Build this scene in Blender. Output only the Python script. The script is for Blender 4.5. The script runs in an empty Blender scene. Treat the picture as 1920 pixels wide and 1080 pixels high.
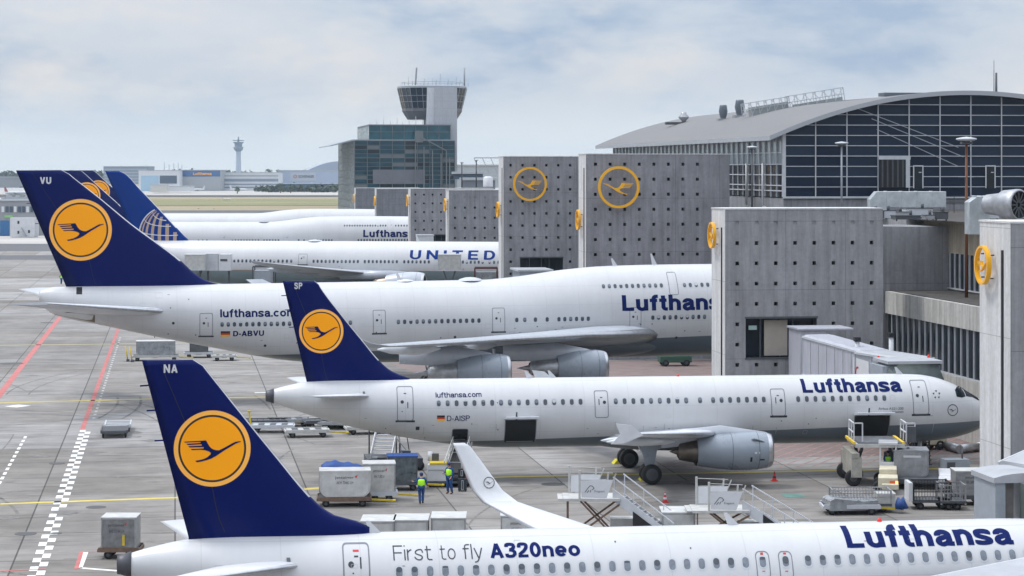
import bpy, bmesh, math, random
from mathutils import Vector, Matrix
from mathutils.geometry import tessellate_polygon
random.seed(7)
PI = math.pi
SC = bpy.context.scene
COL = SC.collection

# ------------------------------------------------------------------ camera, sky, sun, exposure
TH = math.radians(8.17)          # camera turned slightly right of the stand row
CT, ST = math.cos(TH), math.sin(TH)
F, HZ, H = 4400.0, 318.0, 18.4   # focal length and horizon in photo pixels, eye height in metres
cd = bpy.data.cameras.new('camera'); cam = bpy.data.objects.new('camera', cd); COL.objects.link(cam)
cam.location = (0, 0, H); cam.rotation_euler = (PI/2, 0, -TH)
cd.sensor_width = 36.0; cd.lens = F/1920*36.0; cd.shift_y = -(540-HZ)/1920
cd.clip_start = 0.5; cd.clip_end = 20000
SC.camera = cam

SUN_EL, SUN_AZ = math.radians(62), math.radians(-68)     # azimuth from +Y towards +X
w = bpy.data.worlds.new('World'); SC.world = w; w.use_nodes = True
nt = w.node_tree; nt.nodes.clear()
def N(t, **kw):
    n = nt.nodes.new(t)
    for k, v in kw.items(): setattr(n, k, v)
    return n
def L(a, b): nt.links.new(a, b)
out = N('ShaderNodeOutputWorld'); bg = N('ShaderNodeBackground'); bg.inputs[1].default_value = 0.1
sky = N('ShaderNodeTexSky'); sky.sky_type = 'NISHITA'; sky.sun_disc = False
sky.sun_elevation = SUN_EL; sky.sun_rotation = SUN_AZ; sky.air_density = 1.0; sky.dust_density = 2.0
tc = N('ShaderNodeTexCoord'); sep = N('ShaderNodeSeparateXYZ'); L(tc.outputs['Generated'], sep.inputs[0])
def mapping(scale, loc=(0, 0, 0)):
    m = N('ShaderNodeMapping'); m.inputs['Scale'].default_value = scale; m.inputs['Location'].default_value = loc
    L(tc.outputs['Generated'], m.inputs[0]); return m
n1 = N('ShaderNodeTexNoise'); n1.inputs['Scale'].default_value = 5.5; n1.inputs['Detail'].default_value = 8; n1.inputs['Roughness'].default_value = .6
n1.inputs['Distortion'].default_value = .15
L(mapping((1, 1, 3.4), (3.2, 1.7, 0)).outputs[0], n1.inputs[0])
n2 = N('ShaderNodeTexNoise'); n2.inputs['Scale'].default_value = 11; n2.inputs['Detail'].default_value = 7; n2.inputs['Roughness'].default_value = .58
L(mapping((1, 1, 2.2), (7, 4, 2)).outputs[0], n2.inputs[0])
r1 = N('ShaderNodeValToRGB'); L(n1.outputs['Fac'], r1.inputs[0])
r1.color_ramp.elements[0].position = .37; r1.color_ramp.elements[0].color = (3.3, 4.25, 5.7, 1)
r1.color_ramp.elements[1].position = .62; r1.color_ramp.elements[1].color = (5.9, 6.15, 6.7, 1)
e = r1.color_ramp.elements.new(.47); e.color = (5.0, 5.6, 6.45, 1)
r2 = N('ShaderNodeValToRGB'); L(n2.outputs['Fac'], r2.inputs[0])
r2.color_ramp.elements[0].position = .49; r2.color_ramp.elements[0].color = (0, 0, 0, 1)
r2.color_ramp.elements[1].position = .68; r2.color_ramp.elements[1].color = (.85, .85, .85, 1)
mx = N('ShaderNodeMix', data_type='RGBA'); L(r2.outputs[0], mx.inputs[0]); L(r1.outputs[0], mx.inputs[6]); mx.inputs[7].default_value = (7.0, 6.75, 6.65, 1)
# horizon glow and a brighter overcast overhead
hz = N('ShaderNodeMapRange'); L(sep.outputs[2], hz.inputs[0])
hz.inputs[1].default_value = 0.0; hz.inputs[2].default_value = .042; hz.inputs[3].default_value = 1; hz.inputs[4].default_value = 0
hz.interpolation_type = 'SMOOTHSTEP'
mh = N('ShaderNodeMix', data_type='RGBA'); L(hz.outputs[0], mh.inputs[0]); L(mx.outputs[2], mh.inputs[6]); mh.inputs[7].default_value = (7.2, 7.75, 8.1, 1)
zn = N('ShaderNodeMapRange'); L(sep.outputs[2], zn.inputs[0]); zn.inputs[1].default_value = .22; zn.inputs[2].default_value = 1.0
zn.inputs[3].default_value = 1.0; zn.inputs[4].default_value = 3.0
ms = N('ShaderNodeMix', data_type='RGBA'); ms.inputs[0].default_value = .9; L(sky.outputs[0], ms.inputs[6]); L(mh.outputs[2], ms.inputs[7])
vm = N('ShaderNodeVectorMath', operation='SCALE'); L(ms.outputs[2], vm.inputs[0]); L(zn.outputs[0], vm.inputs[3])
L(vm.outputs[0], bg.inputs[0]); L(bg.outputs[0], out.inputs[0])

sd = bpy.data.lights.new('sun', 'SUN'); so = bpy.data.objects.new('sun', sd); COL.objects.link(so)
sd.energy = 1.5; sd.angle = math.radians(10); sd.color = (1, .965, .91)
sv = Vector((math.sin(SUN_AZ)*math.cos(SUN_EL), math.cos(SUN_AZ)*math.cos(SUN_EL), math.sin(SUN_EL)))
so.rotation_euler = sv.to_track_quat('Z', 'Y').to_euler()
SC.view_settings.view_transform = 'Standard'; SC.view_settings.look = 'None'
SC.view_settings.exposure = 0.3; SC.view_settings.gamma = 1
SC.view_settings.use_curve_mapping = False

# ------------------------------------------------------------------ where things stand
FW, RT = Vector((ST, CT, 0)), Vector((CT, -ST, 0)); EYE = Vector((0, 0, H))
def ray(px, py=HZ): return FW + RT*((px-960)/F) + Vector((0, 0, (HZ-py)/F))
def at(px, py, d): return EYE + ray(px, py)*d                    # point seen at a photo pixel, d metres away
def gnd(px, py, z=0.0): return at(px, py, F*(H-z)/(py-HZ))       # point of height z seen at a photo pixel
def onX(px, X): 
    r = ray(px); return X/r.x                                    # distance at which a pixel column meets the plane x = X
def onY(px, Y):
    r = ray(px); return Y/r.y

# ------------------------------------------------------------------ materials
MATS = {}
def mat(name, col, rough=.5, metal=0.0, var=0.0, scale=1.0, bump=0.0, coat=0.0, spec=None, emit=None, stretch=None, detail=6):
    if name in MATS: return MATS[name]
    m = bpy.data.materials.new(name); m.use_nodes = True; t = m.node_tree; b = t.nodes['Principled BSDF']
    b.inputs['Base Color'].default_value = (*col, 1); b.inputs['Roughness'].default_value = rough; b.inputs['Metallic'].default_value = metal
    if coat: b.inputs['Coat Weight'].default_value = coat; b.inputs['Coat Roughness'].default_value = .08
    if spec is not None: b.inputs['Specular IOR Level'].default_value = spec
    if emit: b.inputs['Emission Color'].default_value = (*emit[0], 1); b.inputs['Emission Strength'].default_value = emit[1]
    if var or bump:
        c = t.nodes.new('ShaderNodeTexCoord'); mp = t.nodes.new('ShaderNodeMapping'); t.links.new(c.outputs['Object'], mp.inputs[0])
        if stretch: mp.inputs['Scale'].default_value = stretch
        n = t.nodes.new('ShaderNodeTexNoise'); n.inputs['Scale'].default_value = scale; n.inputs['Detail'].default_value = detail; n.inputs['Roughness'].default_value = .6
        t.links.new(mp.outputs[0], n.inputs[0])
        if var:
            r = t.nodes.new('ShaderNodeMapRange'); r.inputs[1].default_value = .3; r.inputs[2].default_value = .7
            r.inputs[3].default_value = 1-var; r.inputs[4].default_value = 1+var*.6
            t.links.new(n.outputs['Fac'], r.inputs[0])
            v = t.nodes.new('ShaderNodeVectorMath'); v.operation = 'SCALE'; v.inputs[0].default_value = col
            t.links.new(r.outputs[0], v.inputs[3]); t.links.new(v.outputs[0], b.inputs['Base Color'])
            r2 = t.nodes.new('ShaderNodeMapRange'); r2.inputs[3].default_value = max(0, rough-.12); r2.inputs[4].default_value = min(1, rough+.12)
            t.links.new(n.outputs['Fac'], r2.inputs[0]); t.links.new(r2.outputs[0], b.inputs['Roughness'])
        if bump:
            bp = t.nodes.new('ShaderNodeBump'); bp.inputs['Strength'].default_value = bump; bp.inputs['Distance'].default_value = .05
            t.links.new(n.outputs['Fac'], bp.inputs['Height']); t.links.new(bp.outputs[0], b.inputs['Normal'])
    MATS[name] = m; return m

def hull_mat(name, top, belly, a, b_, line=None, seam=True):
    """aircraft paint: upper colour, belly colour below the height a + b*x, faint skin panel seams and grime"""
    m = bpy.data.materials.new(name); m.use_nodes = True; t = m.node_tree; b = t.nodes['Principled BSDF']
    nn = t.nodes.new; lk = t.links.new
    b.inputs['Roughness'].default_value = .32; b.inputs['Coat Weight'].default_value = .12; b.inputs['Coat Roughness'].default_value = .1
    c = nn('ShaderNodeTexCoord'); s = nn('ShaderNodeSeparateXYZ'); lk(c.outputs['Object'], s.inputs[0])
    def M(op, x, y=None, z=None):
        q = nn('ShaderNodeMath'); q.operation = op
        for i, v in enumerate((x, y, z)):
            if v is None: continue
            if isinstance(v, (int, float)): q.inputs[i].default_value = v
            else: lk(v, q.inputs[i])
        return q.outputs[0]
    def MIX(f, p, q):
        k = nn('ShaderNodeMix'); k.data_type = 'RGBA'
        for i, v in ((0, f), (6, p), (7, q)):
            if isinstance(v, tuple): k.inputs[i].default_value = (*v, 1)
            elif isinstance(v, (int, float)): k.inputs[i].default_value = v
            else: lk(v, k.inputs[i])
        return k.outputs[2]
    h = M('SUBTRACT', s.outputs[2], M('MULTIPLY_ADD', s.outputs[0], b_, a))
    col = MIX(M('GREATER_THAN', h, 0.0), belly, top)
    if line: col = MIX(M('MULTIPLY', M('GREATER_THAN', h, -.02), M('LESS_THAN', h, .06)), col, line)
    n = nn('ShaderNodeTexNoise'); n.inputs['Scale'].default_value = .5; n.inputs['Detail'].default_value = 7
    mp = nn('ShaderNodeMapping'); mp.inputs['Scale'].default_value = (1, 1, .35); lk(c.outputs['Object'], mp.inputs[0]); lk(mp.outputs[0], n.inputs[0])
    n3 = nn('ShaderNodeTexNoise'); n3.inputs['Scale'].default_value = 2.2; n3.inputs['Detail'].default_value = 4
    mp3 = nn('ShaderNodeMapping'); mp3.inputs['Scale'].default_value = (2.2, .4, .22); lk(c.outputs['Object'], mp3.inputs[0]); lk(mp3.outputs[0], n3.inputs[0])
    g = M('MULTIPLY_ADD', n.outputs['Fac'], .2, .9)
    g = M('MULTIPLY', g, M('MULTIPLY_ADD', n3.outputs['Fac'], .08, .96))
    if seam:
        fx = M('ABSOLUTE', M('SUBTRACT', M('FRACT', M('MULTIPLY', s.outputs[0], 1/2.66)), .5))
        fz = M('ABSOLUTE', M('SUBTRACT', M('FRACT', M('MULTIPLY', s.outputs[2], 1/1.45)), .5))
        sx = M('GREATER_THAN', fx, .4945); sz = M('GREATER_THAN', fz, .4905)
        g = M('MULTIPLY', g, M('SUBTRACT', 1.0, M('MULTIPLY', M('MAXIMUM', sx, sz), .13)))
    v = nn('ShaderNodeVectorMath'); v.operation = 'SCALE'; lk(col, v.inputs[0]); lk(g, v.inputs[3]); lk(v.outputs[0], b.inputs['Base Color'])
    bp = nn('ShaderNodeBump'); bp.inputs['Strength'].default_value = .3; bp.inputs['Distance'].default_value = .04
    lk(n.outputs['Fac'], bp.inputs['Height']); lk(bp.outputs[0], b.inputs['Normal'])
    return m

def slab_mat(name, c1, c2, joint, w_, h_, mortar=.045, off=0.0):
    """cast concrete paving: slabs of differing tone, dark joints, stains and tyre streaks"""
    m = bpy.data.materials.new(name); m.use_nodes = True; t = m.node_tree; b = t.nodes['Principled BSDF']; nn = t.nodes.new; lk = t.links.new
    b.inputs['Roughness'].default_value = .8; b.inputs['Specular IOR Level'].default_value = .3
    c = nn('ShaderNodeTexCoord'); br = nn('ShaderNodeTexBrick'); br.offset = off; br.squash = 1
    lk(c.outputs['Object'], br.inputs[0]); br.inputs['Color1'].default_value = (*c1, 1); br.inputs['Color2'].default_value = (*c2, 1)
    br.inputs['Mortar'].default_value = (*joint, 1); br.inputs['Scale'].default_value = 1; br.inputs['Mortar Size'].default_value = mortar
    br.inputs['Brick Width'].default_value = w_; br.inputs['Row Height'].default_value = h_; br.inputs['Mortar Smooth'].default_value = .3
    def noise(sc, st, lo, hi, d=6, r0=.3, r1_=.7):
        n = nn('ShaderNodeTexNoise'); n.inputs['Scale'].default_value = sc; n.inputs['Detail'].default_value = d; n.inputs['Roughness'].default_value = .62
        mp = nn('ShaderNodeMapping'); mp.inputs['Scale'].default_value = st; lk(c.outputs['Object'], mp.inputs[0]); lk(mp.outputs[0], n.inputs[0])
        r = nn('ShaderNodeMapRange'); r.inputs[1].default_value = r0; r.inputs[2].default_value = r1_; r.inputs[3].default_value = lo; r.inputs[4].default_value = hi
        lk(n.outputs['Fac'], r.inputs[0]); return r.outputs[0]
    cur = br.outputs[0]
    b2 = nn('ShaderNodeTexBrick'); b2.offset = .5; lk(c.outputs['Object'], b2.inputs[0]); b2.inputs['Color1'].default_value = (1.05, 1.06, 1.09, 1); b2.inputs['Color2'].default_value = (.80, .775, .75, 1); b2.inputs['Mortar'].default_value = (.9, .9, .9, 1)
    b2.inputs['Scale'].default_value = 1; b2.inputs['Brick Width'].default_value = 30; b2.inputs['Row Height'].default_value = 22.5; b2.inputs['Mortar Size'].default_value = .03
    mm = nn('ShaderNodeVectorMath'); mm.operation = 'MULTIPLY'; lk(cur, mm.inputs[0]); lk(b2.outputs[0], mm.inputs[1]); cur = mm.outputs[0]
    for f in (noise(.035, (1, 1, 1), .82, 1.14), noise(.5, (1, 1, 1), .8, 1.12, 10), noise(.09, (.45, 3.2, 1), .8, 1.12, 6), noise(.14, (.5, 1.6, 1), .55, 1.0, 8, .3, .44), noise(.9, (.25, 1.5, 1), .72, 1.0, 8, .36, .46), noise(.05, (1, .12, 1), .85, 1.0, 6, .4, .52)):
        v = nn('ShaderNodeVectorMath'); v.operation = 'SCALE'; lk(cur, v.inputs[0]); lk(f, v.inputs[3]); cur = v.outputs[0]
    lk(cur, b.inputs['Base Color']); return m

def wall_mat(name, col, jx, jz, var=.14, grime=.2, board=.35, jy=0):
    """fair-faced concrete: cloudy tone, vertical water streaks, panel joints every jx by jz metres"""
    m = bpy.data.materials.new(name); m.use_nodes = True; t = m.node_tree; b = t.nodes['Principled BSDF']; nn = t.nodes.new; lk = t.links.new
    b.inputs['Roughness'].default_value = .85; b.inputs['Specular IOR Level'].default_value = .25
    c = nn('ShaderNodeTexCoord'); s = nn('ShaderNodeSeparateXYZ'); lk(c.outputs['Object'], s.inputs[0])
    def noise(sc, st, lo, hi, d=6, r0=.3, r1_=.7):
        n = nn('ShaderNodeTexNoise'); n.inputs['Scale'].default_value = sc; n.inputs['Detail'].default_value = d; n.inputs['Roughness'].default_value = .65
        mp = nn('ShaderNodeMapping'); mp.inputs['Scale'].default_value = st; lk(c.outputs['Object'], mp.inputs[0]); lk(mp.outputs[0], n.inputs[0])
        r = nn('ShaderNodeMapRange'); r.inputs[1].default_value = r0; r.inputs[2].default_value = r1_; r.inputs[3].default_value = lo; r.inputs[4].default_value = hi
        lk(n.outputs['Fac'], r.inputs[0]); return r.outputs[0]
    def joint(o, p):
        a = nn('ShaderNodeMath'); a.operation = 'MULTIPLY'; a.inputs[1].default_value = 1/p; lk(o, a.inputs[0])
        f = nn('ShaderNodeMath'); f.operation = 'FRACT'; lk(a.outputs[0], f.inputs[0])
        g = nn('ShaderNodeMath'); g.operation = 'LESS_THAN'; g.inputs[1].default_value = .035/p; lk(f.outputs[0], g.inputs[0])
        k = nn('ShaderNodeMath'); k.operation = 'MULTIPLY_ADD'; k.inputs[1].default_value = -board; k.inputs[2].default_value = 1; lk(g.outputs[0], k.inputs[0]); return k.outputs[0]
    rgb = nn('ShaderNodeRGB'); rgb.outputs[0].default_value = (*col, 1); cur = rgb.outputs[0]
    fs = [noise(.5, (1, 1, 1), 1-var, 1+var*.7), noise(3.5, (1, 1, 1), .9, 1.08, 8), noise(1.3, (1.6, 1.6, .12), 1-grime, 1.03, 5, .3, .6)]
    if jz: fs.append(joint(s.outputs[2], jz))
    if jx: fs.append(joint(s.outputs[0], jx))
    if jy: fs.append(joint(s.outputs[1], jy))
    for f in fs:
        v = nn('ShaderNodeVectorMath'); v.operation = 'SCALE'; lk(cur, v.inputs[0]); lk(f, v.inputs[3]); cur = v.outputs[0]
    lk(cur, b.inputs['Base Color']); return m

WHITE = mat('white_paint', (.60, .61, .63), .35, var=.08, scale=1.5)
OFFW = mat('worn_white_paint', (.47, .47, .455), .5, var=.22, scale=2.5)
GREYP = mat('grey_paint', (.30, .33, .37), .45, var=.12, scale=2)
LGREY = mat('light_grey_paint', (.50, .52, .55), .4, var=.12, scale=2)
DGREY = mat('dark_grey_paint', (.07, .075, .085), .5, var=.2, scale=3)
BLACK = mat('black_rubber', (.012, .012, .013), .7, var=.3, scale=4)
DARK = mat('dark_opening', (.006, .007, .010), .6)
METAL = mat('bare_metal', (.55, .56, .58), .33, 1.0, var=.15, scale=3)
DULL = mat('dull_aluminium', (.42, .43, .45), .42, .8, var=.25, scale=2.5)
HOT = mat('heat_stained_metal', (.20, .17, .145), .38, 1.0, var=.25, scale=2)
NAVY = mat('navy_gloss_paint', (.0002, .0062, .082), .2, spec=.12)
NAVYT = mat('navy_lettering', (.0015, .010, .085), .5, spec=.08)
UBLUE = mat('blue_gloss_paint', (.0008, .03, .19), .3, spec=.12)
UGOLD = mat('tan_globe_paint', (.40, .28, .21), .4)
ORNG = mat('amber_paint', (1.0, .37, .0), .4, spec=.25)
ORNGL = mat('pale_amber_paint', (.98, .46, .08), .4, spec=.25)
BLK = mat('black_paint', (.010, .008, .012), .35)
INK = mat('marking_black', (.02, .022, .03), .5)
LINE = mat('seam_grey', (.17, .18, .20), .5)
SLINE = mat('soft_seam_grey', (.42, .44, .47), .5)
REDP = mat('red_paint', (.50, .02, .02), .5)
GOLDF = mat('flag_gold', (.85, .45, .02), .5)
YELLOW = mat('yellow_paint', (.62, .46, .03), .5, var=.2, scale=3)
YSIGN = mat('sign_amber_enamel', (.85, .42, .01), .35, var=.06, scale=2)
BLUEC = mat('blue_tarpaulin', (.01, .06, .24), .6, var=.3, scale=3, bump=.6)
HIVIS = mat('hi_vis_fabric', (.45, .95, .03), .8)
WBLUE = mat('work_blue_cloth', (.012, .06, .20), .85, var=.2, scale=8)
SKIN = mat('skin', (.45, .24, .16), .6)
GLASSD = mat('dark_glass', (.008, .014, .022), .12, var=.3, scale=.6, spec=.3)
PANE = mat('cabin_pane', (.055, .065, .08), .15, var=.3, scale=5)
PANEB = mat('cabin_pane_grey', (.16, .18, .21), .2, var=.35, scale=5)
PANEW = mat('cabin_blind', (.48, .50, .52), .4)
FRAMEW = mat('window_surround', (.48, .50, .53), .35)
WOOD = mat('rust_brown_pole', (.16, .055, .02), .6, var=.25, scale=3)

# ------------------------------------------------------------------ mesh helpers
class MB:
    """collects shapes, then becomes ONE mesh object"""
    def __init__(s): s.bm = bmesh.new()
    def _m(s, geom, mi, smooth=False):
        for f in geom:
            f.material_index = mi; f.smooth = smooth
    def quad(s, pts, mi=0):
        f = s.bm.faces.new([s.bm.verts.new(p) for p in pts]); f.material_index = mi; return f
    def box(s, c, size, mi=0, rz=0.0, rot=None):
        x, y, z = [v/2 for v in size]; R = rot if rot is not None else Matrix.Rotation(rz, 3, 'Z'); c = Vector(c)
        v = [s.bm.verts.new(c + R @ Vector(p)) for p in ((-x,-y,-z),(x,-y,-z),(x,y,-z),(-x,y,-z),(-x,-y,z),(x,-y,z),(x,y,z),(-x,y,z))]
        for q in ((0,3,2,1),(4,5,6,7),(0,1,5,4),(1,2,6,5),(2,3,7,6),(3,0,4,7)):
            f = s.bm.faces.new([v[i] for i in q]); f.material_index = mi
        return s
    def bx(s, a, b, mi=0):
        return s.box([(a[i]+b[i])/2 for i in range(3)], [abs(b[i]-a[i]) for i in range(3)], mi)
    def beam(s, a, b, w_=.1, h_=None, mi=0):
        a, b = Vector(a), Vector(b); d = b-a
        if d.length < 1e-6: return s
        return s.box((a+b)/2, (d.length, w_, h_ or w_), mi, rot=d.to_track_quat('X', 'Z').to_matrix())
    def cyl(s, a, b, r, r2=None, n=12, mi=0, cap=True, smooth=True):
        a, b = Vector(a), Vector(b); r2 = r if r2 is None else r2
        R = (b-a).to_track_quat('Z', 'Y').to_matrix()
        A = [s.bm.verts.new(a + R @ Vector((r*math.cos(2*PI*i/n), r*math.sin(2*PI*i/n), 0))) for i in range(n)]
        B = [s.bm.verts.new(b + R @ Vector((r2*math.cos(2*PI*i/n), r2*math.sin(2*PI*i/n), 0))) for i in range(n)]
        for i in range(n):
            f = s.bm.faces.new((A[i], A[(i+1) % n], B[(i+1) % n], B[i])); f.material_index = mi; f.smooth = smooth
        if cap:
            for V_ in (A[::-1], B):
                f = s.bm.faces.new(V_); f.material_index = mi
        return s
    def lathe(s, prof, o=(0, 0, 0), axis='X', n=32, mi=0, sy=1.0, sz=1.0):
        """prof: list of (along, radius[, mat])"""
        o = Vector(o); rings = []
        for p in prof:
            ring = []
            for i in range(n):
                a = 2*PI*i/n; c, d = p[1]*math.cos(a)*sy, p[1]*math.sin(a)*sz
                q = {'X': (p[0], c, d), 'Y': (c, p[0], d), 'Z': (c, d, p[0])}[axis]
                ring.append(s.bm.verts.new(o + Vector(q)))
            rings.append(ring)
        for k in range(len(rings)-1):
            mk = prof[k][2] if len(prof[k]) > 2 else mi
            for i in range(n):
                f = s.bm.faces.new((rings[k][i], rings[k][(i+1) % n], rings[k+1][(i+1) % n], rings[k+1][i])); f.material_index = mk; f.smooth = True
        return s
    def prism(s, pts, vec, mi=0):
        """closed outline pushed along vec"""
        vec = Vector(vec); A = [s.bm.verts.new(Vector(p)) for p in pts]; B = [s.bm.verts.new(Vector(p)+vec) for p in pts]; n = len(A)
        for V_ in (A[::-1], B):
            f = s.bm.faces.new(V_); f.material_index = mi
        for i in range(n):
            f = s.bm.faces.new((A[i], A[(i+1) % n], B[(i+1) % n], B[i])); f.material_index = mi
        return s
    def loft(s, rings, mi=0, caps=True, mats=None):
        R = [[s.bm.verts.new(p) for p in r] for r in rings]; n = len(R[0])
        for k in range(len(R)-1):
            for i in range(n):
                try:
                    f = s.bm.faces.new((R[k][i], R[k][(i+1) % n], R[k+1][(i+1) % n], R[k+1][i])); f.smooth = True
                    f.material_index = mats(k, i) if mats else mi
                except ValueError: pass
        if caps:
            for V_ in (R[0][::-1], R[-1]):
                try: f = s.bm.faces.new(V_); f.material_index = mi
                except ValueError: pass
        return s
    def build(s, name, mats, parent=None, label=None, bevel=0, sharp=None, loc=None, rz=None):
        bm = s.bm
        bmesh.ops.recalc_face_normals(bm, faces=bm.faces)
        me = bpy.data.meshes.new(name); bm.to_mesh(me); bm.free()
        for m in (mats if isinstance(mats, (list, tuple)) else [mats]): me.materials.append(m)
        if sharp: 
            try: me.set_sharp_from_angle(angle=math.radians(sharp))
            except Exception: pass
        o = bpy.data.objects.new(name, me); COL.objects.link(o)
        if parent: o.parent = parent
        if label: o['label'] = label
        if loc: o.location = loc
        if rz is not None: o.rotation_euler = (0, 0, rz)
        if bevel:
            b = o.modifiers.new('bevel', 'BEVEL'); b.width = bevel; b.segments = 2; b.limit_method = 'ANGLE'
        return o
def tag(o, label=None, cat=None, group=None, kind=None):
    if label: o['label'] = label
    if cat: o['category'] = cat
    if group: o['group'] = group
    if kind: o['kind'] = kind
    return o
def empty(name, loc=(0, 0, 0), rz=0.0, label=None, cat=None, group=None, ry=0.0):
    o = bpy.data.objects.new(name, None); COL.objects.link(o); o.location = loc; o.rotation_euler = (0, ry, rz); o.empty_display_size = .1
    return tag(o, label, cat, group)
def copy_tree(o, loc=None, rz=None, label=None, group=None, parent=None, scale=None):
    c = o.copy(); COL.objects.link(c)
    if parent is not None: c.parent = parent
    if loc is not None: c.location = loc
    if rz is not None: c.rotation_euler = (0, 0, rz)
    if scale is not None: c.scale = scale
    if label: c['label'] = label
    if group: c['group'] = group
    for ch in [x for x in KIDS(o)]: copy_tree(ch, parent=c)
    return c
def KIDS(o): return [x for x in COL.objects if x.parent == o]

# ------------------------------------------------------------------ lettering
def text_bm(s, size=1.0, bold=0.0, shear=0.0, spacing=1.0):
    cu = bpy.data.curves.new('t', 'FONT'); cu.body = s; cu.size = size; cu.offset = bold; cu.shear = shear; cu.space_character = spacing
    cu.resolution_u = 6; cu.fill_mode = 'FRONT'
    o = bpy.data.objects.new('t', cu); COL.objects.link(o)
    dg = bpy.context.evaluated_depsgraph_get(); dg.update()
    me = bpy.data.meshes.new_from_object(o.evaluated_get(dg))
    bm = bmesh.new(); bm.from_mesh(me); bpy.data.objects.remove(o); bpy.data.meshes.remove(me)
    return bm
def _arc(cx, cy, rx, ry, a0, a1, n=10): return [(cx+rx*math.cos(math.radians(a0+(a1-a0)*i/n)), cy+ry*math.sin(math.radians(a0+(a1-a0)*i/n))) for i in range(n+1)]
def _cr(P, k=5):
    o = []
    for i in range(len(P)-1):
        p0, p1, p2, p3 = P[max(0, i-1)], P[i], P[i+1], P[min(len(P)-1, i+2)]
        for j in range(k):
            t = j/k; o.append(tuple(.5*(2*p1[c]+(p2[c]-p0[c])*t+(2*p0[c]-5*p1[c]+4*p2[c]-p3[c])*t*t+(3*p1[c]-p0[c]-3*p2[c]+p3[c])*t**3) for c in (0, 1)))
    return o+[P[-1]]
def glyph(ch, w):
    """strokes and advance of a grotesque letter with stem width w; capitals are 1 high"""
    h = w/2; X = .74; g = {}
    def bowl(W, top): return _arc(W/2, top/2, W/2-h, top/2-h*.92, 90, 450, 24)
    W = .62 if w > .1 else .56; r = W-h
    if ch == 'L': return [[(h, 1), (h, 0)], [(h, h*.95), (.60, h*.95)]], .62
    if ch == 'I': return [[(h, 1), (h, 0)]], w
    if ch == 'l': return [[(h, 1), (h, 0)]], w
    if ch == 'i': return [[(h, X), (h, 0)], [(h, 1), (h, 1-w*.9)]], w
    if ch == '.': return [[(h, w), (h, 0)]], w
    if ch == '-': return [[(0, .38), (.3, .38)]], .3
    if ch == 'u': return [[(h, X), (h, .30)]+_arc(W/2, .30, W/2-h, .30-h*.8, 180, 360), [(r, X), (r, 0)]], W
    if ch == 'n': return [[(h, 0), (h, X)], [(h, X-.30)]+_arc(W/2, X-.30, W/2-h, .30-h*.8, 180, 0)+[(r, 0)]], W
    if ch == 'h': return [[(h, 0), (h, 1)], [(h, X-.30)]+_arc(W/2, X-.30, W/2-h, .30-h*.8, 180, 0)+[(r, 0)]], W
    if ch == 'm':
        r1, r2 = .49, .86
        return [[(h, 0), (h, X)], [(h, X-.24)]+_arc((h+r1)/2, X-.24, (r1-h)/2, .24-h*.8, 180, 0)+[(r1, 0)], [(r1, X-.24)]+_arc((r2+r1)/2, X-.24, (r2-r1)/2, .24-h*.8, 180, 0)+[(r2, 0)]], .86+h
    if ch == 'r': return [[(h, 0), (h, X)], _arc(h+.28, X-.34, .28, .34-h*.8, 175, 95)], .34
    if ch == 'f': return [[(.10+h, 0), (.10+h, .99-h*.8-.15)]+_arc(.10+h+.14, .99-h*.8-.15, .14, .15, 175, 90, 6)+[(.43, .99-h*.8)], [(0, X-h*.85), (.38, X-h*.85)]], .40
    if ch == 't': return [[(.10+h, .95), (.10+h, .15+h*.8)]+_arc(.10+h+.14, .15+h*.8, .14, .15, 185, 270, 6)+[(.43, h*.8)], [(0, X-h*.85), (.38, X-h*.85)]], .40
    if ch == 'o': return [bowl(.66 if w > .1 else .58, X)], .66 if w > .1 else .58
    if ch == 'c': return [_arc(.33, X/2, .33-h, X/2-h*.92, 42, 318, 18)], .61
    if ch == 'e': return [_arc(.33, X/2, .33-h, X/2-h*.92, 0, 320, 22), [(h, X/2-.02), (.66-h*.4, X/2-.02)]], .66
    if ch == 'a': return [[(h*1.05, X-.25)]+_arc(.29, X-.22, .29-h, .22-h*.8, 170, 5)+[(.56-h+.02, .0)], [(.56-h, .43), (.30, .40)]+_arc(.26, .22, .26-h*.95, .22-h*.62, 95, 265)+[(.38, h*1.15), (.57-h, .20)], [(.56-h, h*.9), (.63, h*.8)]], .60
    if ch == 's': return [_cr([(.56-h*.9, X-.235), (.47, X-h*1.15), (.28, X-h*.85), (.11, X-.13), (.10, X-.27), (.22, X-.345), (.36, .34), (.475, .26), (.48, .15), (.38, h), (.22, h*.9), (.08, .13), (h*.8, .235)])], .58
    if ch == 'y': return [[(h*.9, X), (.28, .02)], [(.52-h*.6, X), (.28, .0), (.20, -.16)]+[(.10, -.22), (.02, -.21)]], .52
    if ch == 'F': return [[(h, 1), (h, 0)], [(h, 1-h*.95), (.58, 1-h*.95)], [(h, .52), (.53, .52)]], .58
    if ch == 'E': return [[(h, 1), (h, 0)], [(h, 1-h*.9), (.64, 1-h*.9)], [(h, .51), (.6, .51)], [(h, h*.9), (.65, h*.9)]], .66
    if ch == 'T': return [[(.34, 1), (.34, 0)], [(0, 1-h*.9), (.68, 1-h*.9)]], .68
    if ch == 'D': return [[(h, 1), (h, 0)], [(h, 1-h*.9), (.34, 1-h*.9)]+_arc(.34, .5, .36-h*.8, .5-h*.9, 90, -90, 14)+[(h, h*.9)]], .72
    if ch == 'B': return [[(h, 1), (h, 0)], [(h, 1-h*.9), (.36, 1-h*.9)]+_arc(.38, .75-h*.1, .27-h, .25-h*.8, 90, -90, 8)+[(h, .5)], [(h, .5+.02), (.38, .5+.02)]+_arc(.40, .26+h*.1, .30-h, .26-h*.7, 90, -90, 8)+[(h, h*.9)]], .70
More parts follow.
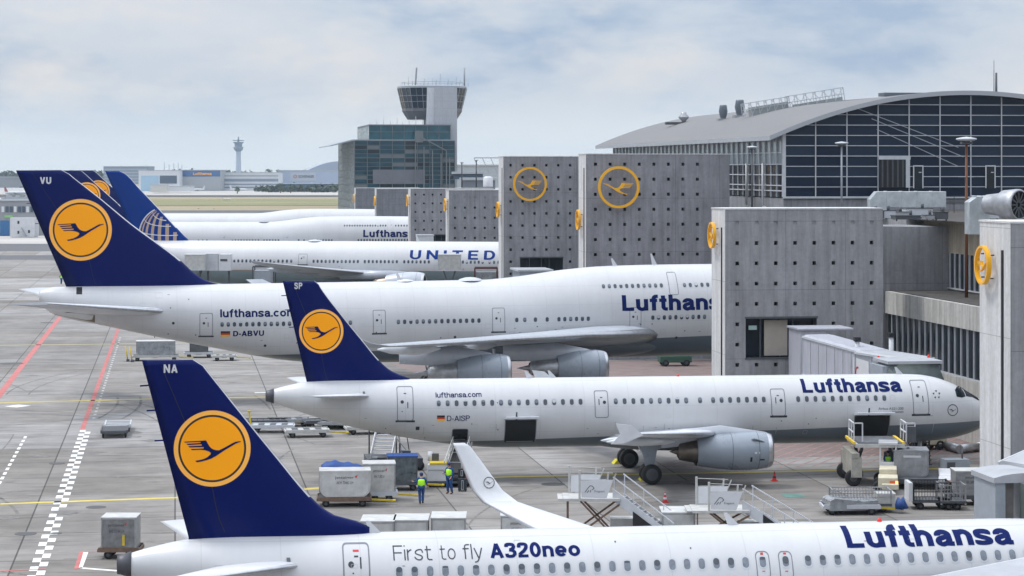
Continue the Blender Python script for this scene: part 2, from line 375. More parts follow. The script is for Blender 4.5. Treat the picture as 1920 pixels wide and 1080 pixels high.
    if ch == 'P': return [[(h, 1), (h, 0)], [(h, 1-h*.9), (.38, 1-h*.9)]+_arc(.40, .72, .28-h, .28-h*.9, 90, -90, 10)+[(h, .44+h*.9)]], .68
    if ch == 'U': return [[(h, 1), (h, .36)]+_arc(.36, .36, .36-h, .36-h*.9, 180, 360, 14)+[(.72-h, 1)]], .72
    if ch == 'V': return [[(h*.9, 1), (.36, h*.3)], [(.72-h*.9, 1), (.36, h*.3)]], .72
    if ch == 'A': return [[(h*.9, 0), (.37, 1-h*.3)], [(.74-h*.9, 0), (.37, 1-h*.3)], [(.14, .3), (.6, .3)]], .74
    if ch == 'N': return [[(h, 0), (h, 1)], [(.74-h, 0), (.74-h, 1)], [(h*.95, .98), (.74-h*.95, .02)]], .74
    if ch == 'S': return [_cr([(.64-h, .70), (.54, 1-h*1.6), (.33, 1-h*.9), (.14, .88), (.11, .72), (.2, .60), (.36, .53), (.53, .43), (.57, .28), (.49, h*1.5), (.33, h*.9), (.13, h*1.5), (h, .32)])], .67
    if ch == '3': return [_cr([(h, .74), (.12, .88), (.3, 1-h*.9), (.48, .86), (.48, .66), (.28, .54)])+[], _cr([(.24, .535), (.46, .48), (.54, .29), (.44, .12), (.29, h*.9), (.12, .12), (h, .28)])], .62
    if ch == '2': return [_cr([(h, .68), (.12, .87), (.3, 1-h*.9), (.48, .86), (.49, .68), (.36, .46), (.16, .27), (h*1.1, w*.95)])+[], [(.02, h*.9), (.58, h*.9)]], .60
    if ch == '0': return [_arc(.31, .5, .31-h, .5-h*.9, 90, 450, 24)], .62
    if ch == ' ': return [], .30
    return [], .3
def ribbon(bm, P, w, y):
    P = [p for i, p in enumerate(P) if i == 0 or math.hypot(p[0]-P[i-1][0], p[1]-P[i-1][1]) > .004]
    n = len(P); A = []
    closed = (P[0][0]-P[-1][0])**2+(P[0][1]-P[-1][1])**2 < 1e-8
    for i in range(n):
        def d(a, b):
            x, z = b[0]-a[0], b[1]-a[1]; l = math.hypot(x, z) or 1; return x/l, z/l
        if closed: d0, d1 = d(P[i-1] if i else P[-2], P[i]), d(P[i], P[i+1] if i < n-1 else P[1])
        else: d0 = d(P[i-1], P[i]) if i else d(P[0], P[1]); d1 = d(P[i], P[i+1]) if i < n-1 else d0
        mx_, mz = d0[0]+d1[0], d0[1]+d1[1]; l = math.hypot(mx_, mz) or 1; mx_, mz = mx_/l, mz/l
        c = max(.5, mx_*d0[0]+mz*d0[1]); A.append((bm.verts.new((P[i][0]-mz*w/2/c, y, P[i][1]+mx_*w/2/c)), bm.verts.new((P[i][0]+mz*w/2/c, y, P[i][1]-mx_*w/2/c))))
    for i in range(n-1): bm.faces.new((A[i][0], A[i][1], A[i+1][1], A[i+1][0]))
def fit_text(s, x0, x1, zb, zt, bold=.2, shear=0.0, ref=None, spacing=1.0):
    """grotesque lettering in the XZ plane filling x0..x1, capitals from zb to zt"""
    bm = bmesh.new(); x = 0; y = 0.0
    for ch in s:
        st, adv = glyph(ch, bold)
        for P in st:
            ribbon(bm, [(x+p[0], p[1]) for p in P], bold, -y); y = (y+.0012) % .006
        x += adv+(.085 if bold > .1 else .12)*spacing*(1.6 if len(s) == 2 else 1)
    xs = [v.co.x for v in bm.verts]; a, b = min(xs), max(xs)
    for v in bm.verts: v.co.x = x0+(v.co.x-a)/(b-a)*(x1-x0); v.co.z = zb+v.co.z*(zt-zb)
    return bm
def plain_text(s, x0, x1, zb, zt, bold=0.0, ref=None):
    bm = text_bm(s, 1.0, bold); xs = [v.co.x for v in bm.verts]; rb = text_bm(ref or s[0], 1.0, 0); ys = [v.co.y for v in rb.verts]; lo, hi = min(ys), max(ys); rb.free()
    a, b = min(xs), max(xs)
    for v in bm.verts: v.co = (x0+(v.co.x-a)/(b-a)*(x1-x0), 0, zb+(v.co.y-lo)/(hi-lo)*(zt-zb))
    return bm
def slice_bm(bm, dz, dx=None):
    zs = [v.co.z for v in bm.verts]; xs = [v.co.x for v in bm.verts]
    if not zs: return
    for lo, hi, st, no, ax in ((min(zs), max(zs), dz, (0, 0, 1), 2), (min(xs), max(xs), dx, (1, 0, 0), 0)):
        if not st: continue
        k = math.floor(lo/st)+1
        while k*st < hi:
            co = [0, 0, 0]; co[ax] = k*st
            bmesh.ops.bisect_plane(bm, geom=bm.verts[:]+bm.edges[:]+bm.faces[:], plane_co=co, plane_no=no, dist=1e-5); k += 1
def shape_bm(shapes):
    """shapes: (mat, outline) or (mat, outer, inner) in XZ"""
    bm = bmesh.new()
    for sh in shapes:
        if len(sh) == 2:
            V_ = [bm.verts.new((p[0], 0, p[1])) for p in sh[1]]
            for t in tessellate_polygon([[Vector((p[0], p[1], 0)) for p in sh[1]]]):
                try: f = bm.faces.new([V_[k] for k in t]); f.material_index = sh[0]
                except ValueError: pass
        else:
            A = [bm.verts.new((p[0], 0, p[1])) for p in sh[1]]; B = [bm.verts.new((p[0], 0, p[1])) for p in sh[2]]; n = len(A)
            for i in range(n):
                f = bm.faces.new((A[i], A[(i+1) % n], B[(i+1) % n], B[i])); f.material_index = sh[0]
    return bm
def rrect(x0, x1, z0, z1, r, n=4):
    r = min(r, (x1-x0)/2-1e-4, (z1-z0)/2-1e-4); P = []
    for cx, cz, a0 in ((x1-r, z1-r, 0), (x0+r, z1-r, 90), (x0+r, z0+r, 180), (x1-r, z0+r, 270)):
        for i in range(n+1):
            a = math.radians(a0+90*i/n); P.append((cx+r*math.cos(a), cz+r*math.sin(a)))
    return P
def circ(cx, cz, r, n=40): return [(cx+r*math.cos(2*PI*i/n), cz+r*math.sin(2*PI*i/n)) for i in range(n)]
def bm_obj(bm, name, mats, parent=None, label=None, smooth=False):
    for f in bm.faces: f.smooth = smooth
    me = bpy.data.meshes.new(name); bm.to_mesh(me); bm.free()
    for m in (mats if isinstance(mats, (list, tuple)) else [mats]): me.materials.append(m)
    o = bpy.data.objects.new(name, me); COL.objects.link(o)
    if parent: o.parent = parent
    if label: o['label'] = label
    return o
# flying crane emblem, unit circle, bird flying to the right
CR = [(725,820),(955,808),(972,838),(988,866),(1008,889),(1032,904),(1062,912),(1092,913),(1150,885),(1235,838),(1262,826),(1315,820),(1318,828),(1268,845),
      (1225,870),(1160,907),(1110,940),(1060,974),(1010,1000),(960,1017),(910,1030),(860,1038),(843,1022),(890,1014),(930,1004),(970,984),(1000,958),(1006,940),
      (985,924),(945,911),(900,906),(850,907),(808,910),(795,898),(932,892),(929,878),(785,882),(770,868),(912,862),(908,848),(766,856),(750,842),(900,834),(897,822),(738,830)]
def crane(cx, cz, R, flip=1): return [(cx+flip*(x-1020)/395*R, cz+(895-y)/395*R) for x, y in CR]
# ------------------------------------------------------------------ aircraft
def naca(u): return 10*(.2969*math.sqrt(max(u, 0))-.126*u-.3516*u*u+.2843*u**3-.1015*u**4)
US = [0, .017, .04, .1, .2, .34, .5, .68, .85, 1.0]
def foil_ring(le, te, th, up, camber=0.0):
    le, te, up = Vector(le), Vector(te), Vector(up); P = []
    for u in US: P.append(le.lerp(te, u) + up*(th*naca(u)))
    for u in US[-2:0:-1]: P.append(le.lerp(te, u) - up*(th*naca(u)*.8))
    return P
def foil(secs, mats=(0, 0)):
    m = MB(); n = 2*len(US)-2
    m.loft([foil_ring(*s) for s in secs], mats=lambda k, i: mats[1] if (i < 2 or i >= n-2) else mats[0], mi=mats[0]); return m
def interp(T, x):
    """monotone cubic through the rows of T (first column is x)"""
    n = len(T); x = min(max(x, T[0][0]), T[-1][0]); i = 0
    while i < n-2 and x > T[i+1][0]: i += 1
    def slope(j, c):
        if j <= 0: return (T[1][c]-T[0][c])/(T[1][0]-T[0][0])
        if j >= n-1: return (T[-1][c]-T[-2][c])/(T[-1][0]-T[-2][0])
        a = (T[j][c]-T[j-1][c])/(T[j][0]-T[j-1][0]); b = (T[j+1][c]-T[j][c])/(T[j+1][0]-T[j][0])
        return 0 if a*b <= 0 else 2*a*b/(a+b)
    h = T[i+1][0]-T[i][0]; t = (x-T[i][0])/h; o = []
    for c in range(1, len(T[0])):
        p0, p1, m0, m1 = T[i][c], T[i+1][c], slope(i, c)*h, slope(i+1, c)*h
        o.append((2*t**3-3*t*t+1)*p0+(t**3-2*t*t+t)*m0+(-2*t**3+3*t*t)*p1+(t**3-t*t)*m1)
    return o

class Craft:
    def __init__(s, name, label, cat, tail, yaw, T, hull, pitch=0.0, seg=72):
        s.T = T; s.L = T[-1][0]; s.hull = hull
        s.root = empty(name, tail, yaw, label, cat)
        s.Mx = Matrix.Translation(Vector(tail)) @ Matrix.Rotation(yaw, 4, 'Z') @ Matrix.Rotation(-pitch, 4, 'Y')
        s.root.rotation_euler = s.Mx.to_euler()
        s.inv = s.Mx.inverted(); s.seg = seg
    def sec(s, x): return interp(s.T, x)
    def surf(s, x, z):
        zb, zt, ry = s.sec(x); rz = (zt-zb)/2; q = (z-(zt+zb)/2)/rz
        return -ry*math.sqrt(max(0.0, 1-q*q))
    def hit(s, px, py, f=None):
        f = f or s.surf; C = s.inv @ EYE; D = (s.inv.to_3x3() @ ray(px, py)); y = 0.0
        for _ in range(8):
            t = (y-C.y)/D.y; p = C+D*t; y = f(p.x, p.z)
        return p.x, p.z
    def fuselage(s, m, name='fuselage', n_end=.22, label=None):
        xs = []; x = s.T[0][0]
        while x < s.L-1e-6:
            xs.append(x); e = min(x-s.T[0][0], s.L-x); x += .12 if e < .8 else .3 if e < 6 else .8
        xs.append(s.L); R = []
        for x in xs:
            zb, zt, ry = s.sec(x); rz, zc = (zt-zb)/2, (zt+zb)/2
            R.append([(x, ry*math.cos(2*PI*i/s.seg), zc+rz*math.sin(2*PI*i/s.seg)) for i in range(s.seg)])
        b = MB(); b.loft(R); return b.build(name, m, s.root, label)
    def wrap(s, bm, f=None, eps=.008, dz=.12, dx=None):
        f = f or s.surf; slice_bm(bm, dz, dx)
        for v in bm.verts:
            x, z = v.co.x, v.co.z; y = f(x, z)+v.co.y
            if eps:
                h = .02; ny = 1.0; nz = (f(x, z+h)-f(x, z-h))/(2*h); nz = max(-30, min(30, nz)); nx = (f(x+h, z)-f(x-h, z))/(2*h); l = math.sqrt(ny+nz*nz+nx*nx)
                v.co = (x+nx/l*eps, y-eps/l, z+nz/l*eps)
            else: v.co = (x, y, z)
        bmesh.ops.recalc_face_normals(bm, faces=bm.faces)
        return bm
    def decal(s, name, shapes, mats, parent=None, f=None, eps=.008, dz=.12, dx=None, label=None):
        bm = shapes if isinstance(shapes, bmesh.types.BMesh) else shape_bm(shapes)
        return bm_obj(s.wrap(bm, f, eps, dz, dx), name, mats, parent or s.body, label)
    def word(s, name, txt, p0, p1, ztop_px, bold=.2, m=None, shear=0, dx=None, ref=None, eps=.009, spacing=1.0, parent=None):
        """p0, p1: photo pixels at the baseline ends; ztop_px: pixel height of the capitals' top at p0"""
        x0, z0 = s.hit(*p0); x1, z1 = s.hit(*p1); _, zt = s.hit(p0[0], ztop_px)
        bm = fit_text(txt, x0, x1, z0, zt, bold, shear, ref, spacing) if bold else plain_text(txt, x0, x1, z0, zt)
        for v in bm.verts: v.co.z += (z1-z0)*(v.co.x-x0)/(x1-x0)
        return s.decal(name, bm, m or NAVYT, parent, eps=eps, dx=dx)
    def windows(s, runs, z, w_, h, mats, dx=None, tw=.045, blinds=.12, rnd=None):
        """runs of (first centre x, last centre x, count); each window a part: surround, pane, half-drawn blind"""
        rnd = rnd or random.Random(3)
        for a, b, n in runs:
            for k in range(n):
                x = a+(b-a)*k/max(1, n-1); zz = z(x) if callable(z) else z
                sh = [(0, rrect(x-w_/2-tw, x+w_/2+tw, zz-h/2-tw, zz+h/2+tw, w_*.52), rrect(x-w_/2, x+w_/2, zz-h/2, zz+h/2, w_*.45)),
                      (1, rrect(x-w_/2, x+w_/2, zz-h/2, zz+h/2, w_*.45))]
                q = rnd.random()
                if q < .55:
                    c = zz+h/2-h*rnd.uniform(.2, .75); lab = 2 if q > blinds else 3
                    bm = shape_bm(sh); s2 = shape_bm([(lab, rrect(x-w_/2+.012, x+w_/2-.012, c, zz+h/2-.012, w_*.4))])
                    s.wrap(s2, eps=.014)
                    s.wrap(bm); me = bpy.data.meshes.new('x'); s2.to_mesh(me); s2.free(); bm.from_mesh(me); bpy.data.meshes.remove(me)
                    bm_obj(bm, 'window', mats, s.body)
                else: s.decal('window', sh, mats)
    def door(s, x, z0, z1, w_, port=True, name='door', red=False, sill=True, side=1, lean=0.0, line=None):
        sh = [(0, rrect(x-w_/2, x+w_/2, z0, z1, .13), rrect(x-w_/2+.045, x+w_/2-.045, z0+.045, z1-.045, .1))]
        if sill: sh.append((1, [(x-w_/2-.08, z0-.09), (x+w_/2+.08, z0-.09), (x+w_/2+.08, z0+.03), (x-w_/2-.08, z0+.03)]))
        if port: sh.append((1, circ(x-.18*side, (z0+z1)/2+.12, .10, 12)))
        sh.append((1, [(x+.12*side, z0+.75), (x+.17*side, z0+.75), (x+.17*side, z0+1.1), (x+.12*side, z0+1.1)]))
        sh.append((1, [(x-.07, z1-.42), (x+.07, z1-.42), (x+.07, z1-.37), (x-.07, z1-.37)]))
        if red: sh.append((2, [(x-.1, (z0+z1)/2+.5), (x+.1, (z0+z1)/2+.5), (x+.1, (z0+z1)/2+.56), (x-.1, (z0+z1)/2+.56)]))
        return s.decal(name, sh, [line or LINE, INK, REDP])
    def make_fin(s, LE, TE, th0, th1, m=(NAVY, METAL), name='fin', edge=True):
        """LE, TE: tables (z, x) from the base up"""
        s.fz0, s.fz1 = LE[0][0], LE[-1][0]; s.FL, s.FT = LE, TE
        def th(z): return th0+(th1-th0)*(z-s.fz0)/(s.fz1-s.fz0)
        def fy(x, z):
            z = min(max(z, s.fz0), s.fz1); a = interp(LE, z)[0]; b = interp(TE, z)[0]; u = (a-x)/(a-b)
            return -th(z)*naca(min(max(u, 0), 1))
        s.fy = fy; secs = []; z = s.fz0-.6
        k = 0
        zs = [s.fz0-.5] + [s.fz0+(s.fz1-s.fz0)*i/28 for i in range(29)]
        for z in zs:
            a = interp(LE, z)[0]; b = interp(TE, z)[0]; secs.append(((a, 0, z), (b, 0, z), th(z), (0, 1, 0)))
        rings = []
        for le, te, t, up in secs:
            P = []
            for u in US: P.append(Vector(le).lerp(Vector(te), u)+Vector(up)*t*naca(u))
            for u in US[-2:0:-1]: P.append(Vector(le).lerp(Vector(te), u)-Vector(up)*t*naca(u))
            rings.append(P)
        n = len(rings[0]); b = MB()
        b.loft(rings, mats=lambda k, i: 1 if edge and (i < 1 or i >= n-1) and k > 6 else 0)
        s.fin = b.build(name, list(m), s.root)
        def xr(z): return interp(TE, z)[0]+(interp(LE, min(z, s.fz1))[0]-interp(TE, z)[0])*(.30 if z > s.fz0+(s.fz1-s.fz0)*.3 else .30*(1-.35*(1-(z-s.fz0)/((s.fz1-s.fz0)*.3))))
        zz = [s.fz0+.15+(s.fz1-s.fz0-.35)*i/12 for i in range(13)]; zz = [z for z in zz]
        shp = [(0, [(xr(a)-.015, a), (xr(a)+.015, a), (xr(c)+.015, c), (xr(c)-.015, c)]) for a, c in zip(zz[:-1], zz[1:])]
        s.decal('rudder_gap', shp, mat('rudder_gap_dark', (.001, .002, .012), .6), s.fin, fy, eps=.006, dz=.5)
        for q in (.55, .72, .86):
            z = s.fz0+(s.fz1-s.fz0)*q; x = interp(TE, z)[0]; g = MB(); g.beam((x+.1, -th(z)*.1-.03, z), (x-.28, -.03, z-.02), .05); g.build('hinge_fairing', NAVY if m[0] is NAVY else m[0], s.fin)
        return s.fin
    def emblem(s, cx, cz, R):
        s.decal('emblem', [(0, circ(cx, cz, R, 64), circ(cx, cz, R*.885, 64)), (1, circ(cx, cz, R*.885, 64), circ(cx, cz, R*.83, 64)), (2, circ(cx, cz, R*.83, 64))],
                [ORNGL, BLK, ORNG], s.fin, s.fy, eps=.012, dz=.25, dx=.25)
        e = COL.objects[-1] if False else None
        bm = shape_bm([(0, crane(cx, cz, R*.985))])
        for v in bm.verts: pass
        s.decal('crane_emblem', bm, NAVYT, s.fin, s.fy, eps=.022, dz=.25, dx=.25)
    def wing(s, secs, m, name='wing', side=-1):
        b = foil([((le[0], side*le[1], le[2]), (te[0], side*te[1], te[2]), t, (0, 0, 1)) for le, te, t in secs], (0, 1))
        return b.build(name, m, s.root)

def engine(cr, x0, x1, y, z, r, core, m_cowl, parent=None, n=48, inlet=True, pylon=None, core_m=HOT):
    """x0 rear end, x1 lip; core: length of the hot section behind the cowl"""
    Ln = x1-x0
    root = MB()
    prof = [(x0, r*.74), (x0+.1*Ln, r*.80), (x0+.25*Ln, r*.89), (x0+.45*Ln, r*.97), (x0+.62*Ln, r), (x0+.8*Ln, r*.985), (x0+.93*Ln, r*.92, 1), (x1-.02*Ln, r*.86, 1), (x1, r*.82, 1),
            (x1-.03*Ln, r*.765, 2), (x1-.15*Ln, r*.77, 2), (x1-.4*Ln, r*.8, 2), (x1-.401*Ln, .05, 2)]
    root.lathe(prof, (0, y, z), n=n)
    e = root.build('engine', [m_cowl, METAL, DARK], cr.root)
    c = MB(); c.lathe([(x0-core, r*.30), (x0-core*.9, r*.44), (x0-core*.45, r*.52), (x0, r*.6), (x0+.25*Ln, r*.66)], (0, y, z), n=n)
    c.lathe([(x0-core*1.45, .02), (x0-core*1.05, r*.16), (x0-core*.7, r*.26)], (0, y, z), n=24)
    c.build('exhaust_nozzle', core_m, e)
    for q_, rr_ in ((.45, .972), (.80, .987)):
        g = MB(); g.lathe([(x0+q_*Ln-.012, r*rr_), (x0+q_*Ln-.012, r*rr_+.006), (x0+q_*Ln+.012, r*rr_+.006), (x0+q_*Ln+.012, r*rr_)], (0, y, z), n=n); g.build('cowl_seam', DGREY, e)
    return e

# narrow-body fuselage, tail tip at x = 0
REAR = [(0, 4.72, 5.34, .28), (.3, 4.6, 5.42, .38), (.9, 4.40, 5.58, .55), (2.3, 3.92, 5.84, .95), (4.3, 3.3, 5.92, 1.32), (6.2, 2.85, 5.93, 1.58), (9.4, 2.25, 5.93, 1.84), (11.6, 1.95, 5.93, 1.94), (14, 1.79, 5.93, 1.975)]
NOSE = [(-7, 1.79, 5.93, 1.975), (-5, 1.80, 5.87, 1.94), (-4.05, 1.84, 5.72, 1.86), (-2.9, 1.98, 5.34, 1.66), (-2.1, 2.16, 4.92, 1.42), (-1.2, 2.48, 4.40, 1.08), (-.5, 2.85, 3.98, .68), (-.12, 3.14, 3.68, .3), (0, 3.36, 3.46, .06)]
def narrow(L_): return REAR + [(L_+a, b, c, d) for a, b, c, d in NOSE]
def tail_at(px, d): p = EYE + ray(px)*d; return (p.x, p.y, 0)

# --- the nearer narrow-body
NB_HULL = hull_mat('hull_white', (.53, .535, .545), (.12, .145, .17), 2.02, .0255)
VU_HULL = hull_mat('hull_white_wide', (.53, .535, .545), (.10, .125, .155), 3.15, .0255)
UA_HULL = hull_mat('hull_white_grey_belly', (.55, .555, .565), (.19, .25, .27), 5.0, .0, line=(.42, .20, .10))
WINGP = mat('wing_paint', (.56, .58, .61), .32, var=.12, scale=1.2, coat=.2)
WINGD = mat('wing_grey', (.36, .39, .43), .35, var=.15, scale=1.0)
COWL = mat('cowl_blue_grey', (.25, .285, .33), .3, var=.08, scale=1.2, coat=.2)
COWLL = mat('cowl_light', (.42, .45, .50), .3, var=.08, scale=1.2, coat=.2)
WINMATS = [FRAMEW, PANE, PANEB, PANEW]
WINMATB = [FRAMEW, PANEB, PANE, PANEW]

def narrow_common(cr, xw, sharklet):
    """wing, stabilisers, gear and engines; xw shifts the wing along the hull"""
    for sd in (-1, 1):
        secs = [((28.5+xw, .6, 2.45), (20.9+xw, .6, 2.35), .5), ((28.2+xw, 1.8, 2.62), (20.9+xw, 1.8, 2.5), .46), ((25.4+xw, 6.4, 3.15), (21.1+xw, 6.4, 3.05), .27), ((19.4+xw, 16.6, 4.35), (17.85+xw, 16.6, 4.35), .09)]
        if sharklet:
            secs[-1] = ((19.5+xw, 16.3, 4.32), (17.9+xw, 16.3, 4.3), .1)
            secs += [((19.0+xw, 16.75, 4.48), (17.5+xw, 16.75, 4.48), .08), ((18.4+xw, 17.05, 4.95), (17.1+xw, 17.05, 4.95), .06), ((17.1+xw, 17.55, 6.75), (16.4+xw, 17.55, 6.75), .03), ((16.85+xw, 17.58, 6.9), (16.35+xw, 17.58, 6.9), .015)]
            rings = []
            for k, (le, te, t) in enumerate(secs):
                up = (0, 0, 1) if k < 4 else ((0, -sd*.6, .8) if k == 4 else (0, -sd*.97, .25))
                rings.append(foil_ring((le[0], sd*le[1], le[2]), (te[0], sd*te[1], te[2]), t, up))
            n = len(rings[0]); b = MB(); b.loft(rings, mats=lambda k, i: 1 if (i < 1 or i >= n-1) else (2 if k >= 4 else 0))
            cr_w = b.build('wing', [WINGP, METAL, WHITE], cr.root)
        else:
            b = foil([((le[0], sd*le[1], le[2]), (te[0], sd*te[1], te[2]), t, (0, 0, 1)) for le, te, t in secs], (0, 1))
            cr_w = b.build('wing', [WINGP, METAL], cr.root)
            fz = MB(); x = 18.7+xw
            fz.prism([(x+.75, sd*16.62, 4.3), (x+.1, sd*16.62, 4.85), (x-.75, sd*16.62, 4.95), (x-.5, sd*16.62, 4.35), (x-1.0, sd*16.62, 3.85), (x-.3, sd*16.62, 3.9)], (0, sd*.06, 0))
            fz.build('wingtip_fence', WHITE, cr_w)
        for y, x0, x1, z in ((4.2, 19.2, 23, 2.75), (8.2, 19.2, 22.8, 3.1), (12.2, 18.2, 21.4, 3.6)):
            f = MB(); f.lathe([(x0+xw, .03), (x0+.5+xw, .14), (x0+1.6+xw, .22), (x1-.5+xw, .16), (x1+xw, .03)], (0, sd*y, z-.15), n=14, sz=1.1); f.build('flap_track_fairing', WINGP, cr_w)
        if True:
            py_ = MB(); py_.loft([[(29.0+xw, sd*5.75-.12, 3.0), (29.0+xw, sd*5.75+.12, 3.0), (28.6+xw, sd*5.75+.1, 3.15), (28.6+xw, sd*5.75-.1, 3.15)],
                                  [(26.3+xw, sd*5.75-.2, 2.6), (26.3+xw, sd*5.75+.2, 2.6), (26.0+xw, sd*5.75+.2, 3.55), (26.0+xw, sd*5.75-.2, 3.55)],
                                  [(22.5+xw, sd*5.75-.1, 2.3), (22.5+xw, sd*5.75+.1, 2.3), (22.5+xw, sd*5.75+.1, 3.2), (22.5+xw, sd*5.75-.1, 3.2)]])
            py_.build('pylon', COWLL, cr_w)
        hs = foil([((6.9, sd*.5, 5.0), (3.2, sd*.5, 5.0), .2, (0, 0, 1)), ((6.0, sd*1.2, 5.06), (3.0, sd*1.2, 5.06), .17, (0, 0, 1)), ((2.55, sd*6.2, 5.55), (1.25, sd*6.2, 5.55), .06, (0, 0, 1))], (0, 1))
        hs.build('stabiliser', [WHITE, METAL], cr.root)
    # belly fairing
    R = []
    for k in range(25):
        t = k/24; x = 17.6+xw+t*14.0; w_ = math.sin(PI*min(1, t*1.0))**.55 if 0 < t < 1 else .02
        w_ = max(.02, w_); R.append([(x, 2.02*w_*math.cos(a)*1.03, 2.45+(-.0)+math.sin(a)*(.98*w_ if math.sin(a) < 0 else .9*w_)) for a in [2*PI*i/32 for i in range(32)]])
    b = MB(); b.loft(R); b.build('belly_fairing', BELLY, cr.root)
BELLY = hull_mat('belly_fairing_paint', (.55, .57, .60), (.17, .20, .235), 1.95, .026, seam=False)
def wheel(b, x, y, z, r, w_, mi=0):
    b.lathe([(-w_/2, r*.35, 1), (-w_/2, r*.55, 1), (-w_/2+.02, r*.62, 0), (-w_/2, r*.86, 0), (-w_/2+.07, r, 0), (w_/2-.07, r, 0), (w_/2, r*.86, 0), (w_/2-.02, r*.62, 1), (w_/2, r*.55, 1), (w_/2, r*.35, 1)], (x, y, z), 'Y', 28)
    b.cyl((x, y-w_*.4, z), (x, y+w_*.4, z), r*.36, n=16, mi=1)
def gear(cr, x, ys, z0, r, w_, top, door=None, name='main_gear'):
    """strut plus two wheels side by side"""
    yc = sum(ys)/len(ys); b = MB(); b.cyl((x+.1, yc, r), (x+.25, yc*.98, top), .13, n=12); b.cyl((x, ys[0], r), (x, ys[1], r), .09, n=10); b.beam((x-.1, yc, r+.5), (x-.7, yc*.75, top-.3), .09)
    if door: 
        sg = -1 if yc < 0 else 1
        b.prism([(x-.75, yc+sg*.33, top+.1), (x+.9, yc+sg*.33, top+.1), (x+.75, yc+sg*.36, top-.55), (x+.35, yc+sg*.36, top-.75), (x+.15, yc+sg*.36, r+.45), (x-.35, yc+sg*.36, r+.4)], (0, .05, 0), 1)
    g = b.build(name, [LGREY, COWL], cr.root)
    for y in ys:
        q = MB(); wheel(q, x, y, r, r, w_); q.build('wheel', [BLACK, DGREY], g)
    return g

def common_details(cr, L_, reg):
    nb = MB(); nb.lathe([(-.16, .2), (-.15, .29), (.0, .315), (.32, .42), (.325, .3)], (0, 0, 5.03), n=24, sz=1.08); nb.cyl((-.1, 0, 5.03), (.1, 0, 5.03), .18, n=16, mi=1)
    nb.build('exhaust_cone', [mat('exhaust_grey', (.09, .09, .10), .5, .6), DARK], cr.root)
    g = gear(cr, L_-5.05, (-.26, .26), 0, .38, .22, 2.1, name='nose_gear')

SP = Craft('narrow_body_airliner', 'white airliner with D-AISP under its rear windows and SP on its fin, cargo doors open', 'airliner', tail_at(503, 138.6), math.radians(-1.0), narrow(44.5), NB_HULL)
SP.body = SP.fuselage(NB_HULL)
common_details(SP, 44.5, 'SP')
narrow_common(SP, 0.0, False)
gear(SP, 22.2, (-3.35, -4.25), 0, .585, .42, 2.75, True); gear(SP, 22.2, (3.35, 4.25), 0, .585, .42, 2.75, True)
engine(SP, 24.5, 28.95, -5.75, 2.08, 1.13, 1.05, COWL, core_m=HOT); engine(SP, 24.5, 28.95, 5.75, 2.08, 1.13, 1.05, COWL, core_m=HOT)
eng = [c_ for c_ in KIDS(SP.root) if c_.name.startswith('engine')][0]
def cowl_mark(x0, x1, z0, z1_, m, nm):
    g = MB(); N_ = 4
    def yy(z): return -5.75-math.sqrt(max(0, 1.135**2-(z-2.08)**2))-.004
    for k in range(N_): a, c_ = z0+(z1_-z0)*k/N_, z0+(z1_-z0)*(k+1)/N_; g.quad([(x0, yy(a), a), (x1, yy(a), a), (x1, yy(c_), c_), (x0, yy(c_), c_)])
    g.build(nm, m, eng)
cowl_mark(27.5, 27.62, 1.55, 1.82, DARK, 'vent'); cowl_mark(27.75, 28.05, 2.02, 2.12, WHITE, 'stencil'); cowl_mark(27.88, 28.0, 2.035, 2.10, INK, 'stencil_mark'); cowl_mark(28.05, 28.35, 1.62, 1.7, INK, 'lower_stencil')
g = MB(); g.prism([(27.6, -6.62, 2.8), (28.35, -6.55, 2.72), (28.35, -6.70, 2.68), (27.75, -6.80, 2.86)], (0, .0, .05)); g.build('strake', GREYP, eng)
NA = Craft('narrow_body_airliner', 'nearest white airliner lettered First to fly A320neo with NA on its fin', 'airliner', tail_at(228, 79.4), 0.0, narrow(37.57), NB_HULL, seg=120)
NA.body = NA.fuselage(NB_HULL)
common_details(NA, 37.57, 'NA')
narrow_common(NA, -3.0, True)
gear(NA, 19.2, (-3.35, -4.25), 0, .585, .42, 2.75, True); gear(NA, 19.2, (3.35, 4.25), 0, .585, .42, 2.75, True)
engine(NA, 21.3, 26.4, -5.75, 2.1, 1.25, 1.0, COWL); engine(NA, 21.3, 26.4, 5.75, 2.1, 1.25, 1.0, COWL)

def fin_from_px(cr, le, te, th0, th1, **k):
    """outline of the fin given by photo pixels, measured in the aircraft's own centre plane"""
    z0f = lambda x, z: 0.0
    A = sorted([(lambda p: (p[1], p[0]))(cr.hit(*q, f=z0f)) for q in le]); B = sorted([(lambda p: (p[1], p[0]))(cr.hit(*q, f=z0f)) for q in te])
    zb = min(A[0][0], B[0][0]); zt = B[-1][0]
    A = [(zb-.001, A[0][1]+.0)] + [a for a in A if zb < a[0] < zt-.01] ; 
    xt = cr.hit(*le[0], f=z0f)[0]; A.append((zt, xt))
    B = [(zb-.001, B[0][1]), (zt, B[-1][1])]
    return cr.make_fin(A, B, th0, th1, **k)
fin_from_px(SP, [(590, 527), (596, 530.5), (603, 542), (640, 590), (680, 638.5), (712, 677), (726, 690), (742, 700), (768, 709)], [(530, 527), (575.5, 718)], .27, .09)
fin_from_px(NA, [(363, 675.5), (377, 681), (386, 692), (420, 734), (470, 796), (530, 869), (568, 915), (600, 948), (632, 968), (694, 985)], [(266, 675.5), (353.5, 1007)], .27, .09)
x, z = SP.hit(602.5, 621, f=SP.fy); SP.emblem(x, z, 41.3*(.0316)); x, z = NA.hit(398, 841, f=NA.fy); NA.emblem(x, z, 71.3/55.1)
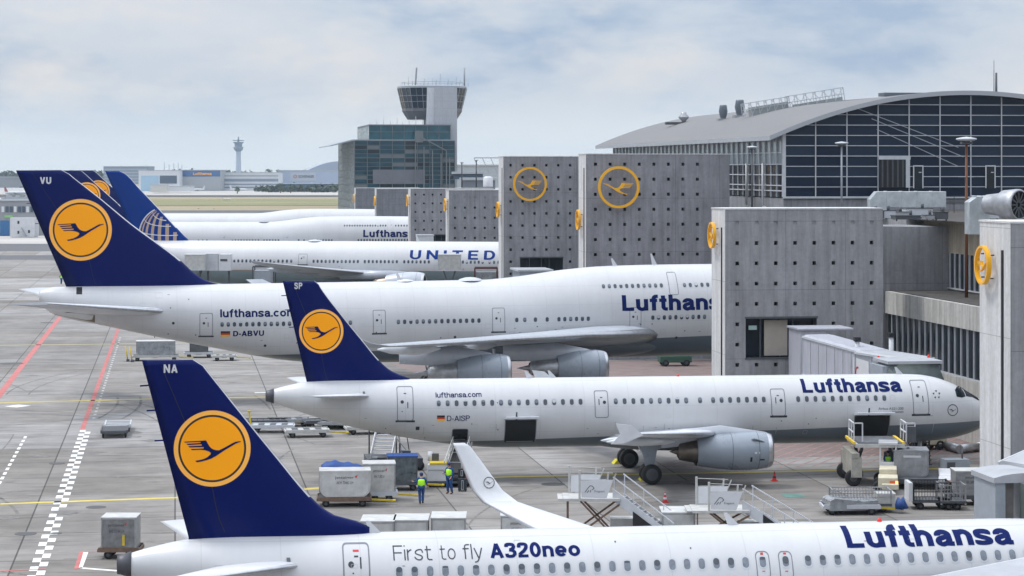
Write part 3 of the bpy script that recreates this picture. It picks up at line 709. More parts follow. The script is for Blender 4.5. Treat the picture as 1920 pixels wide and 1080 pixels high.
def fin_text(cr, txt, px0, px1, pyt, pyb, bold=.2):
    x0, zb = cr.hit(px0, pyb, f=cr.fy); x1, zt = cr.hit(px1, pyt, f=cr.fy)
    cr.decal('fin_letters', fit_text(txt, x0, x1, zb, zt, bold), WHITE, cr.fin, cr.fy, eps=.012)
fin_text(SP, 'SP', 552, 567, 530, 542); fin_text(NA, 'NA', 307, 333, 683, 699)

# lettering and windows of the D-AISP aircraft
def runs_px(cr, runs):
    o = []
    for x0, y0, x1, y1, n in runs:
        a = cr.hit(x0, y0); b = cr.hit(x1, y1); o.append((a[0], b[0], n))
    return o
z1 = SP.hit(980, 754)[1]
zw = lambda cr, a, b: (lambda p, q: (lambda x: p[1]+(q[1]-p[1])*(x-p[0])/(q[0]-p[0])))(cr.hit(*a), cr.hit(*b))
SP.windows(runs_px(SP, [(822.6, 756.5, 1088.5, 753.5, 17), (1154.5, 752, 1270, 751, 8), (1286.5, 750.5, 1286.5, 750.5, 1), (1312.5, 750, 1312.5, 750, 1), (1337, 749.5, 1432, 748.5, 7), (1496.5, 747.8, 1658, 746.5, 11)]),
           zw(SP, (823, 756.5), (1658, 746.5)), .235, .34, WINMATS)
SP.decal('window_plug', [(0, rrect(*(lambda q: (q[0]-.14, q[0]+.14, q[1]-.18, q[1]+.18))(SP.hit(1674, 746)), .12), rrect(*(lambda q: (q[0]-.125, q[0]+.125, q[1]-.165, q[1]+.165))(SP.hit(1674, 746)), .11))], SLINE)
SP.word('lufthansa_lettering', 'Lufthansa', (1505.5, 736.5), (1692, 734), 710.5, .215)
SP.word('web_address', 'lufthansa.com', (817, 745.5), (903, 744), 736, .15)
SP.word('registration', 'D-AISP', (838, 789.5), (881, 789), 779.5, .13)
def flag(cr, x0, y0, x1, y1):
    a = cr.hit(x0, y0); b = cr.hit(x1, y1); h = (a[1]-b[1])/3
    return cr.decal('german_flag', [(k, [(a[0], b[1]+h*(2-k)), (b[0], b[1]+h*(2-k)), (b[0], b[1]+h*(3-k)), (a[0], b[1]+h*(3-k))]) for k in range(3)], [BLK, REDP, GOLDF])
flag(SP, 819.5, 779, 834, 789)
def door_px(cr, x, yt, yb, wpx, **k):
    a = cr.hit(x, yt); b = cr.hit(x, yb); l = cr.hit(x-wpx/2, (yt+yb)/2); r = cr.hit(x+wpx/2, (yt+yb)/2)
    return cr.door((a[0]+b[0])/2, b[1], a[1], r[0]-l[0], **k)
door_px(SP, 759, 724, 789, 31); door_px(SP, 1127, 732, 783.5, 26, sill=False, side=-1); door_px(SP, 1458, 728.5, 780, 27, side=-1); door_px(SP, 1722.5, 712, 777, 30)
SP.decal('small_hatch', [(0, rrect(*(lambda q: (q[0]-.11, q[0]+.11, q[1]-.11, q[1]+.11))(SP.hit(783, 803)), .04))], INK)
def small_ring(cr, px, py, rpx, body=True):
    x, z = cr.hit(px, py); r = cr.hit(px+rpx, py)[0]-x
    cr.decal('round_emblem', [(0, circ(x, z, r, 28), circ(x, z, r*.87, 28)), (0, crane(x, z, r*.95))], INK)
small_ring(SP, 1786.5, 769, 9.8)
# five-pointed star cluster by the cockpit
x, z = SP.hit(1756, 739.5); sh = []
for k in range(5):
    a = PI/2+2*PI*k/5; cx, cz = x+.20*math.cos(a), z+.20*math.sin(a)
    sh.append((0, [(cx-.075, cz+.02), (cx+.075, cz+.045), (cx+.01, cz-.085)]))
SP.decal('star_cluster', sh, INK)
SP.word('type_lettering', 'Airbus A321-200', (1647, 768.5), (1694, 768), 764, 0, m=INK); SP.word('town_name', 'Rosenheim', (1673, 774), (1694, 773.5), 770.5, 0, m=INK)
def cockpit(cr):
    L_ = cr.L
    def g(x, z): return cr.surf(x, z)
    z0 = 4.52
    P1 = [(L_-2.98, 4.62), (L_-2.98, 5.0), (L_-2.72, 5.15), (L_-2.36, 5.13), (L_-2.30, 4.60), (L_-2.6, 4.55)]
    P2 = [(L_-2.25, 4.60), (L_-2.30, 5.10), (L_-2.05, 4.93), (L_-1.55, 4.57), (L_-1.72, 4.50)]
    cr.decal('cockpit_window', [(0, P1)], GLASSD, eps=.01, dz=.08, dx=.1); cr.decal('cockpit_window', [(0, P2)], GLASSD, eps=.01, dz=.08, dx=.1)
    # windshield panes on the nose top and the far side
    b = MB()
    def pt(x, a):
        zb, zt, ry = cr.sec(x); rz, zc = (zt-zb)/2, (zt+zb)/2; return (x+.006, (ry+.01)*math.sin(a), zc+(rz+.012)*math.cos(a))
    for a0, a1 in ((-.62, -.04), (.04, .62)):
        for i in range(6):
            for j in range(6):
                fa = lambda t: a0+(a1-a0)*t
                b.quad([pt(L_-2.15+.85*ii/6, fa(jj/6)) for ii, jj in ((i, j), (i+1, j), (i+1, j+1), (i, j+1))])
    b.build('windshield', GLASSD, cr.body)
cockpit(SP)
# cargo doors standing open on the D-AISP aircraft: dark hold, sill and the raised door
def cargo(cr, px0, px1, pyt, pyb, leaf=True, lean=0):
    x0, zt = cr.hit(px0, pyt); x1, _ = cr.hit(px1, pyt); _, zb = cr.hit((px0+px1)/2, pyb)
    y0 = cr.surf((x0+x1)/2, zt)
    bm = shape_bm([(0, rrect(x0, x1, zb, zt, .08)), (1, rrect(x0-.05, x1+.05, zb-.05, zt+.05, .1), rrect(x0, x1, zb, zt, .08)),
                   (1, [(x0+.15, zb+.06), (x1-.15, zb+.06), (x1-.15, zb+.10), (x0+.15, zb+.10)])])
    h = cr.decal('cargo_hold', [(0, rrect(x0, x1, zb, zt, .08)), (1, rrect(x0-.04, x1+.04, zb-.04, zt+.04, .1), rrect(x0, x1, zb, zt, .08))], [DARK, LINE], eps=.012)
    s2 = cr.decal('door_sill', [(0, [(x0+.1, zb+.05), (x1-.1, zb+.05), (x1-.1, zb+.09), (x0+.1, zb+.09)])], GREYP, eps=.02)
    if leaf:
        b = MB(); P = []
        for k in range(7):
            t = k/6; P.append((y0-.05-t*.95, zt+.02+.20*math.sin(t*PI*.5)-.06*t))
        for k in range(6):
            b.prism([(x0-.06, P[k][0], P[k][1]), (x1+.06, P[k][0], P[k][1]), (x1+.06, P[k+1][0], P[k+1][1]), (x0-.06, P[k+1][0], P[k+1][1])], (0, .0, .12))
        d = b.build('cargo_door', LGREY, cr.body)
        q = MB(); xm = x0+(x1-x0)*.3; q.cyl((xm, y0-.75, zt+.1), (xm+.02, y0-.8, zt+.55), .05, n=8); q.cyl((xm+.1, y0-.7, zt+.15), (xm, y0-.78, zt+.3), .06, n=8, mi=0); q.build('latch_handle', INK, d)
cargo(SP, 948, 1005, 788, 829); cargo(SP, 849, 877, 805, 825.5, leaf=False); cargo(SP, 1603, 1668, 780, 822)
# blade antennas, beacon and pitot details on the crown of each narrow-body
def blade(cr, x, h=.42, m=WHITE, name='blade_antenna'):
    zt = cr.sec(x)[1]; b = MB(); b.prism([(x+.22, -.02, zt-.03), (x-.2, -.02, zt-.03), (x-.34, -.02, zt+h), (x-.22, -.02, zt+h)], (0, .04, 0)); b.build(name, m, cr.body)
def beacon(cr, x):
    zt = cr.sec(x)[1]; b = MB(); b.lathe([(0, .09), (.08, .08), (.13, .03)], (x, 0, zt-.01), 'Z', 12); b.build('beacon', mat('red_beacon', (.7, .02, .01), .3), cr.body)
for cr, xs, bx_ in ((SP, (17.0, 38.4, 15.6), 24.6), (NA, (8.6, 21.2, 32.6), 26.5)):
    for x in xs: blade(cr, x)
    beacon(cr, bx_)
for cr, y in ((SP, 748), (NA, 1062)):   # dark root seam and elevator gap of the near tailplane
    q = MB(); q.prism([(5.55, -1.25, 4.8), (5.7, -1.25, 4.8), (5.62, -1.25, 5.35), (5.5, -1.25, 5.35)], (0, -.05, 0)); q.build('tailplane_seal', LINE, cr.root)

# lettering and windows of the nearest aircraft
NA.windows(runs_px(NA, [(748.7, 1073, 1232.5, 1060, 18), (1260.5, 1057.5, 1398, 1053.5, 6), (1430, 1052, 1430, 1052, 1), (1473, 1051.5, 1473, 1051.5, 1), (1515, 1050, 1898, 1039, 15), (1926, 1038, 2010, 1036, 4)]),
           zw(NA, (748.7, 1073), (1872, 1041)), .225, .335, WINMATB, blinds=.03)
for px in (1430, 1473):
    a = NA.hit(px, 1033); b = NA.hit(px, 1052); zc = b[1]; x = b[0]
    NA.decal('exit_hatch', [(0, rrect(x-.245, x+.245, zc-.6, a[1], .16), rrect(x-.215, x+.215, zc-.57, a[1]-.03, .14)), (1, [(x-.05, a[1]-.12), (x+.05, a[1]-.12), (x+.05, a[1]-.05), (x-.05, a[1]-.05)]), (1, [(x-.05, zc-.34), (x+.05, zc-.34), (x+.05, zc-.31), (x-.05, zc-.31)])], [LINE, REDP])
NA.word('lufthansa_lettering', 'Lufthansa', (1589, 1027.5), (1902, 1020), 986, .215)
wl = [c_ for c_ in KIDS(NA.root) if c_.name.startswith('wing')][1]
def wly(x, z): return 17.05+(z-4.95)*.278-.085
x, z = NA.hit(917, 905, f=wly)
NA.decal('round_emblem', [(0, circ(x, z, .235, 28), circ(x, z, .205, 28)), (0, crane(x, z, .22))], INK, wl, f=wly, eps=.01)
[NA.word('slogan', t_, (a_, y_), (b_, y_-1), y_-28, .075, m=INK, spacing=.8) for t_, a_, b_, y_ in (('First', 738, 811, 1051), ('to', 826, 855, 1049.5), ('fly', 869, 906, 1048.5))]; NA.word('slogan_type', 'A320neo', (920, 1046.5), (1089, 1042), 1019, .2)
door_px(NA, 667.5, 1017, 1110, 51, red=True, line=LINE)

def hull_marks(cr, x0, x1, z0, z1_, n, seed, sc=1.0):
    """access panel outlines, stencils and drain holes scattered on the near side"""
    r_ = random.Random(seed)
    for k in range(n):
        x, z = r_.uniform(x0, x1), r_.uniform(z0, z1_); w_, h = r_.uniform(.12, .45)*sc, r_.uniform(.1, .3)*sc
        if k % 3 == 0: cr.decal('access_panel', [(0, rrect(x, x+w_, z, z+h, .03), rrect(x+.012*sc, x+w_-.012*sc, z+.012*sc, z+h-.012*sc, .02))], SLINE)
        elif k % 3 == 1: cr.decal('stencil', [(0, [(x, z), (x+.12*sc, z), (x+.12*sc, z+.03*sc), (x, z+.03*sc)])], LINE)
        else: cr.decal('drain_hole', [(0, circ(x, z, .035*sc, 8))], INK)
hull_marks(SP, 6, 40, 2.5, 3.7, 26, 1); hull_marks(SP, 5, 14, 3.0, 4.9, 9, 4); hull_marks(NA, 3, 30, 5.0, 5.6, 10, 2, .8); hull_marks(NA, 2.5, 9, 4.0, 5.2, 8, 6, .8)
STREAK = mat('fluid_streak', (.36, .355, .35), .5, var=.3, scale=4)
r_ = random.Random(8)
for k in range(14):
    x = r_.uniform(7, 40); z = r_.uniform(2.9, 3.5); h = r_.uniform(.3, .8); SP.decal('fluid_streak', [(0, [(x-.02, z), (x+.02, z), (x+.008, z-h), (x-.012, z-h)])], STREAK, eps=.005)
# ------------------------------------------------------------------ wide-body aircraft farther along the row
JR = [(0, 8.05, 8.85, .38), (.5, 7.45, 9.05, .7), (1.2, 6.98, 9.18, 1.0), (5.3, 6.0, 9.2, 1.75), (9.5, 5.02, 9.2, 2.35), (13.8, 4.1, 9.2, 2.85), (17.1, 3.4, 9.2, 3.1), (20, 2.95, 9.2, 3.22), (24, 2.7, 9.2, 3.25),
      (35.0, 2.7, 9.2, 3.25), (38.0, 2.7, 9.42, 3.25), (42.0, 2.7, 9.93, 3.25), (45.5, 2.7, 10.17, 3.25), (50, 2.7, 10.22, 3.25)]
def jumbo(L_): return JR + [(L_-7.5, 2.75, 10.1, 3.2), (L_-4.5, 2.95, 9.6, 2.9), (L_-2.5, 3.3, 8.2, 2.3), (L_-1, 4.0, 6.8, 1.5), (L_, 5.2, 5.6, .1)]
def jumbo_tail(cr, low=False):
    for sd in (-1, 1):
        foil([((11.0, sd*1.2, 7.1), (3.8, sd*1.2, 7.1), .42, (0, 0, 1)), ((9.9, sd*2.0, 7.2), (3.4, sd*2.0, 7.2), .38, (0, 0, 1)), ((1.0, sd*11, 8.5), (-2.0, sd*11, 8.5), .12, (0, 0, 1))], (0, 1)).build('stabiliser', [WINGP, METAL], cr.root)
def jumbo_wing(cr):
    for sd in (-1, 1):
        S = [((50.0, 2.0, 4.6), (35.5, 2.0, 4.2), 1.0), ((48.6, 3.3, 4.75), (35.3, 3.3, 4.3), .9), ((41.4, 11.7, 5.35), (32.0, 11.7, 5.1), .5), ((33.4, 20.8, 5.85), (27.6, 20.8, 5.7), .3), ((23.9, 31.6, 6.4), (20.4, 31.6, 6.4), .1),
             ((22.6, 32.0, 6.65), (19.6, 32.0, 6.65), .08), ((19.6, 32.5, 8.0), (18.0, 32.5, 8.0), .03)]
        rings = []
        for k, (le, te, t) in enumerate(S):
            rings.append(foil_ring((le[0], sd*le[1], le[2]), (te[0], sd*te[1], te[2]), t, (0, 0, 1) if k < 5 else (0, -sd*.9, .4)))
        n = len(rings[0]); b = MB(); b.loft(rings, mats=lambda k, i: 1 if (i < 2 or i >= n-2) else 0); wg = b.build('wing', [WINGD, METAL], cr.root)
        for x0, x1, y, z in ((29.5, 35.0, 8.0, 4.5), (26.5, 31.5, 15.8, 5.0), (24.0, 28.5, 22.8, 5.5)):
            f = MB(); f.lathe([(x0, .04), (x0+.9, .28), (x0+2.6, .42), (x1-.8, .3), (x1, .06)], (0, sd*y, z), n=14, sz=1.1); f.build('flap_track_fairing', WINGP, wg)
        for x1, y, z in ((42.9, 11.7, 3.0), (33.8, 20.8, 3.6)):
            e = engine(cr, x1-3.9, x1, sd*y, z, 1.3, 2.1, COWL, core_m=DULL, n=40)
            p = MB(); p.loft([[(x1-1.0, sd*y-.15, z+1.1), (x1-1.0, sd*y+.15, z+1.1), (x1-1.4, sd*y+.15, z+1.35), (x1-1.4, sd*y-.15, z+1.35)],
                              [(x1-4, sd*y-.3, z+.4), (x1-4, sd*y+.3, z+.4), (x1-4, sd*y+.3, z+1.9), (x1-4, sd*y-.3, z+1.9)],
                              [(x1-8, sd*y-.1, z+.7), (x1-8, sd*y+.1, z+.7), (x1-8, sd*y+.1, z+1.7), (x1-8, sd*y-.1, z+1.7)]]); p.build('pylon', COWLL, wg)
        for x in (31.5, 35.0):
            gear(cr, x, (sd*4.9, sd*6.0), 0, .62, .45, 4.0, name='main_gear')
    gear(cr, cr.L-9.5, (-.45, .45), 0, .62, .4, 3.2, name='nose_gear')
    R = []
    for k in range(23):
        t = k/22; x = 26.0+t*27; w_ = max(.02, math.sin(PI*t)**.5) if 0 < t < 1 else .02
        R.append([(x, 3.4*w_*math.cos(a), 3.9+math.sin(a)*(1.35*w_ if math.sin(a) < 0 else 1.75*w_)) for a in [2*PI*i/32 for i in range(32)]])
    b = MB(); b.loft(R); b.build('belly_fairing', hull_mat('wide_fairing_paint', (.72, .73, .75), (.14, .16, .19), 3.15, .0255, seam=False) if cr is VU else WINGP, cr.root)

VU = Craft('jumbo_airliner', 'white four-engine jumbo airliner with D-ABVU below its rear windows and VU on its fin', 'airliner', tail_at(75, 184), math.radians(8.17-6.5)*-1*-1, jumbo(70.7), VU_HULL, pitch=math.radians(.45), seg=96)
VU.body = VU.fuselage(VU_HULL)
jumbo_wing(VU); jumbo_tail(VU)
fin_from_px(VU, [(116, 319.5), (124, 322), (138, 333), (187, 371), (250, 422.5), (300, 458.7), (335, 485), (362, 510), (387, 526), (418, 535)], [(30, 319.5), (125, 539)], .45, .16)
x, z = VU.hit(151, 431, f=VU.fy); VU.emblem(x, z, 58*.0418)
x0, zb = VU.hit(75, 345, f=VU.fy); x1, zt = VU.hit(96, 332, f=VU.fy); VU.decal('fin_letters', fit_text('VU', x0, x1, zb, zt, .22), WHITE, VU.fin, VU.fy, eps=.012)
VU.windows(runs_px(VU, [(416.5, 608.5, 543, 607, 12), (554.5, 606.5, 657, 604.5, 10), (747, 603, 898, 601, 14), (969, 600, 969, 600, 1), (984, 600, 984, 600, 1), (1004, 599.5, 1004, 599.5, 1), (1026, 599, 1026, 599, 1), (1048, 598, 1103, 597, 6), (1224, 595.5, 1321, 594, 10)]),
           zw(VU, (416.5, 608.5), (1321, 594)), .26, .36, WINMATS, tw=.05)
VU.windows(runs_px(VU, [(1131.5, 537, 1240, 535.5, 11), (1283.5, 535, 1327, 534, 5)]), zw(VU, (1131, 537), (1327, 534)), .26, .34, WINMATS, tw=.05)
VU.word('web_address', 'lufthansa.com', (413, 595), (555, 593), 580, .19)
VU.word('registration', 'D-ABVU', (437, 630.5), (495, 629.5), 620.5, .2); flag(VU, 414, 621, 431.5, 631)
VU.word('lufthansa_lettering', 'Lufthansa', (1167, 583), (1378, 580), 553.5, .215)
for x, yt, yb, wd in ((386.5, 587, 630, 25), (711, 581, 625, 24), (934.5, 577, 622, 24), (1191, 576, 617, 22)): door_px(VU, x, yt, yb, wd)
a = VU.hit(1248, 510); b_ = VU.hit(1273, 553); VU.decal('upper_deck_door', [(0, rrect(a[0], b_[0], b_[1], a[1], .15), rrect(a[0]+.05, b_[0]-.05, b_[1]+.05, a[1]-.05, .1))], LINE)
for px, py, r_ in ((148, 545, .28),):
    x, z = VU.hit(px, py); VU.decal('tail_vent', [(0, rrect(x-.2, x+.25, z-.28, z+.25, .03))], DARK)
for px, py in ((325, 606), (497, 648), (853, 632), (1268, 633)):
    x, z = VU.hit(px, py); VU.decal('drain_mast', [(0, circ(x, z, .11, 10))], INK)
for x, h in ((28.5, .7), (46.2, .6), (49.5, .9)): blade(VU, x, h)
b = MB(); b.lathe([(0, 1.0), (.12, .85), (.24, .4), (.27, .02)], (34.2, 0, 9.17), 'Z', 24); b.build('satellite_dome', LGREY, VU.body)
b = MB(); b.lathe([(0, .7), (.1, .6), (.16, .02)], (28.9, 0, 9.19), 'Z', 20); b.build('crown_dome', WHITE, VU.body)
# tail cone underside scorched panel
bm = shape_bm([(0, [(1.2, 7.05), (4.3, 6.38), (4.3, 7.0), (2.2, 7.25)])]); VU.decal('cone_panel', bm, HOT, eps=.01)

UA = Craft('twin_engine_airliner', 'twin-engine airliner lettered UNITED with a blue fin and a tan globe', 'airliner', tail_at(205, 318), math.radians(8.17-(-8.0))*-1*1.0,
           [(0, 7.6, 8.3, .3), (.8, 7.1, 8.6, .7), (4, 5.9, 8.85, 1.5), (9, 4.5, 8.85, 2.35), (14, 3.3, 8.85, 2.95), (19, 2.7, 8.85, 3.1), (60, 2.7, 8.85, 3.1), (64, 2.8, 8.6, 3.0), (68.5, 3.3, 7.4, 2.3), (71.5, 4.2, 6.2, 1.2), (73, 5.0, 5.4, .1)], UA_HULL, seg=64)
UA.body = UA.fuselage(UA_HULL)
fin_from_px(UA, [(224, 320), (231, 323), (262, 354), (291, 384), (320, 415), (345, 442), (355, 453)], [(197, 320.5), (256, 456)], .4, .12, m=(UBLUE, LGREY), edge=True)
# globe: meridians and parallels in the lower front of the fin
gx, gz = UA.hit(308, 438, f=UA.fy); g2 = UA.hit(308, 383, f=UA.fy)[1]; R = (g2-gz)
def inside(x, z):
    if z < UA.fz0 or z > UA.fz1: return False
    return interp(UA.FT, z)[0]+.15 < x < interp(UA.FL, z)[0]-.35
sh = []
for k in range(-5, 6):
    a0, a1 = math.radians(k*16-3.6), math.radians(k*16+3.6)
    for j in range(20):
        t0, t1 = math.radians(-25+j*5.6), math.radians(-25+(j+1)*5.6)
        P = [(gx+.4+R*math.sin(a)*math.cos(t), gz-R*.1+R*math.sin(t)) for a, t in ((a0, t0), (a1, t0), (a1, t1), (a0, t1))]
        if all(inside(*p) for p in P): sh.append((0, P))
UA.decal('globe_meridians', sh, UGOLD, UA.fin, UA.fy, eps=.012, dz=.5)
sh = []
for lat, q in ((-14, 0), (12, 0), (36, 0), (58, 0), (80, 0)):
    zc = gz-R*.1+R*math.sin(math.radians(lat)); rr = R*math.cos(math.radians(lat))
    for j in range(26):
        u0, u1 = -1+2*j/26, -1+2*(j+1)/26; f = lambda u: zc-.28*R*math.sqrt(max(0, 1-u*u))*(.5+.01*lat)
        P = [(gx+.4+rr*u0, f(u0)-.05), (gx+.4+rr*u1, f(u1)-.05), (gx+.4+rr*u1, f(u1)+.06), (gx+.4+rr*u0, f(u0)+.06)]
        if all(inside(*p) for p in P): sh.append((0, P))
for j in range(30):
    a0, a1 = math.radians(-10+j*6), math.radians(-4+j*6)
    P = [(gx+.4+r_*math.cos(a), gz-R*.1+r_*math.sin(a)) for r_, a in ((R, a0), (R*1.035, a0), (R*1.035, a1), (R, a1))]
    if all(inside(*p) for p in P): sh.append((0, P))
UA.decal('globe_parallels', sh, WHITE, UA.fin, UA.fy, eps=.022, dz=.5)
UA.windows(runs_px(UA, [(417, 489, 507, 489.5, 13), (514, 489.5, 546, 490, 5), (588, 490, 671, 490.5, 12), (684, 490.5, 744, 491, 9), (758, 491, 804, 491, 7), (868, 491.5, 905, 491.5, 6), (918, 491.5, 960, 491.5, 6)]), zw(UA, (417, 489), (935, 491.8)), .28, .42, WINMATS, tw=.04)
UA.word('airline_lettering', 'UNITED', (768, 486), (928, 487), 469, .19, m=UBLUE, spacing=4.2)
for x, yt, yb, wd in ((568, 476, 496, 17),): door_px(UA, x, yt, yb, wd)
for sd in (-1, 1):
    b = foil([((44, sd*1.5, 4.3), (31, sd*1.5, 4.2), .8, (0, 0, 1)), ((42.5, sd*3.1, 4.4), (31, sd*3.1, 4.3), .75, (0, 0, 1)), ((37, sd*10, 5.1), (28.6, sd*10, 4.9), .42, (0, 0, 1)), ((29.8, sd*28, 6.9), (27.2, sd*28, 6.9), .12, (0, 0, 1)), ((28.2, sd*30.5, 7.3), (27.4, sd*30.5, 7.3), .04, (0, 0, 1))], (0, 1))
    wg = b.build('wing', [WINGD, METAL], UA.root)
    engine(UA, 40.1, 45.2, sd*9.6, 3.5, 1.75, 1.8, COWLL, n=36)
    p = MB(); p.loft([[(x, sd*9.6-.2, z0), (x, sd*9.6+.2, z0), (x, sd*9.6+.2, z1_), (x, sd*9.6-.2, z1_)] for x, z0, z1_ in ((44, 5.0, 5.2), (40, 4.3, 5.3), (34, 4.2, 5.0))]); p.build('pylon', COWLL, wg)
    for x0, y in ((29, 6.5), (28, 13), (26.8, 20)):
        f = MB(); f.lathe([(x0, .04), (x0+1.2, .4), (x0+3.4, .5), (x0+4.6, .1)], (0, sd*y, 4.1+y*.09), n=12); f.build('flap_track_fairing', WINGD, wg)
    foil([((9.5, sd*1.2, 7.3), (4, sd*1.2, 7.3), .3, (0, 0, 1)), ((2.8, sd*10.5, 7.9), (.8, sd*10.5, 7.9), .1, (0, 0, 1))], (0, 1)).build('stabiliser', [WINGP, METAL], UA.root)
    gear(UA, 33.5, (sd*5.0, sd*6.1), 0, .65, .45, 3.6)
gear(UA, 67, (-.4, .4), 0, .5, .35, 3.2, name='nose_gear')
b = MB(); b.lathe([(0, 1.0), (.14, .8), (.24, .02)], (28.5, 0, 8.83), 'Z', 20); b.build('satellite_dome', LGREY, UA.body)
for x in (42.5,): blade(UA, x, .8)

# two more crane-emblem jumbos behind
def far_jumbo(px, d, yaw, label, m):
    c = Craft('jumbo_airliner', label, 'airliner', tail_at(px, d), math.radians(yaw), jumbo(72.5), m, seg=56)
    c.body = c.fuselage(m)
    fz = [(9.05, 14.3), (9.55, 12.6), (10.3, 11.2), (11.0, 10.3), (12.5, 8.7), (15.6, 5.2), (17.9, 2.7), (18.25, 2.2)]
    c.make_fin([(a, b) for a, b in fz], [(9.05, 2.2), (18.25, -1.85)], .45, .16)
    c.emblem(3.3, 13.75, 2.42)
    for sd in (-1, 1):
        foil([((49, sd*2.0, 4.7), (35.3, sd*2.0, 4.3), .9, (0, 0, 1)), ((41.4, sd*11.7, 5.3), (32.0, sd*11.7, 5.0), .5, (0, 0, 1)), ((23.9, sd*31.6, 6.4), (20.4, sd*31.6, 6.4), .1, (0, 0, 1))], (0, 1)).build('wing', [WINGD, METAL], c.root)
        for x1, y, z in ((43.3, 11.7, 3.35), (34.95, 20.8, 3.9)): engine(c, x1-3.9, x1, sd*y, z, 1.33, 2.1, COWL, n=20)
        for x in (31.5, 35.0): gear(c, x, (sd*4.9, sd*6.0), 0, .62, .45, 4.0)
    jumbo_tail(c); gear(c, 62, (-.45, .45), 0, .62, .4, 3.2, name='nose_gear')
    return c
J2 = far_jumbo(128, 413, -8.2, 'white jumbo airliner just behind the UNITED aircraft, its Lufthansa lettering showing above it', VU_HULL)
J2.windows(runs_px(J2, [(372, 451, 388, 451, 3), (436, 450.5, 522, 450.5, 17), (560, 450.5, 560, 450.5, 1), (570, 450.5, 570, 450.5, 1), (590, 450, 622, 450, 7), (672, 450, 764, 450, 18)]), zw(J2, (372, 451), (762, 449.8)), .28, .36, WINMATS, tw=.03)
J2.windows(runs_px(J2, [(646, 423, 723, 423, 17), (742, 423, 763, 423, 5)]), zw(J2, (646, 423), (763, 423)), .26, .34, WINMATS, tw=.03)
J2.word('lufthansa_lettering', 'Lufthansa', (681, 444.5), (776, 444.5), 431, .215)
for x, yt, yb, wd in ((419, 441, 455, 10), (537, 441, 455, 10), (732, 412, 432, 11)): door_px(J2, x, yt, yb, wd, port=False, sill=False, line=SLINE)
b = MB(); b.lathe([(0, 1.1), (.14, .9), (.28, .02)], (34.5, 0, 9.17), 'Z', 20); b.build('satellite_dome', GREYP, J2.body)
J3 = far_jumbo(155, 489, -8.2, 'farthest white jumbo airliner of the row, only its crown and fin edge in view', VU_HULL)
x, z = J3.hit(600, 411.5); J3.windows([(x, x+8, 8)], z, .28, .36, WINMATS, tw=.03)

hull_marks(VU, 8, 54, 4.3, 5.6, 34, 3, 1.5); hull_marks(VU, 4, 12, 7.3, 8.6, 8, 5, 1.4); hull_marks(UA, 12, 50, 5.3, 6.0, 10, 7, 1.6)
HAZE = 0.000075
# ------------------------------------------------------------------ ground, apron, markings
GRASS = mat('dry_grass', (.31, .25, .15), .95, var=.45, scale=.02, stretch=(.35, 2.5, 1))
GREEN = mat('green_grass', (.21, .20, .085), .95, var=.4, scale=.02, stretch=(.35, 2.5, 1))
b = MB(); b.quad([(-6000, -400, -.3), (6000, -400, -.3), (6000, 12000, -.3), (-6000, 12000, -.3)]); tag(b.build('ground', GRASS), kind='structure')
SLAB = slab_mat('apron_concrete', (.325, .313, .298), (.245, .230, .211), (.09, .088, .085), 7.5, 7.5, .05)
b = MB(); b.quad([(-400, -60, 0), (260, -60, 0), (260, 560, 0), (-400, 560, 0)]); tag(b.build('apron', SLAB), kind='structure')
ASPH = mat('asphalt', (.085, .088, .092), .9, var=.25, scale=.05, stretch=(.3, 3, 1)); CONC = mat('pale_runway_concrete', (.42, .40, .37), .9, var=.2, scale=.04, stretch=(.3, 3, 1))
def strip(name, y0, y1, m, z, x0=-2600, x1=2600):
    """band of ground between two picture rows, running square to the view"""
    d0, d1 = F*H/(y1-HZ), F*H/(y0-HZ); b = MB()
    b.quad([FW*d0+RT*x0+Vector((0, 0, z)), FW*d0+RT*x1+Vector((0, 0, z)), FW*d1+RT*x1+Vector((0, 0, z)), FW*d1+RT*x0+Vector((0, 0, z))])
    return tag(b.build(name, m), kind='structure')
LOWER = mat('apron_road_asphalt', (.10, .102, .108), .85, var=.2, scale=.08, stretch=(.3, 2, 1))
strip('service_road', 478.5, 487, LOWER, .02, -400, -40); strip('taxiway', 457, 471, LOWER, .02, -500, -40); strip('apron_edge', 440, 457, CONC, -.12, -500, 200)
strip('taxiway', 394, 399, ASPH, -.1, -900, 900); strip('taxiway_shoulder', 399, 401, CONC, -.08, -900, 900); strip('grass', 373, 385, GREEN, -.12); 
strip('runway', 360.5, 365.5, CONC, -.06); strip('runway_shoulder', 357, 360.5, CONC, -.02); strip('far_apron', 349, 357, mat('far_apron_concrete', (.34, .35, .35), .9), .0); strip('taxiway', 365.5, 368.5, ASPH, -.03)
# painted lines: polygons laid on the apron
MW = mat('marking_white', (.72, .72, .70), .8, var=.15, scale=3); MR = mat('marking_red', (.46, .15, .14), .85, var=.25, scale=1.5); MY = mat('marking_yellow', (.56, .45, .10), .85, var=.2, scale=1)
def line(name, pts, w_, m, z=.008):
    b = MB()
    for p, q in zip(pts[:-1], pts[1:]):
        p, q = Vector((*p, z)), Vector((*q, z)); n = (q-p).normalized().cross(Vector((0, 0, 1)))*w_/2; b.quad([p-n, q-n, q+n, p+n])
    return tag(b.build(name, m), kind='structure')
b = MB()
for k in range(52):
    y = 106+k*1.2; s_ = -1 if k % 2 else 1; x = -6.25+.19*s_; b.quad([(x-.19, y, .008), (x+.19, y, .008), (x+.19, y+1.2, .008), (x-.19, y+1.2, .008)])
tag(b.build('chequered_line_marking', MW), kind='structure')
b = MB()
for k in range(26):
    y = 110+k*2.15; b.quad([(-10.3, y, .008), (-10.1, y, .008), (-10.1, y+1.2, .008), (-10.3, y+1.2, .008)])
tag(b.build('dashed_line_marking', MW), kind='structure')
b = MB(); y = 168.5
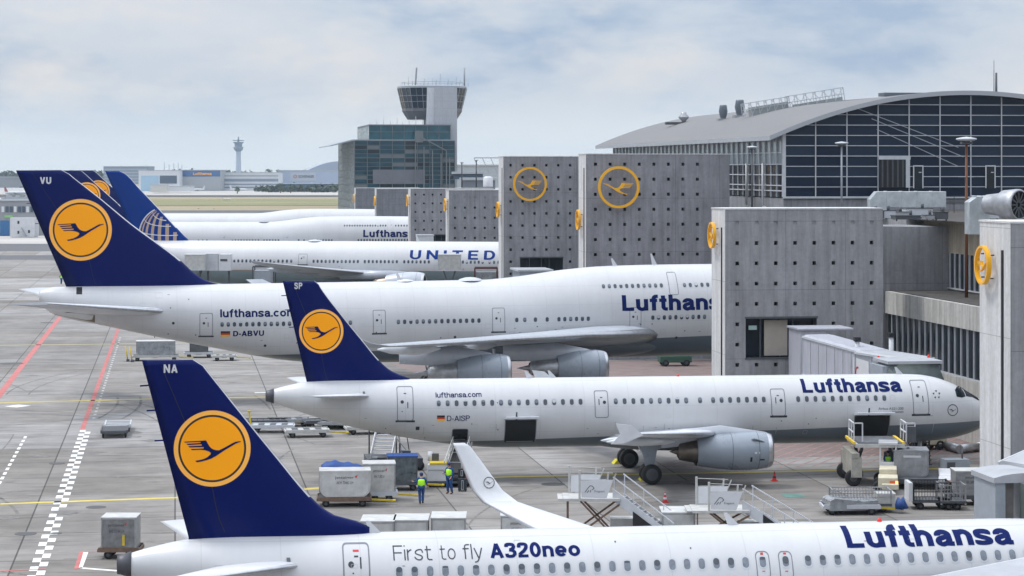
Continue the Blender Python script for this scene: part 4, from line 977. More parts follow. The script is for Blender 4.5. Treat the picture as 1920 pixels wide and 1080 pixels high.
while y < 300:
    b.quad([(-6.5-.17, y, .008), (-6.5+.17, y, .008), (-6.5+.17, y+1.35, .008), (-6.5-.17, y+1.35, .008)]); 
    y += 1.5
tag(b.build('red_line_marking', MR), kind='structure')
b = MB(); y = 176
while y < 262: b.quad([(-6.05, y, .008), (-5.85, y, .008), (-5.85, y+.9, .008), (-6.05, y+.9, .008)]); y += 2.4
tag(b.build('dotted_line_marking', mat('worn_marking_white', (.42, .42, .41), .85)), kind='structure')
line('red_line_marking', [(-14.2, 150), (-14.2, 520)], .55, MR)
line('yellow_line_marking', [(-60, 130.5), (-9.5, 131.8), (0, 132.9), (7, 135.2), (13.5, 138.3), (20, 139.1), (56, 139.2)], .55, MY)
line('yellow_line_marking', [(-90, 188), (-13.7, 188.9), (-1.6, 190.4), (20, 191), (56, 191.2)], .6, MY)
line('yellow_line_marking', [(-90, 250), (-6, 251), (56, 252)], .8, mat('faded_yellow', (.36, .33, .20), .9))
line('white_line_marking', [(6.5, 194.5), (12, 194.6)], .6, MW)
for nm, P, m in (('white_line_marking', [(148, 1065), (200, 1069), (250, 1073)], MW), ('white_line_marking', [(148, 1066), (160, 1035)], MW), ('red_line_marking', [(143, 1067), (153, 1034)], MR), ('pink_line_marking', [(158, 1035), (190, 1034)], MR), ('red_line_marking', [(0, 1071), (86, 1067)], MR)):
    line(nm, [tuple(gnd(*q)[:2]) for q in P], .3 if nm[0] == 'w' else .2, m, .009 if nm[0] != 'r' else .012)
# rubbed red hatching of the stand's no-parking zone
b = MB(); p0 = gnd(1448, 824); rr = random.Random(5)
for k in range(22):
    x0 = 28.5+k*1.05; y0 = 141.2+rr.uniform(-.1, .1); b.quad([(x0, y0, .009), (x0+.16, y0, .009), (x0+9.1, y0+14, .009), (x0+8.94, y0+14, .009)])
tag(b.build('red_hatch_marking', mat('worn_red', (.30, .19, .175), .9, var=.35, scale=1.2)), kind='structure')
RED2 = mat('reddish_apron', (.205, .155, .145), .9, var=.3, scale=.6, stretch=(1, 2.5, 1))
b = MB(); b.quad([(35, 146, .004), (53, 146, .004), (53, 158, .004), (31, 158, .004)]); b.quad([(24, 195, .004), (53, 195, .004), (53, 222, .004), (20, 222, .004)]); tag(b.build('reddish_paving', RED2), kind='structure')
line('white_kerb_marking', [(31, 156.5), (39, 156.2)], .4, MW, .012)
b = MB(); b.quad([tuple(gnd(1463, 925))[:2]+(.01,), tuple(gnd(1500, 926))[:2]+(.01,), tuple(gnd(1512, 932))[:2]+(.01,), tuple(gnd(1473, 933))[:2]+(.01,)]); tag(b.build('green_marking', mat('faded_green', (.10, .20, .17), .85, var=.3, scale=1)), kind='structure')
TYRE = mat('tyre_rubber_film', (.17, .16, .15), .9, var=.45, scale=1.5); rr = random.Random(21); b = MB()
for k in range(60):
    x, y, a, cv = rr.uniform(-22, 34), rr.uniform(108, 235), rr.choice((0, PI, PI/2, .6, -.5))+rr.uniform(-.25, .25), rr.uniform(-.035, .035); n_ = rr.randrange(8, 22); P = []
    for j in range(n_): P.append((x, y)); x += math.cos(a)*1.3; y += math.sin(a)*1.3; a += cv*1.3
    wd = rr.choice((.10, .14, .2))
    for off in ((0,) if k % 3 else (-.9, .9)):
        for p_, q2 in zip(P[:-1], P[1:]):
            p3, q3 = Vector((*p_, .006)), Vector((*q2, .006)); n3 = (q3-p3).normalized().cross(Vector((0, 0, 1))); o3 = n3*off; n3 = n3*wd/2
            if -60 < p3.x < 45: b.quad([p3-n3+o3, q3-n3+o3, q3+n3+o3, p3+n3+o3])
tag(b.build('tyre_marks', TYRE), kind='structure')
OIL = mat('oil_stain', (.16, .15, .14), .6, var=.5, scale=2.5); b = MB()
for k in range(70):
    x, y, r_ = rr.uniform(-20, 40), rr.uniform(108, 230), rr.uniform(.15, .9); V_ = [(x+r_*rr.uniform(.5, 1.2)*math.cos(t*PI/9), y+r_*rr.uniform(.5, 1.2)*math.sin(t*PI/9), .005+.0001*k) for t in range(18)]
    b.bm.faces.new([b.bm.verts.new(v) for v in V_])
tag(b.build('oil_stains', OIL), kind='structure')
COVER = mat('cast_iron', (.075, .075, .075), .7, var=.3, scale=5)
for i, (px, py, w_) in enumerate(((180, 951, .55), (107, 869, .5), (48, 1001, .55), (88, 605, .8), (20, 682, 1.2), (1037, 908, .7), (1118, 915, .7), (1670, 886, .7), (105, 1000, .3))):
    p = gnd(px, py); b = MB(); b.cyl((p.x, p.y, .0), (p.x, p.y, .014), w_, n=20, smooth=False)
    tag(b.build('drain_cover', COVER), ['round dark drain cover left of the NA fin above the covered trolley', 'round drain cover beside the chequered line, left of the NA fin', 'drain cover low on the far left of the chequered line', 'drain cover left of the jumbo tail between red lines', 'drain cover on the bare apron left of the red line', 'first drain cover right of the far winglet', 'second drain cover right of the far winglet', 'drain cover below the forward cargo loader', 'small drain cover on the left apron edge'][i], 'drain cover', 'drain covers set in the apron')
b = MB(); p = gnd(33, 761.5); b.quad([p+Vector((-1.0, -.15, .01)), p+Vector((0, -1.1, .01)), p+Vector((1.0, .1, .01)), p+Vector((0, 1.1, .01))]); tag(b.build('diamond_marking', MW), kind='structure')

# ------------------------------------------------------------------ pier towers with square holes
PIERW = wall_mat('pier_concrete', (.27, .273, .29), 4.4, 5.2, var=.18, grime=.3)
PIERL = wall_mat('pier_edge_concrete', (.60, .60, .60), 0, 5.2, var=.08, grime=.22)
PIERN = wall_mat('near_pier_concrete', (.30, .30, .31), 4.4, 4.9, grime=.3)
SIGNM = YSIGN
def tower(label, px, d, w_, y_top, depth=4.3, cols=(), rows=(), hole=.3, skip=None, m=PIERW, opening=None, blind=(), slot=True):
    """px: pixel column of the near left corner; w_: width along X; holes at given offsets"""
    c = at(px, y_top, d); x0, y0, zt = c.x, c.y, c.z
    r = empty('pier_tower', (x0, y0, 0), 0, label, 'pier tower', 'concrete pier towers along the stands')
    b = MB(); xs = sorted({0.0, w_} | {v for q in cols for v in (q-hole/2, q+hole/2) if 0 < v < w_} | ({opening[0], opening[1]} if opening else set()))
    zs = sorted({0.0, zt} | {v for q in rows for v in (q-hole/2, q+hole/2) if 0 < v < zt} | ({opening[2], opening[3]} if opening else set()))
    def is_hole(cx, cz):
        if opening and opening[0] < cx < opening[1] and opening[2] < cz < opening[3]: return 2
        for i, q in enumerate(cols):
            for j, v in enumerate(rows):
                if abs(cx-q) < hole/2 and abs(cz-v) < hole/2:
                    if opening and opening[0]-.4 < q < opening[1]+.4 and opening[2]-.2 < v < opening[3]+.2: return 0
                    return 3 if j in blind else 1
        return 0
    for i in range(len(xs)-1):
        for j in range(len(zs)-1):
            a, e, f, g = xs[i], xs[i+1], zs[j], zs[j+1]; k = is_hole((a+e)/2, (f+g)/2)
            if not k: b.quad([(a, 0, f), (e, 0, f), (e, 0, g), (a, 0, g)])
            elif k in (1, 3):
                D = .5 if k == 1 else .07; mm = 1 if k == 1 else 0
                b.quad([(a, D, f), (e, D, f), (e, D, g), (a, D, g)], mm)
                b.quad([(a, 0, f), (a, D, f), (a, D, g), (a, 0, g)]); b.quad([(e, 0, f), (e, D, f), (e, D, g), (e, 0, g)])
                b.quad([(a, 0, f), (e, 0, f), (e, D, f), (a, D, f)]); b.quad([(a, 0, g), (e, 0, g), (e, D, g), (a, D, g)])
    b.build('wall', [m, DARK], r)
    if opening:
        o = opening; q = MB(); D = .9
        q.quad([(o[0], D, o[2]), (o[1], D, o[2]), (o[1], D, o[3]), (o[0], D, o[3])], 0)
        for s in ([(o[0], 0, o[2]), (o[0], D, o[2]), (o[0], D, o[3]), (o[0], 0, o[3])], [(o[1], 0, o[2]), (o[1], D, o[2]), (o[1], D, o[3]), (o[1], 0, o[3])], [(o[0], 0, o[2]), (o[1], 0, o[2]), (o[1], D, o[2]), (o[0], D, o[2])], [(o[0], 0, o[3]), (o[1], 0, o[3]), (o[1], D, o[3]), (o[0], D, o[3])]): q.quad(s, 1)
        op = q.build('gate_opening', [GLASSD, DGREY], r)
        q = MB(); q.bx((o[0]-.06, -.05, o[3]), (o[1]+.06, .1, o[3]+.14)); q.bx((o[0]-.06, -.05, o[2]-.1), (o[1]+.06, .1, o[2]))
        for t in (0, .24, .52, .7, 1): q.bx((o[0]+(o[1]-o[0])*t-.05, .75, o[2]), (o[0]+(o[1]-o[0])*t+.05, .85, o[3]))
        q.build('opening_frame', DGREY, op)
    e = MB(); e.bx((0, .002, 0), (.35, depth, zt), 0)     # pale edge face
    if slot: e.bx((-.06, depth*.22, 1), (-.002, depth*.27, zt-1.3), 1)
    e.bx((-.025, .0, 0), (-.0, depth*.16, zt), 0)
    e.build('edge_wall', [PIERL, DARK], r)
    e = MB(); e.bx((.352, 1.0 if opening else .55, 0), (w_-.002, depth, zt-.003), 0); e.build('core', [m], r)
    e = MB(); e.bx((-.05, -.05, zt), (w_+.03, depth+.03, zt+.09)); e.build('coping', PIERL, r)
    return r, zt
def emblem_sign(parent_tower, label, c, R, face, flip=1):
    """ring and crane in amber enamel standing off the wall. face: 'Y' (front wall) or 'X' (edge wall)"""
    b = MB(); n = 56
    for k in range(n):
        a0, a1 = 2*PI*k/n, 2*PI*(k+1)/n
        P = [(math.cos(a)*r_, math.sin(a)*r_) for r_, a in ((R, a0), (R, a1), (R*.88, a1), (R*.88, a0))]
        b.prism([(p[0], 0, p[1]) for p in P], (0, -.22, 0))
    ring = b
    root = empty('emblem_sign', c, 0 if face == 'Y' else -PI/2, label, 'sign', 'amber round emblem signs on the pier towers')
    bmesh.ops.remove_doubles(ring.bm, verts=ring.bm.verts, dist=1e-4)
    inner = [f for f in ring.bm.faces if abs(f.normal.y) < .5 and abs((f.calc_center_median().xz).normalized().dot(f.normal.xz)) < .5]
    bmesh.ops.delete(ring.bm, geom=inner, context='FACES_ONLY')
    ring.build('ring', SIGNM, root)
    q = MB(); q.prism([(x, -.04, z) for x, z in crane(0, 0, R*.97, flip)], (0, -.14, 0)); q.build('crane', SIGNM, root)
    q = MB()
    for a in (.6, 2.5, 3.9, 5.5): q.cyl((math.cos(a)*R*.93, .05, math.sin(a)*R*.93), (math.cos(a)*R*.93, .2, math.sin(a)*R*.93), .04, n=6)
    q.build('bracket', DGREY, root)
    return root
def zat(py, d): return H-(py-HZ)*d/F
dC, dD, dB, dA, dE, dF_ = 227, 280, 167, 110.7, 338, 393
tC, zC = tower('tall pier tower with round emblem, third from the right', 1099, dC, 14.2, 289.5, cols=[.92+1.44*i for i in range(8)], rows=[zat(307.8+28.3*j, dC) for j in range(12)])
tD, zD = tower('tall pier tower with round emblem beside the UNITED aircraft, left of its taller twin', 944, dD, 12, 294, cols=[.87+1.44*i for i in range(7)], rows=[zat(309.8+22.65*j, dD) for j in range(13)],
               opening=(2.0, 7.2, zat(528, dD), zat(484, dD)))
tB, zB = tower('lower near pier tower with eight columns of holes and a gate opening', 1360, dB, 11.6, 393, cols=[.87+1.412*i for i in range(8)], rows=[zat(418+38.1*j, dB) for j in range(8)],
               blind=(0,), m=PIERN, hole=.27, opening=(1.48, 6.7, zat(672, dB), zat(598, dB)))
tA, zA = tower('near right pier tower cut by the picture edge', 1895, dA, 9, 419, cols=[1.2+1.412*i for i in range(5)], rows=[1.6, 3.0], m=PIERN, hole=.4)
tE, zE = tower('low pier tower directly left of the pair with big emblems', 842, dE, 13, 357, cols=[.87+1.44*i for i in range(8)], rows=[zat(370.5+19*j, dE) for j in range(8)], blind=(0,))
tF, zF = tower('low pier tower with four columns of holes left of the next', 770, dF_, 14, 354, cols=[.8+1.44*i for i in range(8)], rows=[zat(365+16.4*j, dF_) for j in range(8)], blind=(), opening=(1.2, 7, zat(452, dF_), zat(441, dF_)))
GRID = wall_mat('tiled_pier_wall', (.20, .21, .23), 1.15, 1.15, board=.35)
tG, zG = tower('tiled grey pier wall right of the glass control building', 706, 459, 14, 354.5, m=GRID)
tH, zH = tower('narrow tiled pier wall in front of the glass control building', 667, 512, 14, 353, m=GRID)
for lab, px, py, d in (('round emblem on the front of the tower nearer the terminal hall', 1159, 351, dC), ('round emblem on the front of the tower beside the UNITED aircraft', 993, 345, dD)):
    p = at(px, py, d); emblem_sign(None, lab, (p.x, p.y-.2, p.z), 2.03, 'Y', -1)
for lab, px, py, d, R in (('emblem seen edge-on on the near right tower', 1849, 497, dA, .95), ('emblem seen edge-on on the tower behind the two-engine airliner', 1339, 441, dB, .95), ('emblem seen edge-on on the third tower edge', 1087, 412, dC, 1.0), ('emblem seen edge-on above the letter D of UNITED', 936, 393, dD, .95),
                           ('small emblem edge-on on the low tower', 836.5, 384, dE, .95), ('small emblem edge-on above the Lufthansa lettering', 765.5, 376, dF_, 1.0), ('tiny emblem edge-on on the tiled wall', 704, 377, 459, .95), ('tiny emblem edge-on beside the glass building', 664.5, 372, 512, .95)):
    X = 39.0 if d == dA else None
    base = {dA: 1895, dB: 1360, dC: 1099, dD: 944, dE: 842, dF_: 770, 459: 706, 512: 667}[d]; c0 = at(base, 300, d); dd = onX(px, c0.x-.2); p = at(px, py, dd)
    emblem_sign(None, lab, (c0.x-.26, p.y, H-(py-HZ)*dd/F), R, 'X', 1)
b = MB(); b.bx((3.0, .62, zat(669, dB)), (4.7, .74, zat(602, dB))); b.build('infill_panel', mat('beige_panel', (.40, .36, .31), .7, var=.1, scale=1.5), tB)
b = MB(); b.bx((1.85, .60, zat(620, dB)), (2.45, .64, zat(612, dB))); b.build('pale_sign', mat('pale_green_sign', (.45, .62, .58), .5), tB)
# jet-bridge head showing in the opening of the tower beside the UNITED aircraft
# ------------------------------------------------------------------ terminal buildings
FAC = wall_mat('parapet_panels', (.50, .49, .46), 0, 0, var=.12, grime=.4, jy=1.45); BEIGE = wall_mat('beige_wall', (.36, .31, .24), 0, 0, grime=.3)
ROOFG = mat('gravel_roof', (.06, .055, .05), .95, var=.5, scale=1.2); RIB = mat('metal_sheet', (.36, .38, .40), .45, .3, var=.12, scale=.5)
r = empty('pier_building', (53, 110, 0), 0, 'long pier building between the two near towers with dark ribbon windows', 'building')
X0 = 0.0; Y0, Y1 = 0, 67
b = MB(); b.bx((X0, Y0, 0), (5, Y1, 4.2)); b.bx((X0+.35, Y0, 4.2), (5, Y1, 7.6)); b.build('lower_wall', [FAC], r)
b = MB(); b.bx((X0-.06, Y0, 7.6), (5, Y1, 9.25)); q_ = b.build('parapet', [FAC], r)
b = MB(); b.bx((X0+.3, Y0, 9.25), (5, Y1, 9.3)); b.build('terrace', ROOFG, r)
def ribbon_window(x, z0, z1_, step):
    g = MB(); g.quad([(x, Y0, z0), (x, Y1, z0), (x, Y1, z1_), (x, Y0, z1_)]); w_ = g.build('window', GLASSD, r); f = MB(); y = Y0
    while y < Y1: f.bx((x-.12, y, z0), (x-.003, y+.09, z1_)); y += step
    f.bx((x-.14, Y0, z0-.09), (x-.003, Y1, z0)); f.build('window_frame', LGREY, w_)
ribbon_window(X0+.2, 4.3, 7.6, 1.3)
b = MB(); b.bx((5.0, 0, 9.3), (50, Y1, 14.35)); b.build('upper_wall', BEIGE, r); b = MB(); b.bx((4.9, -.1, 12.1), (4.99, Y1, 14.4)); b.bx((4.86, -.1, 14.4), (50, Y1+.02, 14.52)); b.build('fascia', BEIGE, r)
ribbon_window(4.94, 9.5, 12.1, 1.1)
b = MB(); b.bx((-.3, Y1-6, 0), (5.2, Y1-.01, 14.1)); b.bx((5.2, Y1-7, 0), (6.2, Y1-.02, 14.35), 1); b.build('link_wall', [PIERN, FAC], r)
b = MB(); b.bx((3.6, -.1, 14.53), (50, 104, 14.6)); b.build('roof', ROOFG, r)
b = MB(); b.bx((3.5, Y1+.0, 0), (50, 103.9, 14.5)); b.build('rear_wing', PIERN, r)
# hall with the vaulted roof
HX0, HX1, HY0, HY1 = 56.5, 92.0, 214.2, 301.0; HW = HX1-HX0; ZE, ZA = 21.8, 25.45; ZB = 15.8
def arch(x): t = (x-HX0)/HW*2-1; return ZE+(ZA-ZE)*(1-abs(t)**2.0)
hall = empty('terminal_hall', (0, 0, 0), 0, 'glazed terminal hall under a long vaulted grey roof', 'building')
b = MB(); n = 40; xs = [HX0-1.6+(HW+3.2)*i/n for i in range(n+1)]
def az(x): return arch(x) if HX0 <= x <= HX1 else ZE-(abs(x-(HX0 if x < HX0 else HX1)))*.42
top = [(x, az(x)+.42) for x in xs]; bot = [(x, az(x)) for x in xs]
for i in range(n):
    y0, y1 = HY0-.9, HY1+4
    b.quad([(top[i][0], y0, top[i][1]), (top[i+1][0], y0, top[i+1][1]), (top[i+1][0], y1, top[i+1][1]), (top[i][0], y1, top[i][1])], 0).smooth = True
    b.quad([(bot[i][0], y0, bot[i][1]), (bot[i+1][0], y0, bot[i+1][1]), (bot[i+1][0], y1, bot[i+1][1]), (bot[i][0], y1, bot[i][1])], 1)
    for y in (y0, y1): b.quad([(bot[i][0], y, bot[i][1]), (bot[i+1][0], y, bot[i+1][1]), (top[i+1][0], y, top[i+1][1]), (top[i][0], y, top[i][1])], 2)
for i in (0, n): b.quad([(bot[i][0], y0, bot[i][1]), (bot[i][0], y1, bot[i][1]), (top[i][0], y1, top[i][1]), (top[i][0], y0, top[i][1])], 2)
ROOFM = mat('seamed_roof', (.165, .16, .16), .55, .2, var=.12, scale=.25, stretch=(3, .3, 1))
rf = b.build('roof', [ROOFM, DGREY, mat('roof_edge_metal', (.40, .42, .45), .4, .4)], hall)
# front glass and mullions
b = MB(); P = [(HX0, HY0, ZB)]+[(HX0+HW*i/n, HY0, arch(HX0+HW*i/n)-.02) for i in range(n+1)]+[(HX1, HY0, ZB)]
V_ = [b.bm.verts.new(p) for p in P]
for t in tessellate_polygon([[Vector((p[0], p[2], 0)) for p in P]]):
    try: b.bm.faces.new([V_[k] for k in t])
    except ValueError: pass
GM = bpy.data.materials.new('navy_glass'); GM.use_nodes = True; t = GM.node_tree; g_ = t.nodes['Principled BSDF']; g_.inputs['Roughness'].default_value = .16; g_.inputs['Specular IOR Level'].default_value = .2
c_ = t.nodes.new('ShaderNodeTexCoord'); s_ = t.nodes.new('ShaderNodeSeparateXYZ'); k_ = t.nodes.new('ShaderNodeCombineXYZ'); br = t.nodes.new('ShaderNodeTexBrick'); br.offset = 0
for i_, (src, off) in enumerate(((0, -HX0-.02), (2, -ZB))):
    a_ = t.nodes.new('ShaderNodeMath'); a_.operation = 'ADD'; a_.inputs[1].default_value = off; t.links.new(s_.outputs[src], a_.inputs[0]); t.links.new(a_.outputs[0], k_.inputs[i_])
t.links.new(c_.outputs['Object'], s_.inputs[0]); t.links.new(k_.outputs[0], br.inputs[0]); br.inputs['Scale'].default_value = 1; br.inputs['Brick Width'].default_value = 3.03; br.inputs['Row Height'].default_value = .97; br.inputs['Mortar Size'].default_value = 0
br.inputs['Color1'].default_value = (.003, .010, .030, 1); br.inputs['Color2'].default_value = (.016, .030, .055, 1); t.links.new(br.outputs[0], g_.inputs['Base Color'])
gl = b.build('glass_front', GM, hall)
b = MB(); FR = .045
for k in range(12):
    x = HX0+3.03*k+.02
    if x < HX1: b.bx((x-FR, HY0-.14, ZB), (x+FR, HY0-.01, arch(x)-.05))
for k in range(10):
    z = ZB+.97*k; 
    if z < ZE+.1: xa, xb = HX0, HX1
    else:
        q = math.sqrt(max(0, 1-(z-ZE)/(ZA-ZE))); xa, xb = HX0+HW/2*(1-q)+.2, HX1-HW/2*(1-q)-.2
    if xb > xa: b.bx((xa, HY0-.12, z-.035), (xb, HY0-.012, z+.035))
b.bx((HX0-.1, HY0-.2, ZB-.1), (HX1, HY0-.0, ZB+.08)); b.bx((HX0-.16, HY0-.16, ZB), (HX0+.16, HY0+.16, ZE-.02))
fr = b.build('mullion_frame', LGREY, gl)
# thin diagonal bars added on the glass to imitate its reflections
b = MB()
for z0, z1_, x0, x1 in ((24.2, 20.5, HX0+7, HX0+17), (23.2, 19.6, HX0+8.5, HX0+17.5), (22.2, 18.7, HX0+9, HX0+17)):
    b.beam((x0, HY0-.03, z0), (x1, HY0-.03, z1_), .02, .07)
b.build('glass_reflection_bar', GREYP, gl)
# big door panel, doors, side glazing
b = MB()
b.bx((HX0+9.15, HY0-.30, ZB+.9), (HX0+12.1, HY0-.16, ZB+3.55), 0); b.bx((HX0+9.1, HY0-.34, ZB+3.55), (HX0+12.2, HY0-.16, ZB+3.9), 1); b.bx((HX0+11.75, HY0-.34, ZB+.9), (HX0+12.15, HY0-.16, ZB+3.55), 1)
for k in range(5): b.bx((HX0+9.4+k*.5, HY0-.33, ZB+.95), (HX0+9.55+k*.5, HY0-.3, ZB+3.5), 2)
b.build('gate_panel', [DARK, LGREY, DGREY], hall)
for x in (HX0+13.0, HX0+20.1):
    b = MB(); b.bx((x-.5, HY0-.22, ZB+.85), (x-.4, HY0-.16, ZB+2.9)); b.bx((x+.4, HY0-.22, ZB+.85), (x+.5, HY0-.16, ZB+2.9)); b.bx((x-.5, HY0-.22, ZB+2.9), (x+.5, HY0-.16, ZB+3.0)); b.bx((x-.4, HY0-.2, ZB+.85), (x+.4, HY0-.17, ZB+2.9), 1)
    b.bx((x+.05, HY0-.26, ZB+2.3), (x+.3, HY0-.2, ZB+2.38)); dr = b.build('door', [WHITE, GLASSD], hall)
b = MB(); b.quad([(HX0, HY0, 18.9), (HX0, HY1, 18.9), (HX0, HY1, ZE), (HX0, HY0, ZE)], 0); b.quad([(HX0-.01, HY0, ZB), (HX0-.01, HY1, ZB), (HX0-.01, HY1, 18.9), (HX0-.01, HY0, 18.9)], 1)
b.quad([(HX0, HY1, ZB), (HX1, HY1, ZB), (HX1, HY1, ZE), (HX0, HY1, ZE)], 1); sg = b.build('side_glazing', [mat('sky_reflection_glass', (.30, .36, .38), .15, var=.2, scale=.5), GLASSD], hall)  # upper glazing is pale: reflected sky is put into its colour
b = MB(); y = HY0
k = 0
while y < HY1: b.bx((HX0-.16, y, 18.9), (HX0-.012, y+(.12 if k % 2 else .3), ZE)); b.bx((HX0-.16, y, ZB), (HX0-.022, y+.1, 18.9)); y += 2.2; k += 1
for z in (18.9, 17.9, 16.9, 16.4, 20.0): b.bx((HX0-.2, HY0, z-.05), (HX0-.022, HY1, z+.05))
b.build('side_mullion_frame', LGREY, sg)
for y in (HY0+6, HY0+12.5): 
    b = MB(); b.cyl((HX0-.5, y, ZB-.9), (HX0-.5, y, 19), .12, n=10); b.cyl((HX0-.5, y, ZB-.9), (HX0+.6, y, ZB-1.6), .12, n=8); b.build('downpipe', WHITE, hall)
b = MB(); b.bx((HX0-.0, HY0+.05, 14.0), (HX1, HY1, ZB-.1)); b.bx((HX0-3, HY0+1.5, 0), (HX1+10, HY1, 14.4)); b.build('base_wall', [PIERW], hall)
for k, x in enumerate((HX0+14.5, HX0+20.5, HX0+26.5)):
    pass
# roof plant of the hall
def on_arch(px, y): 
    d = onY(px, y); p = EYE+ray(px)*d; return p.x, arch(min(max(p.x, HX0), HX1))+.42
STEEL = mat('vent_blue_grey', (.13, .155, .185), .5, .3, var=.15, scale=2)
for px, y, s_, lab in ((1356, 262, 1.0, 'blue-grey roof vent stack on the hall, the left of the pair'), (1387, 258, 1.12, 'blue-grey roof vent stack on the hall, the right of the pair')):
    x, z = on_arch(px, y); b = MB(); b.lathe([(-1, .5), (.25, .42), (.6, .55), (1.3, .72), (2.0, .60), (2.25, .55), (2.25, .02)], (0, 0, 0), 'Z', 12); b.box((0, 0, 0), (1.8, 1.6, .5), 1)
    o = b.build('vent_stack', [STEEL, DULL], None, lab, loc=(x, y, z-.1)); o.scale = (s_*.72, s_*.72, s_*.78); tag(o, cat='roof vent', group='vents on the hall roof')
x, z = on_arch(1282, 285); b = MB(); b.lathe([(-1, .45), (.3, .4), (.9, .95), (1.15, .95), (1.7, .45), (2.0, .5), (2.0, .02)], (0, 0, 0), 'Z', 16); b.box((-1.5, 0, -.2), (3.6, 1.2, .5), 1)
o = b.build('vent_cowl', [DULL, DGREY], None, 'bulbous metal vent cowl on the far slope of the hall roof', loc=(x, 285, z)); o.scale = (.7, .7, .62); tag(o, cat='roof vent', group='vents on the hall roof')
for i, (px, y, L_) in enumerate(((1440, 250, 5.2), (1532, 250, 6.4))):
    x, z = on_arch(px, y); b = MB()
    for k in range(7):
        u = -L_/2+L_*k/6; b.beam((u, 0, .0), (u, 0, 1.5), .07); b.beam((u, 1.0, 0), (u, 1.0, 1.5), .07)
        if k < 6: b.beam((u, 0, .2), (u+L_/6, 0, 1.5), .05); b.beam((u+L_/6, 1, .2), (u, 1, 1.5), .05)
    for z_ in (1.5, .8): b.beam((-L_/2, 0, z_), (L_/2, 0, z_), .07); b.beam((-L_/2, 1, z_), (L_/2, 1, z_), .07)
    b.bx((-L_/2+.8, .1, -.4), (L_/2-.2, 1.4, (1.0 if i == 0 else .5)), 1)
    o = b.build('roof_plant', [LGREY, mat('plant_box', (.30, .33, .33), .6)], None, ['railed plant box right of the two vent stacks', 'lattice frame on the hall roof nearer the apex'][i], loc=(x, y, z-.2)); tag(o, cat='roof plant', group='plant frames on the hall roof'); o.rotation_euler = (0, -.16, 0)
x, z = on_arch(1650, 250); b = MB(); b.beam((-6, 0, .1), (6, 0, 1.2), .15, .25); b.beam((-6, .6, .2), (6, .6, 1.2), .1, .15); tag(b.build('roof_rail', RIB, None, 'slanting rail on the hall roof below the apex', loc=(x, 250, z-.2)), cat='roof rail')
x, z = on_arch(1868, 235); b = MB(); b.cyl((0, 0, -.5), (0, 0, 3.9), .16, .1); b.cyl((-.25, 0, 1), (-.25, 0, 5.2), .05, .03, n=6); tag(b.build('antenna_mast', DGREY, None, 'dark mast on the hall roof at upper right', loc=(x, 235, z)), cat='antenna')
b = MB(); b.bx((-3.0, 0, .0), (4.0, 2, .35)); tag(b.build('roof_hatch', STEEL, None, 'flat dark hatch along the hall roof apex', loc=(HX0+17, 228, arch(HX0+17)+.35)), cat='roof hatch')

# ducts and machinery on the pier roof
DUCT = mat('galvanised_duct', (.52, .56, .58), .38, .55, var=.25, scale=1.2)
def duct(label, px0, px1, yt, yb, d, bend=True, drop=1.6):
    p = at(px0, yt, d); q = at(px1, yt, d); L_ = (q-p).length; h = (yb-yt)*d/F; b = MB()
    b.prism([(0, 0, -h), (0, 0, -h*.55), (.6, 0, 0), (L_, 0, 0), (L_, 0, -h), (.9, 0, -h), (.0, 0, -h-(drop if bend else 0)), ][:7] if not bend else [(0, 0, -h-drop), (0, 0, -h*.5), (.55, 0, 0), (L_, 0, 0), (L_, 0, -h), (1.35, 0, -h), (1.35, 0, -h-drop)], (0, 1.5, 0))
    for k in range(1, 5): b.bx((L_*k/5+.1, -.04, -h-.04), (L_*k/5+.16, 1.54, .04))
    o = b.build('air_duct', DUCT, None, label, bevel=.03, loc=p); o.rotation_euler = (0, 0, -TH); tag(o, cat='air duct', group='silver ducts on the pier roof'); return o
duct('long silver duct behind the holed tower, left of the brown pole', 1631, 1774, 359, 389, 188, True, .9)
duct('silver elbow duct right of the brown pole', 1817, 1868, 368, 390, 150, True, 1.7)
p = at(1905, 384, 146); b = MB(); b.lathe([(-2.2, .62), (-1.2, .72), (-.9, .9), (0, .98), (.25, .98), (.3, .85, 1), (.1, .8, 1), (.1, .05, 1)], (0, 0, 0), 'X', 28)
for k in range(12): b.box((.2, .5*math.cos(k*PI/6), .5*math.sin(k*PI/6)), (.05, .09, .7), 2, rot=Matrix.Rotation(k*PI/6-PI/2, 3, 'X'))
o = b.build('exhaust_fan', [DULL, DARK, DGREY], None, 'big round fan housing on the roof at right edge', loc=p); o.rotation_euler = (0, 0, -1.0); tag(o, cat='fan')
rr = random.Random(11)
for k in range(9):
    px = 1640+k*21 if k < 7 else 1850+20*(k-7); d = 172+rr.uniform(0, 12); p = at(px, 400, d); z = 14.6; b = MB(); w_, dp, h = rr.uniform(.6, 2.2), rr.uniform(.6, 1.5), rr.uniform(.35, .95)
    b.bx((-w_/2, 0, .12), (w_/2, dp, h)); b.bx((-w_/2-.05, -.03, h), (w_/2+.05, dp+.03, h+.06), 1)
    for q in (-w_/2+.1, w_/2-.1): b.bx((q-.05, .1, 0), (q+.05, .2, .12), 1)
    b.cyl((w_*.2, dp/2, h), (w_*.2, dp/2, h+.4), .12, n=8, mi=1)
    tag(b.build('roof_unit', [[DGREY, LGREY, DULL][k % 3], DGREY], None, 'small roof unit %s' % ['at the left end of the long duct', 'under the long duct, second from left', 'under the long duct, third from left', 'under the middle of the long duct', 'under the right half of the long duct', 'at the right end of the long duct', 'left of the brown pole', 'under the round fan', 'at the right edge'][k], loc=(p.x, p.y, z)), cat='roof unit', group='small units on the pier roof')
p = at(1660, 400, 176); b = MB()
for k in range(16): b.beam((k*1.15, 0, 0), (k*1.15, 0, 1.35), .05)
for z in (1.35, .75): b.beam((0, 0, z), (17.3, 0, z), .05)
